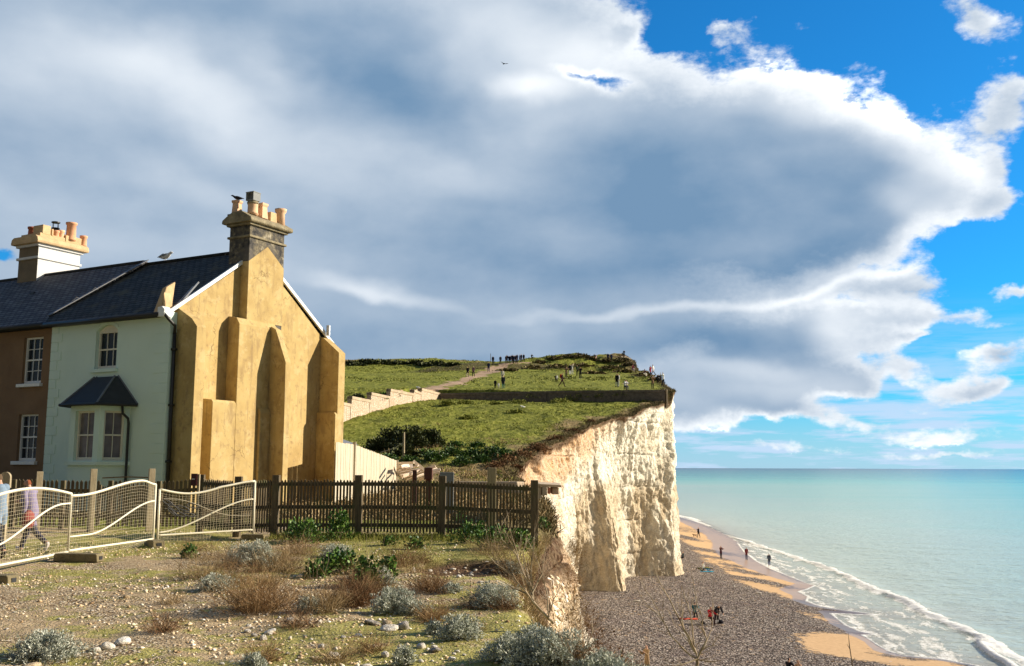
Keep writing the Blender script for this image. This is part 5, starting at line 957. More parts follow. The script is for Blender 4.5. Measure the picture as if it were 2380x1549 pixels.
def silver(px, py, wpx, hpx, label, seed, y=None):
    rng = np.random.default_rng(seed); p = Wg(px, py) if y is None else P2(px, y, -.03); r = wpx*p.y/FP/2; h = hpx*p.y/FP; R = empty('silver_shrub', p, 0, label, 'shrub', 'silver-leaved coastal shrubs')
    st = MB(); 
    for i in range(int(26+r*60)):
        e = dome_pts(1, rng, r, h)[0]; st.tube([(e[0]*.08, e[1]*.08, 0), (e[0]*.5, e[1]*.5, e[2]*.45), tuple(e)], [.006, .005, .003], 4, False)
    o = st.build('stems', ML['silver_stem'], R); ramp_attr(o, rng)
    nt_ = int(420*r*(h+.15)/.06)+60; nt_ = min(nt_, 2600); c = dome_pts(nt_, rng, r, h, rng.integers(4, 8), .5); k = 7
    cc = np.repeat(c, k, 0)+rng.normal(size=(nt_*k, 3))*.008; out_ = np.repeat(c/np.linalg.norm(c, axis=1, keepdims=True), k, 0); d = out_*.6+rng.normal(size=(nt_*k, 3))*.75; d[:, 2] += .35
    V, F = leaf_quads(cc, d, rng.normal(size=(nt_*k, 3)), rng.uniform(.016, .038, nt_*k), rng.uniform(.005, .011, nt_*k))
    V[:, 2] = np.maximum(V[:, 2], 0); cl = np.repeat(np.repeat(rng.uniform(-.25, .25, nt_), k), 4); mesh_obj('leaves', V, F, ML['silver'], R, False, None, None, dict(rnd=np.clip(np.repeat(rng.random(nt_*k), 4)*.7+.15+cl, 0, 1))); return R
for i, a in enumerate([
 (592, 1312, 120, 62, 'large silver shrub in front of the third barrier and fence corner'), (105, 1532, 170, 72, 'silver shrub in the gravel at the lower left corner'), (500, 1372, 90, 42, 'small silver shrub left of the russet twig clump'),
 (915, 1425, 110, 66, 'silver shrub in the middle of the stony ground, below the centre fence post'), (716, 1425, 58, 42, 'small round silver shrub right of the brown twig clump'), (1147, 1414, 128, 66, 'neat domed silver shrub near the cliff edge'),
 (1066, 1486, 108, 62, 'silver shrub among stones, left of the big cliff-edge mass'), (1190, 1540, 150, 74, 'left part of the big silver shrub mass at the lower right'), (1285, 1548, 170, 96, 'tall middle shrub of the big silver mass at the lower right'),
 (780, 1296, 80, 34, 'pale silvery plant below the second fence post'), (588, 1556, 60, 36, 'silver seedling shrub at the bottom edge'), (937, 1545, 52, 46, 'small silver shrub at the bottom, among white stones'), (965, 1430, 70, 36, 'low silver shrub just right of the central one'),
 (1240, 1500, 90, 50, 'silver shrub at the foot of the bare leaning bush')]): silver(*a, seed=100+i)
for i, (px, yy, w, h, lb) in enumerate(((1402, 7.9, 170, 88, 'silver shrub overhanging the cliff edge at the bottom'), (1478, 7.4, 96, 84, 'yellowish silver shrub at the very edge of the cliff'))): silver(px, 0, w, h, lb, 140+i, yy)
def stems_clump(px, py, wpx, hpx, label, seed, mat, n, name='dry_twig_clump', cat='dead plant', w=.0035, lean=.8, grp='dead twig clumps'):
    rng = np.random.default_rng(seed); p = Wg(px, py); r = wpx*p.y/FP/2; h = hpx*p.y/FP
    b = rng.normal(size=(n, 2))*r*.38; hh = h*rng.uniform(.45, 1.05, n); p0 = np.column_stack([b, np.zeros(n)]); d = np.column_stack([b/r*.9+rng.normal(size=(n, 2))*lean, np.ones(n)]); d /= np.linalg.norm(d, axis=1, keepdims=True); p1 = p0+d*hh[:, None]*.5; d2 = d+rng.normal(size=(n, 3))*.3; p2 = p1+d2*hh[:, None]*.5
    V, F = ribbons(p0, p1, p2, w*rng.uniform(.6, 1.4, n)); k = n*2; i = rng.integers(0, n, k); q0 = p1[i]+(p2[i]-p1[i])*rng.random((k, 1)); dd = d2[i]+rng.normal(size=(k, 3))*.7; q1 = q0+dd*.05; q2 = q1+dd*rng.uniform(.02, .07, (k, 1))
    V2, F2 = ribbons(q0, q1, q2, w*.6*np.ones(k)); o = mesh_obj(name, np.concatenate([V, V2]), np.concatenate([F, F2+len(V)]), mat, None, False, None, None, dict(rnd=np.concatenate([np.repeat(rng.random(n), 6), np.repeat(rng.random(k), 6)]))); o.location = p; tag(o, label, cat, grp)
for i, a in enumerate([
 (600, 1420, 170, 95, 'dense reddish-brown twig clump below the large silver shrub', 'dry', 900), (660, 1330, 110, 70, 'straw-coloured dead stems just right of the large silver shrub', 'tan', 500), (470, 1345, 110, 60, 'thin tan stalks left of the reddish-brown clump', 'tan', 300),
 (820, 1410, 110, 80, 'brown twiggy heath clump left of the central silver shrub', 'redtwig', 600), (760, 1425, 70, 60, 'low tan grass clump beside the small round silver shrub', 'tan', 260), (930, 1320, 60, 70, 'russet dock stalks in the middle of the green plants', 'redtwig', 260),
 (1000, 1370, 110, 36, 'flat brown twigs on the ground above the central stones', 'dry', 360), (1140, 1290, 120, 46, 'tan stems at the top of the eroded step', 'tan', 300), (545, 1310, 60, 60, 'fine straw stalks at the left foot of the large silver shrub', 'tan', 200),
 (400, 1405, 60, 22, 'short dry tuft alone on the open gravel', 'tan', 110), (700, 1290, 100, 50, 'russet stems in front of the dark green plant at the fence', 'dry', 300), (1010, 1440, 90, 30, 'dry brown twigs between the two lower silver shrubs', 'dry', 240), (1330, 1545, 80, 50, 'brown twigs poking out of the big silver mass', 'redtwig', 260)]):
    stems_clump(a[0], a[1], a[2], a[3], a[4], 200+i, ML[a[5]], a[6])
def leafy(px, py, wpx, hpx, label, seed, mat, n=260, size=.07, name='leafy_plant', cat='plant', grp='green leafy plants along the fence', fixed=None, dens=1.0, k=1):
    rng = np.random.default_rng(seed); p = Wg(px, py) if fixed is None else Vector(fixed); r = wpx*p.y/FP/2; h = hpx*p.y/FP; R = empty(name, p, 0, label, cat, grp)
    c = dome_pts(n, rng, r, h, int(rng.integers(3, 7)), .45); d = c/np.linalg.norm(c, axis=1, keepdims=True)+rng.normal(size=(n, 3))*.6; V, F = leaf_quads(c, d, rng.normal(size=(n, 3))+np.array([0, 0, .1]), rng.uniform(.7, 1.4, n)*size, rng.uniform(.6, 1.2, n)*size)
    V[:, 2] = np.maximum(V[:, 2], -.02); lo_ = .35+.65*np.clip(c[:, 2]/h, 0, 1); mesh_obj('leaves', V, F, mat, R, False, None, None, dict(rnd=np.repeat(rng.random(n), 4)))
    m = MB()
    for i in range(max(5, n//60)): e = c[rng.integers(0, n)]; m.tube([(e[0]*.1, e[1]*.1, 0), (e[0]*.5, e[1]*.5, e[2]*.5), tuple(e)], [size*.09, size*.07, size*.04], 4, False)
    o = m.build('stems', ML['twig'], R); ramp_attr(o, rng); return R
for i, a in enumerate([
 (706, 1262, 96, 66, 'dark green leafy plant at the foot of the first fence bay', 520), (788, 1256, 64, 84, 'bright green tall leafy plant leaning against the second fence post', 420), (1097, 1262, 90, 60, 'green leafy plant at the base of the third fence bay', 420), (1070, 1215, 40, 30, 'small sprig of green leaves halfway up the third bay', 120),
 (1150, 1275, 80, 62, 'green leafy plant low before the third bay, left of the end clump', 380), (1205, 1280, 70, 60, 'leafy green clump beside the end post of the fence', 360), (440, 1298, 34, 34, 'small dark green plant alone in the gravel', 160), (963, 1278, 44, 34, 'yellow-green leaves in front of the middle fence bay', 130), (905, 1268, 40, 24, 'low green leaves at the middle of the second fence bay', 100),
 (790, 1330, 90, 60, 'bright green mallow among the grasses at centre left', 380), (850, 1365, 60, 80, 'yellow-green mallow with a dark side, centre of the waste ground', 300), (735, 1345, 60, 50, 'small green mallow behind the tall dead stalks', 200), (905, 1345, 40, 60, 'thin green mallow beside the russet stalks', 120), (1262, 1232, 30, 36, 'yellow-green leaves outside the end post at the cliff edge', 110), (1035, 1240, 34, 26, 'few green leaves between posts of the fence, centre', 90)]):
    leafy(a[0], a[1], a[2], a[3], a[4], 300+i, ML['green'], n=int(a[5]*1.7), size=.052)
def bare(px, py, segs, label, seed, y=None, r=.012, L=.7, depth=3, kids=(2, 4), spread=.45, up=.5):
    rng = np.random.default_rng(seed); p = Wg(px, py) if y is None else Vector(W(px, py, y)); R = empty('bare_shrub', p, 0, label, 'shrub'); m = MB()
    for d in segs: tube_branch(m, rng, (0, 0, -.05), d[:3], d[3]*L, r*d[4], depth, up, spread, 6, kids)
    o = m.build('branches', ML['twig'], R, True); ramp_attr(o, rng); return R
def limbs(paths, label, seed, dep, r0, q, sub_n=3):
    """a bare shrub whose main limbs are given as pixel polylines, set at its own distance with real depth spread"""
    rng = np.random.default_rng(seed); O = Vector(W(*q(*paths[0][0]), dep)); R = empty('bare_shrub', O, 0, label, 'shrub'); m = MB()
    for n_, P in enumerate(paths):
        sp = rng.uniform(-.45, .45) if n_ else 0; pts = []
        for i, p in enumerate(P): f = i/(len(P)-1); pts.append(Vector(W(*q(*p), dep+sp*f*dep*.05+rng.normal()*.004))-O)
        fine = []
        for i in range(len(pts)-1):
            for k in range(3): fine.append(pts[i].lerp(pts[i+1], k/3)+Vector(rng.normal(size=3))*.0025)
        fine.append(pts[-1]); rr = r0*(1.6 if n_ == 0 else 1.0); rs = [rr*(1-.78*i/(len(fine)-1)*(n_ > 0)) for i in range(len(fine))]; m.tube(fine, rs, 6, False)
        if n_ == 0: continue
        for k in range(sub_n*2):
            i = int(rng.integers(1, len(fine)-1)); d = (fine[i+1]-fine[i-1]).normalized(); tube_branch(m, rng, fine[i], d+Vector(rng.normal(size=3))*.38, (fine[-1]-fine[0]).length*rng.uniform(.18, .5), rs[i]*.55, 1, .12, .35, 5, (1, 4))
    o = m.build('branches', ML['twig'], R, True); ramp_attr(o, rng); return R
qb = lambda x, y: ((1640+x/3.1316)/1.3458, (1600+y/3.1316)/1.3458)
limbs([[(1700, 1640), (1695, 1516), (1690, 1440)], [(1690, 1440), (1600, 1390), (1450, 1230), (1330, 1030), (1250, 850), (1180, 770), (1130, 600)], [(1690, 1440), (1660, 1300), (1640, 1060), (1600, 900), (1540, 730)], [(1690, 1400), (1560, 1150), (1430, 870), (1330, 700), (1250, 500)],
 [(1700, 1440), (1790, 1250), (1740, 1150), (1750, 1050), (1700, 950), (1650, 650)], [(1700, 1400), (1800, 1240), (1850, 1100), (1845, 900)], [(1690, 1450), (1560, 1500), (1400, 1520)], [(1690, 1450), (1800, 1470), (1950, 1465)], [(1680, 1380), (1600, 1250), (1540, 1050), (1500, 850)], [(1700, 1430), (1740, 1350), (1850, 1310), (1880, 1230)]],
 'bare thin-branched bush in front of the beach at the bottom right', 12, 6.0, .0055, qb)
qc = lambda x, y: ((780+x/2.405)/1.3458, (1440+y/2.405)/1.3458)
limbs([[(2290, 1230), (2230, 1170), (2130, 1060)], [(2130, 1060), (2080, 990), (1960, 850), (1850, 780), (1790, 700)], [(2130, 1050), (2080, 900), (2000, 700), (1900, 600), (1850, 450)], [(2130, 1040), (2120, 850), (2140, 600), (2150, 450)], [(2250, 1180), (2240, 1000), (2190, 820), (2120, 650)], [(2130, 1000), (2200, 850), (2230, 650)], [(2250, 1180), (2290, 1050), (2350, 940)], [(2100, 1010), (1980, 960), (1880, 900)], [(2120, 980), (2040, 800), (1990, 620), (1960, 520)], [(2140, 1060), (2110, 900), (2060, 720), (2090, 560)]],
 'bare branching bush leaning left over the cliff edge', 11, 9.7, .009, qc, 4)
RATIO[:] = [.45, .8]
bare(1350, 1500, [(.6, 0, .6, .5, .8), (-.2, 0, .9, .5, .8), (.1, 0, 1, .6, .7)], 'short dead branches sticking out over the cliff rubble', 14, y=8.4, L=.45, r=.008, depth=2)
bare(735, 1385, [(-.1, 0, 1, 1, .8), (.1, 0, 1, .95, .8), (.3, 0, .9, .8, .7), (.7, 0, .6, .8, .9), (-.6, 0, .7, .6, .8), (-.3, 0, 1, .9, .7)], 'spray of tall dead stalks rising left of centre', 15, L=.62, r=.0045, depth=1, spread=.2, kids=(1, 3))
bare(860, 1345, [(-.2, 0, 1, .9, .8), (.25, 0, 1, .8, .8), (-.05, 0, 1, 1.1, .8)], 'two or three tall thin stalks against the middle of the fence', 16, L=.8, r=.004, depth=1, spread=.2, kids=(1, 2))
bare(1000, 1300, [(-.3, 0, 1, .9, .8), (.1, 0, 1, .7, .8)], 'curving grey stems before the second bay of the fence', 17, L=.6, r=.004, depth=1, spread=.25, kids=(1, 3))
bare(1150, 1300, [(-.3, 0, 1, .9, .8), (-.05, 0, 1, 1.0, .8), (.25, 0, 1, .7, .8)], 'tall wispy stems in front of the last fence bay', 19, L=.75, r=.004, depth=2, spread=.25, kids=(1, 3))
m = MB(); p = Vector(W(1985, 1575, 6.4)); m.tube([(0, 0, 0), (-.01, 0, .1), (-.02, 0, .19), (-.025, 0, .27)], [.004, .0035, .003, .001], 5); m.tube([(-.008, 0, .09), (.01, 0, .12)], [.002, .001], 4); m.tube([(-.018, 0, .17), (-.035, 0, .20)], [.002, .001], 4); o = m.build('single_twig', ML['twig'], None, True); o.location = p; tag(o, 'single upright twig at the bottom edge, in front of the sand', 'twig')
# --- low mixed scrub scattered over the waste ground and down the crumbling edge
rz_ = np.random.default_rng(77)
for i, (cx, cy, sx, sy, n_) in enumerate([(620, 1330, 90, 40, 9), (860, 1380, 110, 45, 12), (1080, 1400, 90, 60, 9), (1180, 1330, 40, 40, 5), (760, 1500, 200, 30, 6)]):
    for j_ in range(n_):
        px = float(np.clip(rz_.normal(cx, sx), 380, 1225)); py = float(np.clip(rz_.normal(cy, sy), 1275, 1540)); kk = rz_.integers(0, 4)
        if kk == 0: silver(px, py, rz_.uniform(30, 60), rz_.uniform(18, 34), 'small ragged silver sprig among the mixed low scrub', 700+i*20+j_)
        else: stems_clump(px, py, rz_.uniform(50, 110), rz_.uniform(22, 48), 'low tangle of dry stems in the mixed scrub of the waste ground', 700+i*20+j_, ML[('tan', 'dry', 'redtwig')[kk-1]], 220, name='low_scrub', cat='scrub', grp='low tangles of scrub', lean=1.1, w=.003)
for i, (x, y, z, r_, h_) in enumerate([(1.05, 8.6, -1.9, 60, 60), (1.15, 9.6, -2.2, 70, 60), (.95, 11, -2.0, 80, 60), (1.15, 12.5, -2.6, 60, 60), (.95, 14.5, -2.1, 60, 50), (1.3, 17, -2.6, 50, 40), (1.3, 20, -2.2, 40, 40), (1.6, 24, -2.0, 40, 30), (1.3, 9.2, -3.2, 70, 60), (1.45, 11.5, -3.8, 70, 60), (1.75, 27, -2.2, 34, 26), (1.25, 15.5, -3.2, 50, 50)]):
    o_n = 'wiry scrub clinging to the crumbling cliff slope'; rng_ = np.random.default_rng(800+i); n_ = 260; r = r_*y/FP/2; h = h_*y/FP; b = rng_.normal(size=(n_, 3))*np.array([r*.5, r, h*.5]); p0 = b*np.array([1, 1, 1]); p0[:, 0] -= .12
    d = rng_.normal(size=(n_, 3))*.7+np.array([.5, -.2, .5]); d /= np.linalg.norm(d, axis=1, keepdims=True); p1 = p0+d*h*.5; p2 = p1+(d+rng_.normal(size=(n_, 3))*.4)*h*.5; V, F = ribbons(p0, p1, p2, .004*np.ones(n_))
    V2, F2 = leaf_quads(p1[::2]+rng_.normal(size=(n_//2, 3))*.02, d[::2]+rng_.normal(size=(n_//2, 3)), rng_.normal(size=(n_//2, 3)), rng_.uniform(.02, .05, n_//2), rng_.uniform(.01, .03, n_//2))
    o = mesh_obj('cliff_scrub', np.concatenate([V, V2]), np.concatenate([F, F2+len(V)]), ML[('dry', 'tan', 'redtwig')[i % 3]], None, False, None, None, dict(rnd=rng_.random(len(V)+len(V2)))); o.location = (x, y, E+z); tag(o, o_n, 'scrub', 'wiry scrub on the crumbling slope')
# --- stones
def stone_mesh(seed, flat=.6):
    import bmesh
    bm = bmesh.new(); bmesh.ops.create_icosphere(bm, subdivisions=2, radius=1); rng = np.random.default_rng(seed); k = rng.normal(size=(9, 3)); k /= np.linalg.norm(k, axis=1, keepdims=True); cut = rng.uniform(.55, .9, 9)
    for v in bm.verts:
        c = np.array(v.co)
        for n_, q in zip(k, cut):
            e = c.dot(n_)-q
            if e > 0: c = c-n_*e*.85
        c *= 1+.06*math.sin(5*c[0]+seed)*math.cos(4*c[1]); c[2] *= flat; v.co = c
    me = bpy.data.meshes.new('stone'); bm.to_mesh(me); bm.free(); return me
def m_stone(name, a, b, c3):
    t = NT(name); n = t.noise(2.2, 6, .65); oi = t.n('ShaderNodeObjectInfo'); c = t.ramp(n, (.35, a), (.6, b)); c = t.mix(t.ss(t.noise(6, 4, .7), .62, .7), c, c3); c = t.mix(t.math('MULTIPLY', oi.outputs['Random'], .35), c, c3); return t.out(c, .85, .2, t.bump(n, .6, .1))
MS = dict(white=m_stone('chalk_stone', (.62, .55, .45), (.88, .85, .78), (.30, .22, .14)), grey=m_stone('flint_stone', (.20, .18, .16), (.55, .50, .44), (.08, .06, .05)), tan=m_stone('tan_stone', (.45, .32, .18), (.72, .58, .38), (.25, .17, .09)))
SMESH = [stone_mesh(900+i, .55+.08*(i % 4)) for i in range(8)]
for me in SMESH:
    me.materials.append(MS['white'])
    for p in me.polygons: p.use_smooth = True
def stone(px, py, wpx, hpx, kind='white', label=None, seed=0, grp=None):
    p = Wg(px, py+hpx*.35); o = bpy.data.objects.new('stone', SMESH[seed % 8]); COL.objects.link(o); r = wpx*p.y/FP/2; o.scale = (r, r*.8, r*max(.4, hpx/wpx)*1.3); o.location = p+Vector((0, 0, r*.18)); o.rotation_euler = (random.uniform(-.2, .2), random.uniform(-.2, .2), random.uniform(0, 6))
    if kind != 'white': o.data = o.data.copy(); o.data.materials[0] = MS[kind]
    tag(o, label or 'loose pale chalk stone lying on the open ground', 'stone', grp or ('loose chalk stones' if not label else None)); return o
NS = [(285, 1486, 56, 30, 'white', 'largest smooth white boulder on the gravel at lower left'), (250, 1498, 38, 30, 'white', 'white stone touching the left side of the largest boulder'), (222, 1508, 26, 20, 'white', 'smaller white stone at the left end of the boulder row'), (179, 1520, 20, 16, 'white', 'single round white stone right of the lower-left shrub'),
 (68, 1550, 60, 20, 'tan', 'tan stone cut off by the bottom edge at far left'), (293, 1385, 20, 14, 'tan', 'small tan stone casting a shadow on open soil'), (935, 1452, 44, 30, 'grey', 'large speckled grey-brown stone right of the centre shrub'), (905, 1460, 46, 16, 'white', 'flat white slab in front of the speckled stone'), (865, 1446, 46, 20, 'grey', 'flat dark slab at the left of the stone row'),
 (900, 1447, 30, 14, 'tan', 'yellowish stone in the middle of the stone row'), (990, 1425, 34, 34, 'tan', 'upright yellow stone beside the low silver shrub'), (774, 1522, 34, 34, 'white', 'white pointed rock at the bottom centre'), (747, 1500, 20, 16, 'white', 'white stone above the pointed rock'), (895, 1518, 26, 26, 'white', 'round white stone at bottom centre right'),
 (850, 1548, 36, 22, 'white', 'broad white stone cut by the bottom edge'), (980, 1500, 30, 18, 'white', 'white stone left of the lower silver shrub'), (612, 1480, 26, 20, 'white', 'white stone with reddish neighbour in the rubble patch'), (590, 1475, 20, 16, 'grey', 'reddish dark stone in the rubble patch'), (575, 1466, 18, 12, 'white', 'small white stone at the left of the rubble patch'), (628, 1468, 36, 12, 'white', 'long flat white stone at the right of the rubble patch'),
 (832, 1476, 22, 12, 'white', 'oval white stone right of the rubble patch'), (808, 1408, 22, 12, 'white', 'white stone under the dead stalks'), (1050, 1530, 22, 18, 'white', 'small white stone near the bottom, right of centre'), (960, 1322, 14, 22, 'white', 'upright white stone below the yellow-green leaves'), (1010, 1510, 44, 14, 'grey', 'flat dark flint slab near the bottom shrubs')]
for i, a in enumerate(NS): stone(*a[:5], label=a[5], seed=i)
rs = np.random.default_rng(5); k = 0
while k < 150:
    cx, cy, sx, sy = [(600, 1475, 60, 14), (850, 1470, 160, 24), (760, 1530, 220, 22), (1080, 1340, 60, 14), (250, 1430, 220, 40), (1000, 1500, 120, 30), (700, 1440, 130, 20), (480, 1510, 100, 25)][rs.integers(0, 8)]
    px, py = rs.normal(cx, sx), rs.normal(cy, sy)
    if not (5 < px < 1260 and 1300 < py < 1549): continue
    w = 3+abs(rs.normal())*7; stone(px, py, w, w*rs.uniform(.4, .8), 'white', None, k); k += 1
# --- gravel as one stuff object
def gravel(n, name, rng, xr, yr, smin, smax, mat, dens):
    xy = np.column_stack([rng.uniform(*xr, n), rng.uniform(*yr, n)]); xy = xy[np.abs(xy[:, 0]/xy[:, 1]+.1) < .62]; xy = xy[dens(xy) > rng.random(len(xy))]; n = len(xy); z = T(xy[:, 0], xy[:, 1])+E; s = smin+(smax-smin)*rng.random(n)**3
    b = np.array([(1, 0, 0), (0, 1, 0), (-1, 0, 0), (0, -1, 0), (.1, .1, 1), (0, 0, -1)], float); V = b[None]*(s[:, None]*np.array([[1, .8, .55]])*rng.uniform(.6, 1.3, (n, 3)))[:, None, :]; V = V*(1+rng.uniform(-.25, .25, V.shape)); a = rng.uniform(0, 6.3, n); c, q = np.cos(a)[:, None], np.sin(a)[:, None]
    V = np.stack([V[..., 0]*c-V[..., 1]*q, V[..., 0]*q+V[..., 1]*c, V[..., 2]], -1)+np.column_stack([xy, z+s*.2])[:, None]; f = np.array([(0, 1, 4), (1, 2, 4), (2, 3, 4), (3, 0, 4), (1, 0, 5), (2, 1, 5), (3, 2, 5), (0, 3, 5)])
    F = (np.arange(n)[:, None, None]*6+f[None]).reshape(-1, 3); return mesh_obj(name, V.reshape(-1, 3), F, mat, None, False, None, None, dict(rnd=np.repeat(rng.random(n), 6)))
t = NT('gravel_stones'); mg = t.out(t.ramp(t.attr('rnd'), (0, (.24, .15, .08)), (.25, (.54, .39, .23)), (.55, (.76, .60, .40)), (.85, (.82, .70, .52)), (1, (.90, .86, .78))), .85, .2)
def gd(xy): 
    v = fbm(xy[:, 0]*.45, xy[:, 1]*.45, 4, 71); return np.clip(.45-1.6*v-.35*sst(xy[:, 0], -2.5, 0)+.2*sst(-xy[:, 1], -9.5, -8), .06, 1)*(9.0/np.maximum(xy[:, 1], 6))**.7*(xy[:, 0] < np.interp(xy[:, 1], XY, XX)-.12)
def rubble():
    rng = np.random.default_rng(12); P = CLIFF_P; P = P[rng.choice(len(P), 16000, p=(lambda w: w/w.sum())((P[:, 1]/20)**-1.2))]; n = len(P); s = .012+.05*rng.random(n)**3*(P[:, 1]/15)**.5
    b = np.array([(1, 0, 0), (0, 1, 0), (-1, 0, 0), (0, -1, 0), (.1, .1, 1), (0, 0, -1)], float); V = b[None]*(s[:, None]*rng.uniform(.5, 1.3, (n, 3)))[:, None, :]; V = V*(1+rng.uniform(-.25, .25, V.shape))+(P+np.array([0, 0, 0]))[:, None]
    f = np.array([(0, 1, 4), (1, 2, 4), (2, 3, 4), (3, 0, 4), (1, 0, 5), (2, 1, 5), (3, 2, 5), (0, 3, 5)]); F = (np.arange(n)[:, None, None]*6+f[None]).reshape(-1, 3)
    mesh_obj('rubble', V.reshape(-1, 3), F, mg, None, False, None, None, dict(rnd=np.repeat(.25+.75*rng.random(n), 6)))['kind'] = 'stuff'
rubble()
gravel(50000, 'gravel', RNG, (-9, 1.3), (6.8, 22), .006, .032, mg, gd)['kind'] = 'stuff'
rg = np.random.default_rng(3); xy = np.column_stack([rg.uniform(-.9, .35, 2600), rg.normal(15.2, .35, 2600)])
xy = xy[(xy[:, 0] < np.interp(xy[:, 1], XY, XX)-.05)]
# --- grass
n = 26000; xy = np.column_stack([RNG.uniform(-9.5, 1.2, n), RNG.uniform(6.8, 23, n)]); v = fbm(xy[:, 0]*.5, xy[:, 1]*.5, 3, 71)*1.4+.5*sst(xy[:, 1], 13, 17)*sst(xy[:, 0], -5, -2)+.25*sst(xy[:, 0], -3, 0)-.1; v = v-.6*(np.hypot(xy[:, 0]+.75, xy[:, 1]-15.6) < 1.0)
xy = xy[(v > RNG.uniform(-.15, .5, n)) & (xy[:, 0] < np.interp(xy[:, 1], XY, XX)-.03)]; tufts(xy, RNG.uniform(.02, .06, len(xy))*(1+.5*sst(xy[:, 1], 13, 18)), 4, .02, .004, ML['grass'], 'grass', RNG)['kind'] = 'stuff'
n = 2600; xy = np.column_stack([RNG.uniform(-4.8, .5, n), RNG.normal(20.1, .30, n)]); o = tufts(xy, RNG.uniform(.06, .20, n), 5, .03, .006, ML['grass'], 'grass', RNG); o['kind'] = 'stuff'
yv = RNG.uniform(7, 24, 900); xy = np.column_stack([np.interp(yv, XY, XX)-np.abs(RNG.normal(0, .12, 900)), yv]); tufts(xy, RNG.uniform(.05, .22, 900), 6, .03, .006, ML['tan'], 'dry_grass', RNG, lean=.8)['kind'] = 'stuff'
# slope between fence and wall
def field(n, xr, yr, cond, hr, per, spr, w, mat, nm, lean=.5):
    xy = np.column_stack([RNG.uniform(*xr, n), RNG.uniform(yr[0]**.5, yr[1]**.5, n)**2]); xe = np.interp(xy[:, 1], XY, XX); ok = (xy[:, 0] < xe-.1) & (np.abs(xy[:, 0]/xy[:, 1]+.02) < .22) & cond(xy); xy = xy[ok]
    o = tufts(xy, RNG.uniform(*hr, len(xy)), per, spr, w, mat, nm, RNG, lean); o['kind'] = 'stuff'
dryc = lambda q: fbm(q[:, 0]*.15, q[:, 1]*.15, 3, 201)-.02*(q[:, 1]-62) > RNG.uniform(-.3, .3, len(q))
field(9000, (-12, 6), (26, 90), dryc, (.12, .38), 6, .08, .03, ML['tan'], 'dry_grass', .6)
notpath = lambda q: ~inpoly(q[:, 0], q[:, 1], PATH)
field(16000, (-30, 18), (48, 118), lambda q: fbm(q[:, 0]*.25, q[:, 1]*.25, 3, 202) > RNG.uniform(-.35, .35, len(q)), (.06, .26), 6, .13, .05, ML['hgrass'], 'grass', .7)
field(9000, (-60, 26), (118, 250), lambda q: (fbm(q[:, 0]*.1, q[:, 1]*.1, 3, 203)+.4*sst(q[:, 1], 170, 190) > RNG.uniform(0, .5, len(q))) & notpath(q), (.1, .35), 6, .3, .12, ML['hgrass'], 'grass', .7)
yv = np.concatenate([RNG.uniform(24, 60, 900), RNG.uniform(60, 112, 2400), RNG.uniform(112, 235, 1200)]); xy = np.column_stack([np.interp(yv, XY, XX)-np.abs(RNG.normal(0, .5, len(yv))), yv]); tufts(xy, RNG.uniform(.1, .35, len(yv)), 6, .1, .035, ML['heath'], 'dry_grass', RNG, lean=.9)['kind'] = 'stuff'
# --- bushes
def bush(px, py, wpx, hpx, label, seed, mat, n, size, name='bush', grp=None, lo=30., cat='bush'):
    p = Wh(px, py, lo=lo); return leafy(0, 0, wpx, hpx, label, seed, mat, n, size, name, cat, grp, fixed=(p[0], p[1], p[2]-.15))
GB = [(880, 1050, 60, 40, 'leftmost dark bush in the thicket on the slope'), (915, 1040, 70, 58, 'dark green bush, second from the left in the slope thicket'), (960, 1042, 80, 66, 'tallest dark bush in the middle of the slope thicket'), (1003, 1038, 60, 50, 'dark bush at the right end of the slope thicket'), (935, 1062, 70, 36, 'low dark bush in front of the slope thicket')]
for i, a in enumerate(GB): bush(*a, 400+i, ML['gorse'], 2600, .16, grp='dark bushes of the slope thicket')
BB = [(900, 1074, 60, 26), (950, 1078, 60, 26), (985, 1062, 50, 26), (1010, 1072, 60, 34), (1050, 1060, 60, 30), (1075, 1080, 60, 30), (1100, 1062, 60, 30), (1120, 1076, 50, 28), (1145, 1060, 60, 32), (1170, 1062, 50, 28), (1060, 1040, 50, 20), (1110, 1040, 40, 18)]
for i, a in enumerate(BB): bush(*a, ['low bramble patch in the green belt above the dry grass'][0], 420+i, ML['bramble'], 1100, .11, name='bramble', grp='brambles on the lower slope', cat='bramble')
RT = [(1155, 1090, 60, 24), (1180, 1080, 60, 34), (1215, 1064, 60, 30), (1250, 1046, 50, 24), (1290, 1024, 50, 20), (1330, 1004, 40, 14), (1370, 982, 40, 13), (1200, 1092, 40, 20)]
for i, a in enumerate(RT): bush(*a, 'russet scrub along the crumbling cliff edge', 440+i, ML['redtwig'], 700, .10, name='scrub', grp='scrub along the cliff edge', cat='scrub')
WB = [(1205, 938, 60, 14), (1240, 934, 50, 14), (1300, 936, 60, 16), (1330, 932, 50, 18), (1355, 930, 40, 20), (1390, 932, 50, 12), (1080, 940, 50, 14), (1040, 942, 40, 18), (1440, 930, 50, 9), (1150, 940, 40, 10), (1200, 960, 50, 12), (1085, 975, 40, 14), (1500, 935, 60, 8)]
for i, a in enumerate(WB): bush(a[0], a[1], a[2], a[3], 'weedy tuft growing against the foot of the dark retaining wall', 460+i, ML['hgrass'], 900, .12, name='weed_tuft', grp='weeds below the retaining wall', lo=60., cat='weeds')
rb = np.random.default_rng(9)
for i in range(22):
    px = 800+i*12.3+rb.uniform(-4, 4); bush(px, 848.5-(2 if 3 < i < 14 else -1), 22+rb.uniform(0, 22), 7+rb.uniform(-3, 5)-(3 if i > 18 else 0), 'dark gorse bush on the far skyline, left of the track', 500+i, ML['gorse'], 260, .5, name='gorse_bush', grp='gorse bushes on the skyline', lo=150.)
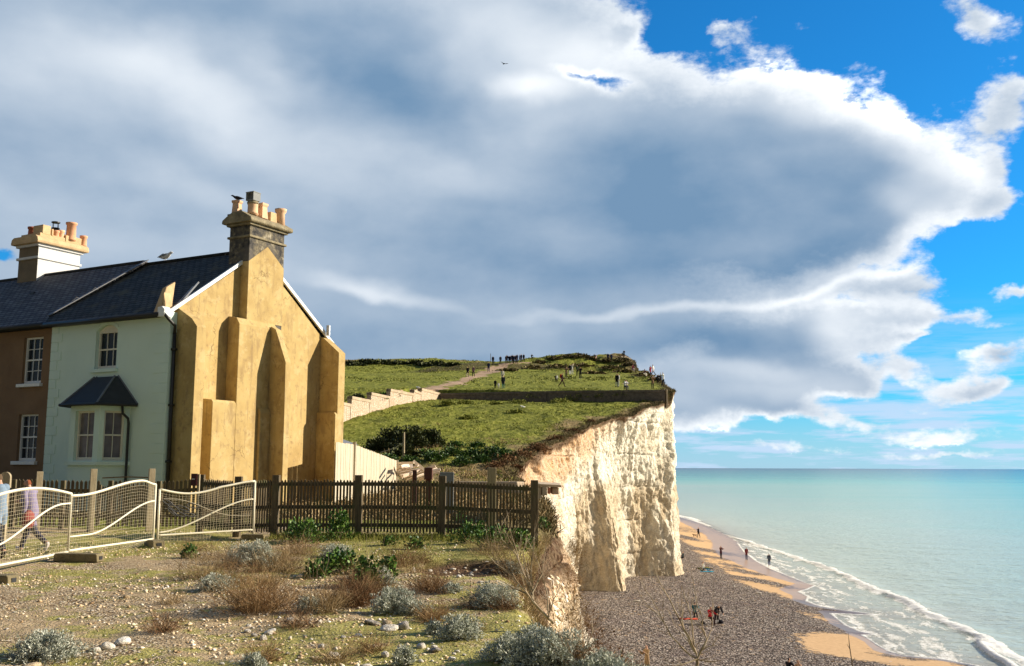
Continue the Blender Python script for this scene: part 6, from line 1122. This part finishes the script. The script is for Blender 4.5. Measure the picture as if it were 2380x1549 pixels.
for i, (px, py, w, h) in enumerate([(1255, 846, 40, 10), (1290, 838, 40, 10), (1320, 832, 40, 10), (1350, 832, 50, 12), (1375, 838, 30, 10), (1410, 842, 30, 10), (1445, 842, 40, 12), (1300, 856, 70, 10), (1240, 858, 60, 9), (1350, 852, 60, 9), (1420, 858, 60, 9), (1380, 870, 60, 8), (1450, 866, 50, 9), (1500, 874, 40, 9), (1180, 862, 50, 7), (1460, 850, 30, 7), (1520, 884, 26, 6)]):
    bush(px, py, w, h, 'low brown heath clump on the rough bank near the hilltop', 540+i, ML['heath'], 500, .35, name='heath_clump', grp='heath on the hilltop bank', lo=112.)
for i, (px, py, w, h, lb) in enumerate([(830, 935, 34, 18, 'lone dark bush on the hillside left of the stepped wall'), (870, 928, 60, 8, 'low green growth behind the top of the stepped wall, left part'), (895, 926, 50, 9, 'green growth behind the stepped wall beside the two walkers')]): bush(px, py, w, h, lb, 570+i, ML['gorse'] if i == 0 else ML['bramble'], 700, .22, lo=85.)
# ---------------------------------------------------------------- people
def rotx(v, a): c, s = math.cos(a), math.sin(a); return Vector((v[0], v[1]*c-v[2]*s, v[1]*s+v[2]*c))
_PC = {}
def figure(key, lean=0, legs=((0, 0), (0, 0)), arms=((.05, .25, .12), (.05, .25, .12)), sit=False, lie=False, fingers=False, head_turn=0, skirt=0, coat=0, twist=0):
    """skeleton -> one continuous body (skin modifier), plus clothing shells cut from it; faces -y. leg=(swing forward, knee bend), arm=(swing forward, elbow bend, out)"""
    if key in _PC: return _PC[key]
    J = []; Eg = []; Rg = []; Bn = []
    def j(p, r, par=None, reg=None, k=1.0):
        J.append(Vector(p)); Rg.append((r, r*k)); i = len(J)-1
        if par is not None: Eg.append((par, i)); Bn.append(reg)
        return i
    hz_ = .94; pel = j((0, 0, hz_), .135, k=.85)
    def tp(z, y=0): return Vector((0, 0, hz_))+rotx((0, y, z-hz_), lean)          # lean > 0 bends forward (toward -y)
    w = j(tp(1.10), .125, pel, 'top', .8); ch = j(tp(1.30), .15, w, 'top', .78); nk = j(tp(1.46), .058, ch, 'top'); n2 = j(tp(1.52), .052, nk, 'head'); hd = j(tp(1.60, -.015), .088, n2, 'head', 1.1); ht = j(tp(1.68, -.005), .07, hd, 'head', 1.1)
    j(tp(1.595, -.125), .014, hd, 'head'); 
    for s, (sw, bend, out) in zip((-1, 1), arms):
        S0 = tp(1.42)+Vector((s*.155, 0, 0)); a = j(S0, .062, ch, 'top'); L1, L2 = .28, .25
        d1 = rotx((math.sin(out)*s, 0, -math.cos(out)), -sw+lean*.3); e = S0+d1*L1; b = j(e, .046, a, 'top'); d2 = rotx(d1, -bend); d2 = Vector((d2.x*.3, d2.y, d2.z)).normalized(); wr = e+d2*L2; c = j(wr, .032, b, 'top'); h1 = j(wr+d2*.07, .036, c, 'hand', .6)
        if fingers:
            sd2 = Vector((s*0, 0, 0)); px_ = d2.cross(Vector((1, 0, 0))).normalized(); 
            for q, (off, ln) in enumerate(((-.027, .062), (-.009, .072), (.009, .068), (.026, .052))):
                f0 = wr+d2*.085+px_*off; f1 = f0+d2*ln*.55; f2 = f1+(d2*.8+Vector((-s*.35, 0, 0)))*ln*.5; i0 = j(f0, .010, h1, 'hand'); i1 = j(f1, .009, i0, 'hand'); j(f2, .0075, i1, 'hand')
            t0 = wr+d2*.03-px_*.035; i0 = j(t0, .012, c, 'hand'); j(t0+(d2*.6-px_*.6)*.05, .009, i0, 'hand')
        else: j(wr+d2*.15+Vector((0, 0, -.01)), .018, h1, 'hand')
    low = 9
    for s, (sw, bend) in zip((-1, 1), legs):
        H0 = Vector((s*.085, 0, .90)); a = j(H0, .088, pel, 'leg'); d1 = rotx((s*.03, 0, -1), -sw); k = H0+d1*.42; b = j(k, .060, a, 'leg'); d2 = rotx(d1, bend); an = k+d2*.40; c = j(an, .042, b, 'leg'); fwd = rotx(d2, -math.pi/2*.92) if not lie else rotx(d2, -1.2); 
        fwd = Vector((s*.12, fwd.y, fwd.z)).normalized()
        he = j(an+d2*.045-fwd*.02, .040, c, 'shoe'); j(an+d2*.05+fwd*.15, .030, he, 'shoe', .8); low = min(low, (an+d2*.09).z)
    me = bpy.data.meshes.new('sk'); me.from_pydata([tuple(v) for v in J], Eg, []); ob = bpy.data.objects.new('sk', me); COL.objects.link(ob); sk = ob.modifiers.new('s', 'SKIN'); sk.use_smooth_shade = True; sk.branch_smoothing = .6
    for i, d in enumerate(me.skin_vertices[0].data): d.radius = Rg[i]; d.use_root = (i == 0)
    sb = ob.modifiers.new('u', 'SUBSURF'); sb.levels = 1; dg = bpy.context.evaluated_depsgraph_get(); ev = ob.evaluated_get(dg).to_mesh(); n = len(ev.vertices); V = np.zeros(n*3); ev.vertices.foreach_get('co', V); V = V.reshape(-1, 3); Nn = np.array([tuple(v.normal) for v in ev.vertices]); F = [tuple(p.vertices) for p in ev.polygons]
    bpy.data.objects.remove(ob)
    A = np.array([tuple(J[a]) for a, b in Eg]); B = np.array([tuple(J[b]) for a, b in Eg]); rr = np.array([Rg[b][0] for a, b in Eg]); D = B-A; L2_ = (D*D).sum(1)
    t = np.clip(((V[:, None]-A[None])*D[None]).sum(2)/L2_, 0, 1); dist = np.linalg.norm(V[:, None]-A[None]-t[..., None]*D[None], axis=2)-rr*.6; near = dist.argmin(1); reg = np.array([{'top': 0, 'head': 1, 'hand': 2, 'leg': 3, 'shoe': 4}[Bn[k]] for k in near])
    hc = np.array(tuple(tp(1.60))); up = np.array(tuple(tp(1.7)))-hc; up /= np.linalg.norm(up); bk = np.array(tuple(rotx((0, 1, 0), lean))); rel = V-hc; hair = (reg == 1) & ((rel@up > .045) | ((rel@bk > .005) & (rel@up > -.06)))
    if lie:      # tip the whole figure on its back
        R3 = np.array([[1, 0, 0], [0, 0, -1], [0, 1, 0]], float).T; V = V@R3; Nn = Nn@R3; V[:, 2] -= V[:, 2].min()
    else: V[:, 2] -= V[:, 2].min()
    out = {}
    def shell(nm, mask, off, skirt_=0):
        fs = [f for f in F if all(mask[i] for i in f)]; u = sorted({i for f in fs for i in f}); mp = {a: b for b, a in enumerate(u)}; W2 = V[u]+Nn[u]*off
        m_ = bpy.data.meshes.new(nm); m_.from_pydata([tuple(x) for x in W2], [], [tuple(mp[i] for i in f) for f in fs]); 
        for p in m_.polygons: p.use_smooth = True
        m_.materials.append(None); out[nm] = m_
    zc = V[:, 2]
    shell('body', np.ones(n, bool), 0); top = (reg == 0) | ((reg == 3) & ((near == near) & (zc > zc.max()-1.0 if not (sit or lie) else False)))
    if coat and not (sit or lie): top = (reg == 0) | ((reg == 3) & (zc > .62))
    shell('jacket', top, .018); shell('trousers', (reg == 3) | ((reg == 0) & (near == 0)), .010); shell('shoes', reg == 4, .008); shell('hair', hair, .016); _PC[key] = out; return out
_CM = {}
def cloth(c, nm='cloth'):
    k = tuple(c)
    if k not in _CM: _CM[k] = simple('cloth_%d' % len(_CM), c, .15, 12, .9, .1)
    return _CM[k]
SK = (.50, .30, .21)
def person(p, rz, pose, top, leg, hair, label, group=None, sc=1.0, shoe=(.04, .035, .03), extra=None):
    M_ = figure(pose, **POSES[pose]); R = empty('person', p, rz, label, 'person', group); R.scale = (sc,)*3; b = None
    for nm, c in (('body', SK), ('jacket', top), ('trousers', leg), ('shoes', shoe), ('hair', hair)):
        o = bpy.data.objects.new(nm, M_[nm]); COL.objects.link(o); o.parent = R; o.material_slots[0].link = 'OBJECT'; o.material_slots[0].material = cloth(c)
    if extra: extra(R)
    return R
POSES = dict(
 stand={}, stand2=dict(legs=((.06, .0), (-.08, .06)), arms=((.15, .5, .15), (-.05, .2, .2))), phone=dict(arms=((.5, 1.7, .15), (.5, 1.7, .15)), legs=((.05, 0), (-.05, 0))), walk=dict(lean=.05, legs=((.42, .12), (-.35, .35)), arms=((-.4, .3, .12), (.4, .35, .12))),
 walk2=dict(lean=.06, legs=((-.30, .25), (.38, .08)), arms=((.35, .4, .1), (-.35, .3, .1))), coat=dict(coat=1, legs=((.1, 0), (-.1, .1))), point=dict(arms=((.1, .2, .1), (1.35, .1, .25)), legs=((.2, .05), (-.2, .1))), handsup=dict(arms=((1.6, 1.7, .35), (1.6, 1.7, .35)), legs=((.12, 0), (-.12, 0))),
 sit=dict(sit=True, lean=.25, legs=((1.75, 1.75), (1.65, 1.65)), arms=((.9, .7, .15), (.9, .7, .15))), sitlong=dict(sit=True, lean=-.12, legs=((1.55, .25), (1.6, .9)), arms=((-.5, .1, .2), (.5, .8, .15))), crouch=dict(sit=True, lean=.6, legs=((1.6, 2.2), (1.3, 2.1)), arms=((.9, .6, .1), (.9, .6, .1))),
 lie=dict(lie=True, legs=((.05, .05), (1.0, 1.6)), arms=((.0, .1, .2), (2.6, .9, .3))), bend=dict(lean=1.15, legs=((.15, .1), (-.1, .12)), arms=((1.0, .3, .1), (1.0, .3, .1))), big_walk=dict(lean=.30, fingers=True, legs=((.55, .15), (-.45, .55)), arms=((.7, .9, .1), (-.3, .5, .12))), big_stand=dict(lean=.18, fingers=True, legs=((.35, .1), (-.3, .35)), arms=((.6, .8, .1), (.1, .5, .12))))
BLK = (.014, .014, .02); NAVY = (.02, .03, .075); WHT = (.75, .75, .75); CRM = (.62, .60, .54); BRN = (.13, .07, .04); JN = (.06, .09, .16); BLD = (.5, .33, .15); RED = (.42, .04, .03)
def zb(x, y): return (1460+x/7.933)/1.3458, (1090+y/7.933)/1.3458
def zc_(x, y): return (1700+x/5.6667)/1.3458, (1090+y/5.6667)/1.3458
def hp(px, py, *a, lo=112., **k): p = Vector(Wh(px, py, lo=lo)); p.z -= .03; return person(p, *a, **k)
def pack(col, z=1.25):
    def f(R): o = MB().lathe([(.08, -.2), (.15, -.15), (.16, .1), (.10, .22), (.03, .25)], (0, .17, z), 10, .7).build('backpack', cloth(col), R, True)
    return f
G1 = 'walkers on the skyline track'
hp(*zb(20, 715), 2.9, 'walk', BLK, (.3, .25, .2), BRN, 'walker in a dark coat on the track, left of the fair-haired one', sc=1.0); hp(*zb(165, 705), 3.3, 'walk2', (.10, .06, .07), (.03, .02, .025), (.8, .78, .7), 'walker with white hair and dark clothes on the lower track')
hp(*zb(540, 590), 3.1, 'coat', NAVY, NAVY, BRN, 'walker in a long navy coat on the middle of the track', sc=1.08)
for i, (x, y, c, lb) in enumerate([(650, 410, BLK, 'leftmost dark walker on the skyline, beside the sign post'), (835, 395, BLK, 'second dark walker on the skyline, apart from the main group'), (975, 388, BLK, 'dark walker at the left end of the skyline group'), (1000, 375, NAVY, 'walker close behind the left end of the skyline group')]): hp(*zb(x, y), 3.0+.2*i, ['stand', 'walk', 'walk2', 'stand2'][i % 4], c, BLK, BLK, lb, G1, lo=150.)
for i, (x, y) in enumerate([(1050, 380), (1080, 378), (1110, 372), (1140, 376), (1165, 378), (1190, 368), (1215, 372), (1250, 362)]): hp(*zb(x, y), 2.6+.3*(i % 4), ['stand', 'walk', 'walk2', 'coat'][i % 4], [BLK, NAVY, (.03, .02, .025)][i % 3], BLK, BLK, 'dark figure in the close group of walkers on the skyline', G1, lo=150., sc=.95+.03*(i % 4))
hp(*zb(1310, 348), 1.8, 'walk', NAVY, JN, BRN, 'walker stepping left at the right of the skyline group', G1, lo=150.); hp(*zb(1350, 342), 2.4, 'coat', BLK, BLK, BLK, 'tall figure third from the right end of the skyline walkers', G1, lo=150.); hp(*zb(1412, 344), 2.8, 'coat', BLK, BLK, BLK, 'dark figure second from the right on the skyline', G1, lo=150.); hp(*zb(1610, 288), 2.8, 'sit', BLK, BLK, BLK, 'lone dark figure low on the skyline, at the far right of the walkers', G1, lo=150.)
hp(*zb(885, 830), .2, 'coat', CRM, CRM, BRN, 'person in a long cream coat standing above the retaining wall')
def atp(px, y, *a, **k): p = P2(px, y, -.02); return person(p, *a, **k)
atp(1168.5, 120.3, .1, 'coat', (.03, .035, .05), (.05, .16, .13), BRN, 'person in dark jacket and green trousers just behind the retaining wall', sc=1.0)
atp(1150, 120.2, .4, 'stand', BLK, BLK, BLK, 'child with dark hat at the left of the trio behind the wall', sc=.72); atp(1157.5, 119.9, .2, 'stand', WHT, (.5, .45, .4), (.15, .06, .04), 'small child in white between the trio behind the wall', sc=.5)
hp(*zc_(330, 680), 1.7, 'walk', (.05, .025, .03), (.06, .03, .03), BLK, 'person with a red backpack walking right across the grass field', extra=pack(RED), sc=1.08)
hp(*zc_(217, 603), .3, 'stand', BLK, BLK, BRN, 'small child in black on the grass, left of the backpack walker', sc=.6); hp(*zc_(237, 602), .3, 'stand', WHT, BLK, BRN, 'small child in white on the grass, left of the backpack walker', sc=.6)
hp(*zc_(405, 530), .3, 'phone', (.20, .13, .10), BLK, BLK, 'person in tan top and black trousers in the field group', shoe=WHT); hp(*zc_(470, 472), .2, 'stand2', BLK, WHT, BLK, 'person in black top and white trousers in the field group'); hp(*zc_(505, 472), -.4, 'handsup', WHT, WHT, BRN, 'person all in white with raised arms in the field group')
hp(*zc_(600, 487), .3, 'stand', (.05, .07, .04), (.04, .05, .03), BLK, 'person in dark green at the right of the field group'); hp(*zc_(653, 545), .1, 'phone', BLK, BLK, BLK, 'person in black with white shoes nearest in the field group', shoe=WHT, sc=1.05)
hp(*zc_(1300, 685), -.5, 'coat', BLK, (.5, .52, .5), BLK, 'person in black jacket and pale trousers alone right of the field'); hp(*zc_(1322, 684), -.5, 'stand', WHT, (.5, .52, .5), BRN, 'person in white close beside the one in black and pale trousers', sc=1.0)
hp(*zc_(1442, 748), .6, 'sit', WHT, (.1, .1, .12), (.7, .6, .5), 'left one of two people sitting on the grass by the retaining wall', lo=110.); hp(*zc_(1478, 748), -.6, 'sit', (.6, .5, .45), BLK, BLD, 'right one of two people sitting on the grass by the retaining wall', lo=110.)
hp(*zc_(1143, 245), 2.9, 'stand', NAVY, NAVY, BLK, 'left person of the pair standing on the hilltop bank'); hp(*zc_(1205, 247), 3.3, 'stand2', NAVY, BLK, BRN, 'right person of the pair standing on the hilltop bank', sc=1.05)
hp(*zc_(1428, 175), 2.9, 'phone', BLK, BLK, BLK, 'dark person standing near the farthest white cliff top'); hp(*zc_(1388, 175), 2.0, 'sit', (.02, .05, .04), BLK, BLK, 'crouched person beside the one at the farthest cliff top')
hp(*zc_(895, 205), .4, 'sit', BLK, (.4, .15, .1), BLK, 'left of two people sitting on the hilltop bank'); hp(*zc_(930, 210), -.5, 'sitlong', (.6, .5, .45), (.5, .3, .25), BRN, 'right of two people sitting on the hilltop bank')
hp(*zc_(1575, 425), .4, 'sit', (.25, .05, .08), (.3, .25, .28), BRN, 'person in dark red sitting before the white notch of the cliff', sc=1.15); hp(*zc_(1598, 405), -.8, 'stand2', BLK, (.5, .3, .33), BLK, 'person standing behind the dark red sitter near the cliff notch', sc=.9)
hp(*zc_(1780, 498), .9, 'sit', (.08, .04, .05), CRM, BRN, 'person sitting on the grass against the nearer white cliff notch'); hp(*zc_(1898, 492), -2.4, 'coat', (.30, .05, .07), NAVY, BRN, 'person in a red top standing near the cliff edge', sc=1.0); hp(*zc_(1945, 490), -1.9, 'walk', WHT, JN, BLK, 'person in a white top and jeans beside the one in red', sc=1.12)
hp(*zc_(1935, 718), .2, 'phone', (.32, .20, .13), (.03, .03, .03), BLK, 'person in a brown jacket on the grass near the cliff corner', lo=110.); hp(*zc_(2125, 665), -1.2, 'handsup', WHT, BLK, BRN, 'person in white raising a camera near the cliff corner', lo=110.); hp(*zc_(2090, 600), -1.0, 'sit', BLK, BLK, BLK, 'dark figure crouching left of the one with the camera', lo=110.); hp(*zc_(2010, 620), .5, 'crouch', BLK, BLK, BLK, 'dark crouching figure between the brown jacket and the camera holder', lo=110.)
person(Vector((*P2(912, 102.6, 0).xy, P2(912, 102.6).z)), -.5, 'sit', (.35, .4, .62), (.3, .3, .4), (.8, .78, .75), 'person in pale blue resting behind the stepped wall'); person(P2(903, 102.2), -.2, 'sit', CRM, CRM, BRN, 'person in cream resting behind the stepped wall')
# sign posts on the skyline, gulls on the grass
for x, y, h, lb in ((597, 345, 1.7, 'leaning thin post at the left of the skyline walkers'), (797, 300, 1.8, 'thin upright post between the skyline walkers')):
    p = Vector(Wh(*zb(x, y+5), lo=150.)); m = MB(); m.tube([(0, 0, -.2), (-.05, 0, h)], [.07, .05], 6); o = m.build('track_post', MT['fence'], None); o.location = p; tag(o, lb, 'post')
p = Vector(Wh(972, 905, lo=90.)); bird('seagull', p, .9, 1.6, MT['gullw'], MT['gullw'], 'white bird standing on the worn track above the stepped wall')
p = Vector(Wh(1215, 950, lo=60.)); bird('seagull', p, 2.2, 1.4, MT['gullw'], MT['gullw'], 'white bird on the grass below the retaining wall')
# --- the beach
def zs(x, y): return (2100+x/5.95)/1.3458, (1600+y/5.95)/1.3458
def zt_(x, y): return (2100+x/5.174)/1.3458, (1860+y/5.174)/1.3458
def bp(q, *a, **k): p = Vector(Wb(*q)); p.z -= .02; return person(p, *a, **k)
bp(zs(508, 490), -1.2, 'point', BLK, (.03, .03, .05), BLK, 'dark figure pointing out to sea with a dog beside', sc=1.05); bp(zs(925, 876), .3, 'phone', (.07, .02, .03), BLK, BRN, 'person in maroon top on the sand, hands together')
bp(zs(1400, 905), .15, 'stand2', (.16, .03, .035), (.025, .04, .09), BLK, 'person in red top and blue shorts standing at the foam edge'); bp(zs(1822, 1022), 3.0, 'walk', (.05, .06, .09), (.04, .05, .12), BRN, 'paddler in a dark blue shirt walking in the foam', shoe=SK)
bp(zs(100, 708), -.8, 'sit', BRN, BLK, BLK, 'dark figure sitting behind the yellow one at the cliff foot'); bp(zs(140, 715), -.9, 'sit', (.62, .34, .02), BLK, BLK, 'person in a yellow top sitting near the cliff foot')
bp(zs(140, 900), -1.2, 'sit', (.22, .02, .03), (.15, .02, .03), BRN, 'person in dark red sitting on the shingle', sc=1.1); bp(zs(215, 912), -1.3, 'sitlong', (.03, .05, .06), BLK, BRN, 'person in dark clothes sitting with legs stretched beside the dark red one')
bp(zs(30, 460), -1.2, 'sitlong', (.12, .05, .04), BLK, BLK, 'person half hidden by the cliff foot, sitting on the beach')
bp(zs(470, 1110), 1.55, 'lie', (.25, .22, .08), (.12, .14, .05), BLK, 'sunbather in olive lying on the shingle'); bp(zs(600, 1120), 1.9, 'sitlong', CRM, (.02, .25, .42), BRN, 'sunbather with knees up and blue shorts')
def towel(q, w, l, rz, col, lb):
    p = Vector(Wb(*q)); m = MB(); n = 8; V = []; 
    for i in range(n+1):
        for j_ in range(n+1): V.append((w*(i/n-.5), l*(j_/n-.5), .06+.02*math.sin(i*1.7+j_)+.015*math.cos(j_*2.1)))
    m.add(V+[(x, y, z-.02) for x, y, z in V], [(i*(n+1)+j_, (i+1)*(n+1)+j_, (i+1)*(n+1)+j_+1, i*(n+1)+j_+1) for i in range(n) for j_ in range(n)]+[((n+1)**2+i*(n+1)+j_, (n+1)**2+i*(n+1)+j_+1, (n+1)**2+(i+1)*(n+1)+j_+1, (n+1)**2+(i+1)*(n+1)+j_) for i in range(n) for j_ in range(n)])
    o = m.build('towel', cloth(col), None, True); o.location = p; o.rotation_euler = (0, 0, rz); return tag(o, lb, 'towel')
towel(zs(660, 1130), 1.6, .9, .1, (.02, .30, .50), 'bright blue towel under the sunbathers'); towel(zt_(270, 405), 1.5, .8, -.1, (.62, .10, .06), 'orange-red towel left of the teal-backed sitter')
bp(zt_(380, 405), 2.8, 'sit', (.02, .10, .13), BLK, BLK, 'person in teal sitting with back to us on the shingle', sc=1.1); bp(zt_(620, 490), .4, 'sit', (.48, .03, .04), (.05, .03, .03), BLK, 'person in bright red sitting on the shingle', sc=1.15); bp(zt_(735, 480), .1, 'bend', BLK, (.6, .6, .62), BLK, 'person in black with pale legs bending over beside the red sitter', sc=1.15)
p = Vector(Wb(*zt_(790, 475))); m = MB(); m.lathe([(.2, 0), (.26, .1), (.18, .26), (.05, .3)], (0, 0, 0), 10, .6); o = m.build('bag', cloth(BLK), None, True); o.location = p; tag(o, 'black bag lying right of the bending person', 'bag'); p = Vector(Wb(*zt_(505, 478))); m = MB(); m.lathe([(.16, 0), (.2, .08), (.12, .2), (.03, .23)], (0, 0, 0), 10, .7); o = m.build('bag', cloth(BLK), None, True); o.location = p; tag(o, 'small black bag left of the red sitter', 'bag')
def headp(px, py, h, *a, **k): p = Vector(Wz(px, py, 1.15+h)); p.z = beach_z(p.x, p.y)-.02; return person(p, *a, **k)
headp(*zt_(1880, 1018), .88, 2.4, 'sit', BLK, JN, BLK, 'dark-haired person in black cut by the bottom edge, leftmost of three'); headp(*zt_(2090, 1030), .88, -1.2, 'sit', (.42, .28, .19), JN, BRN, 'person in a tan top at the bottom edge, middle of three'); headp(*zt_(2270, 1130), .88, 2.0, 'sit', BRN, BLK, BLK, 'dark head at the bottom edge, rightmost of three')
headp(1503, 1492, 1.70, -1.0, 'phone', (.30, .20, .11), (.2, .14, .08), (.12, .05, .03), 'person with auburn hair standing below the cliff, behind the yellowish shrub')
# dog
def quad(p, rz, label):
    J = [(0, .22, .36), (0, 0, .37), (0, -.24, .38), (0, -.34, .48), (0, -.44, .50), (0, -.53, .47), (0, .30, .42), (0, .40, .50)]; E_ = [(0, 1), (1, 2), (2, 3), (3, 4), (4, 5), (0, 6), (6, 7)]; R_ = [.075, .085, .10, .055, .06, .025, .025, .012]
    for s in (-1, 1):
        b = len(J); J += [(s*.06, -.22, .26), (s*.06, -.22, .14), (s*.06, -.24, .02), (s*.06, .22, .26), (s*.06, .18, .17), (s*.06, .27, .12), (s*.06, .25, .02), (s*.035, -.40, .57)]; E_ += [(2, b), (b, b+1), (b+1, b+2), (0, b+3), (b+3, b+4), (b+4, b+5), (b+5, b+6), (4, b+7)]; R_ += [.045, .026, .022, .055, .032, .022, .022, .012]
    me = bpy.data.meshes.new('dog'); me.from_pydata(J, E_, []); ob = bpy.data.objects.new('dog_body', me); COL.objects.link(ob); ob.modifiers.new('s', 'SKIN').use_smooth_shade = True
    for d, r in zip(me.skin_vertices[0].data, R_): d.radius = (r, r)
    me.skin_vertices[0].data[1].use_root = True; me.skin_vertices[0].data[0].use_root = False; ob.modifiers.new('u', 'SUBSURF').levels = 1; ev = bpy.data.meshes.new_from_object(ob.evaluated_get(bpy.context.evaluated_depsgraph_get())); bpy.data.objects.remove(ob); ev.materials.clear(); ev.materials.append(cloth((.12, .07, .04)))
    o = bpy.data.objects.new('dog', ev); COL.objects.link(o); o.location = p; o.rotation_euler = (0, 0, rz); tag(o, label, 'dog')
quad(Vector(Wb(*zs(440, 480))), -1.3, 'brown dog standing beside the pointing figure')
# pale stones / litter on the beach
for i, (q, lb) in enumerate(((zs(290, 705), 'white stone above the dark red sitter on the beach'), (zs(665, 915), 'white object on the sand left of the maroon-topped person'), (zt_(-560, 120), 'white stick-like stone alone on the shingle near the cliff'), (q6(620, 972), 'white stone at the border of sand and shingle'))):
    p = Vector(Wb(*q)); o = bpy.data.objects.new('stone', SMESH[i]); COL.objects.link(o); o.location = p+Vector((0, 0, .08)); o.scale = (.32, .14, .12); tag(o, lb, 'stone')
# --- the two people behind the barrier
pB = P2(84, 17.4); person(pB, -1.9, 'big_walk', (.24, .21, .32), (.05, .05, .08), (.22, .07, .035), 'person in a lilac jacket with auburn hair striding behind the first barrier panel', sc=.80, shoe=(.6, .55, .55))
def bag(R): 
    m = MB(); m.lathe([(.10, 0), (.15, .08), (.14, .3), (.05, .38)], (.24, .12, .50), 10, .6); m.build('shoulder_bag', cloth((.26, .07, .06)), R, True)
for c in list(bpy.data.objects):
    if c.get('label', '').startswith('person in a lilac'): bag(c)
pA = P2(8, 16.6); person(pA, -2.1, 'big_stand', (.20, .27, .36), (.04, .04, .05), (.12, .08, .05), 'person in a pale blue jacket at the left edge behind the first barrier panel', sc=.84)
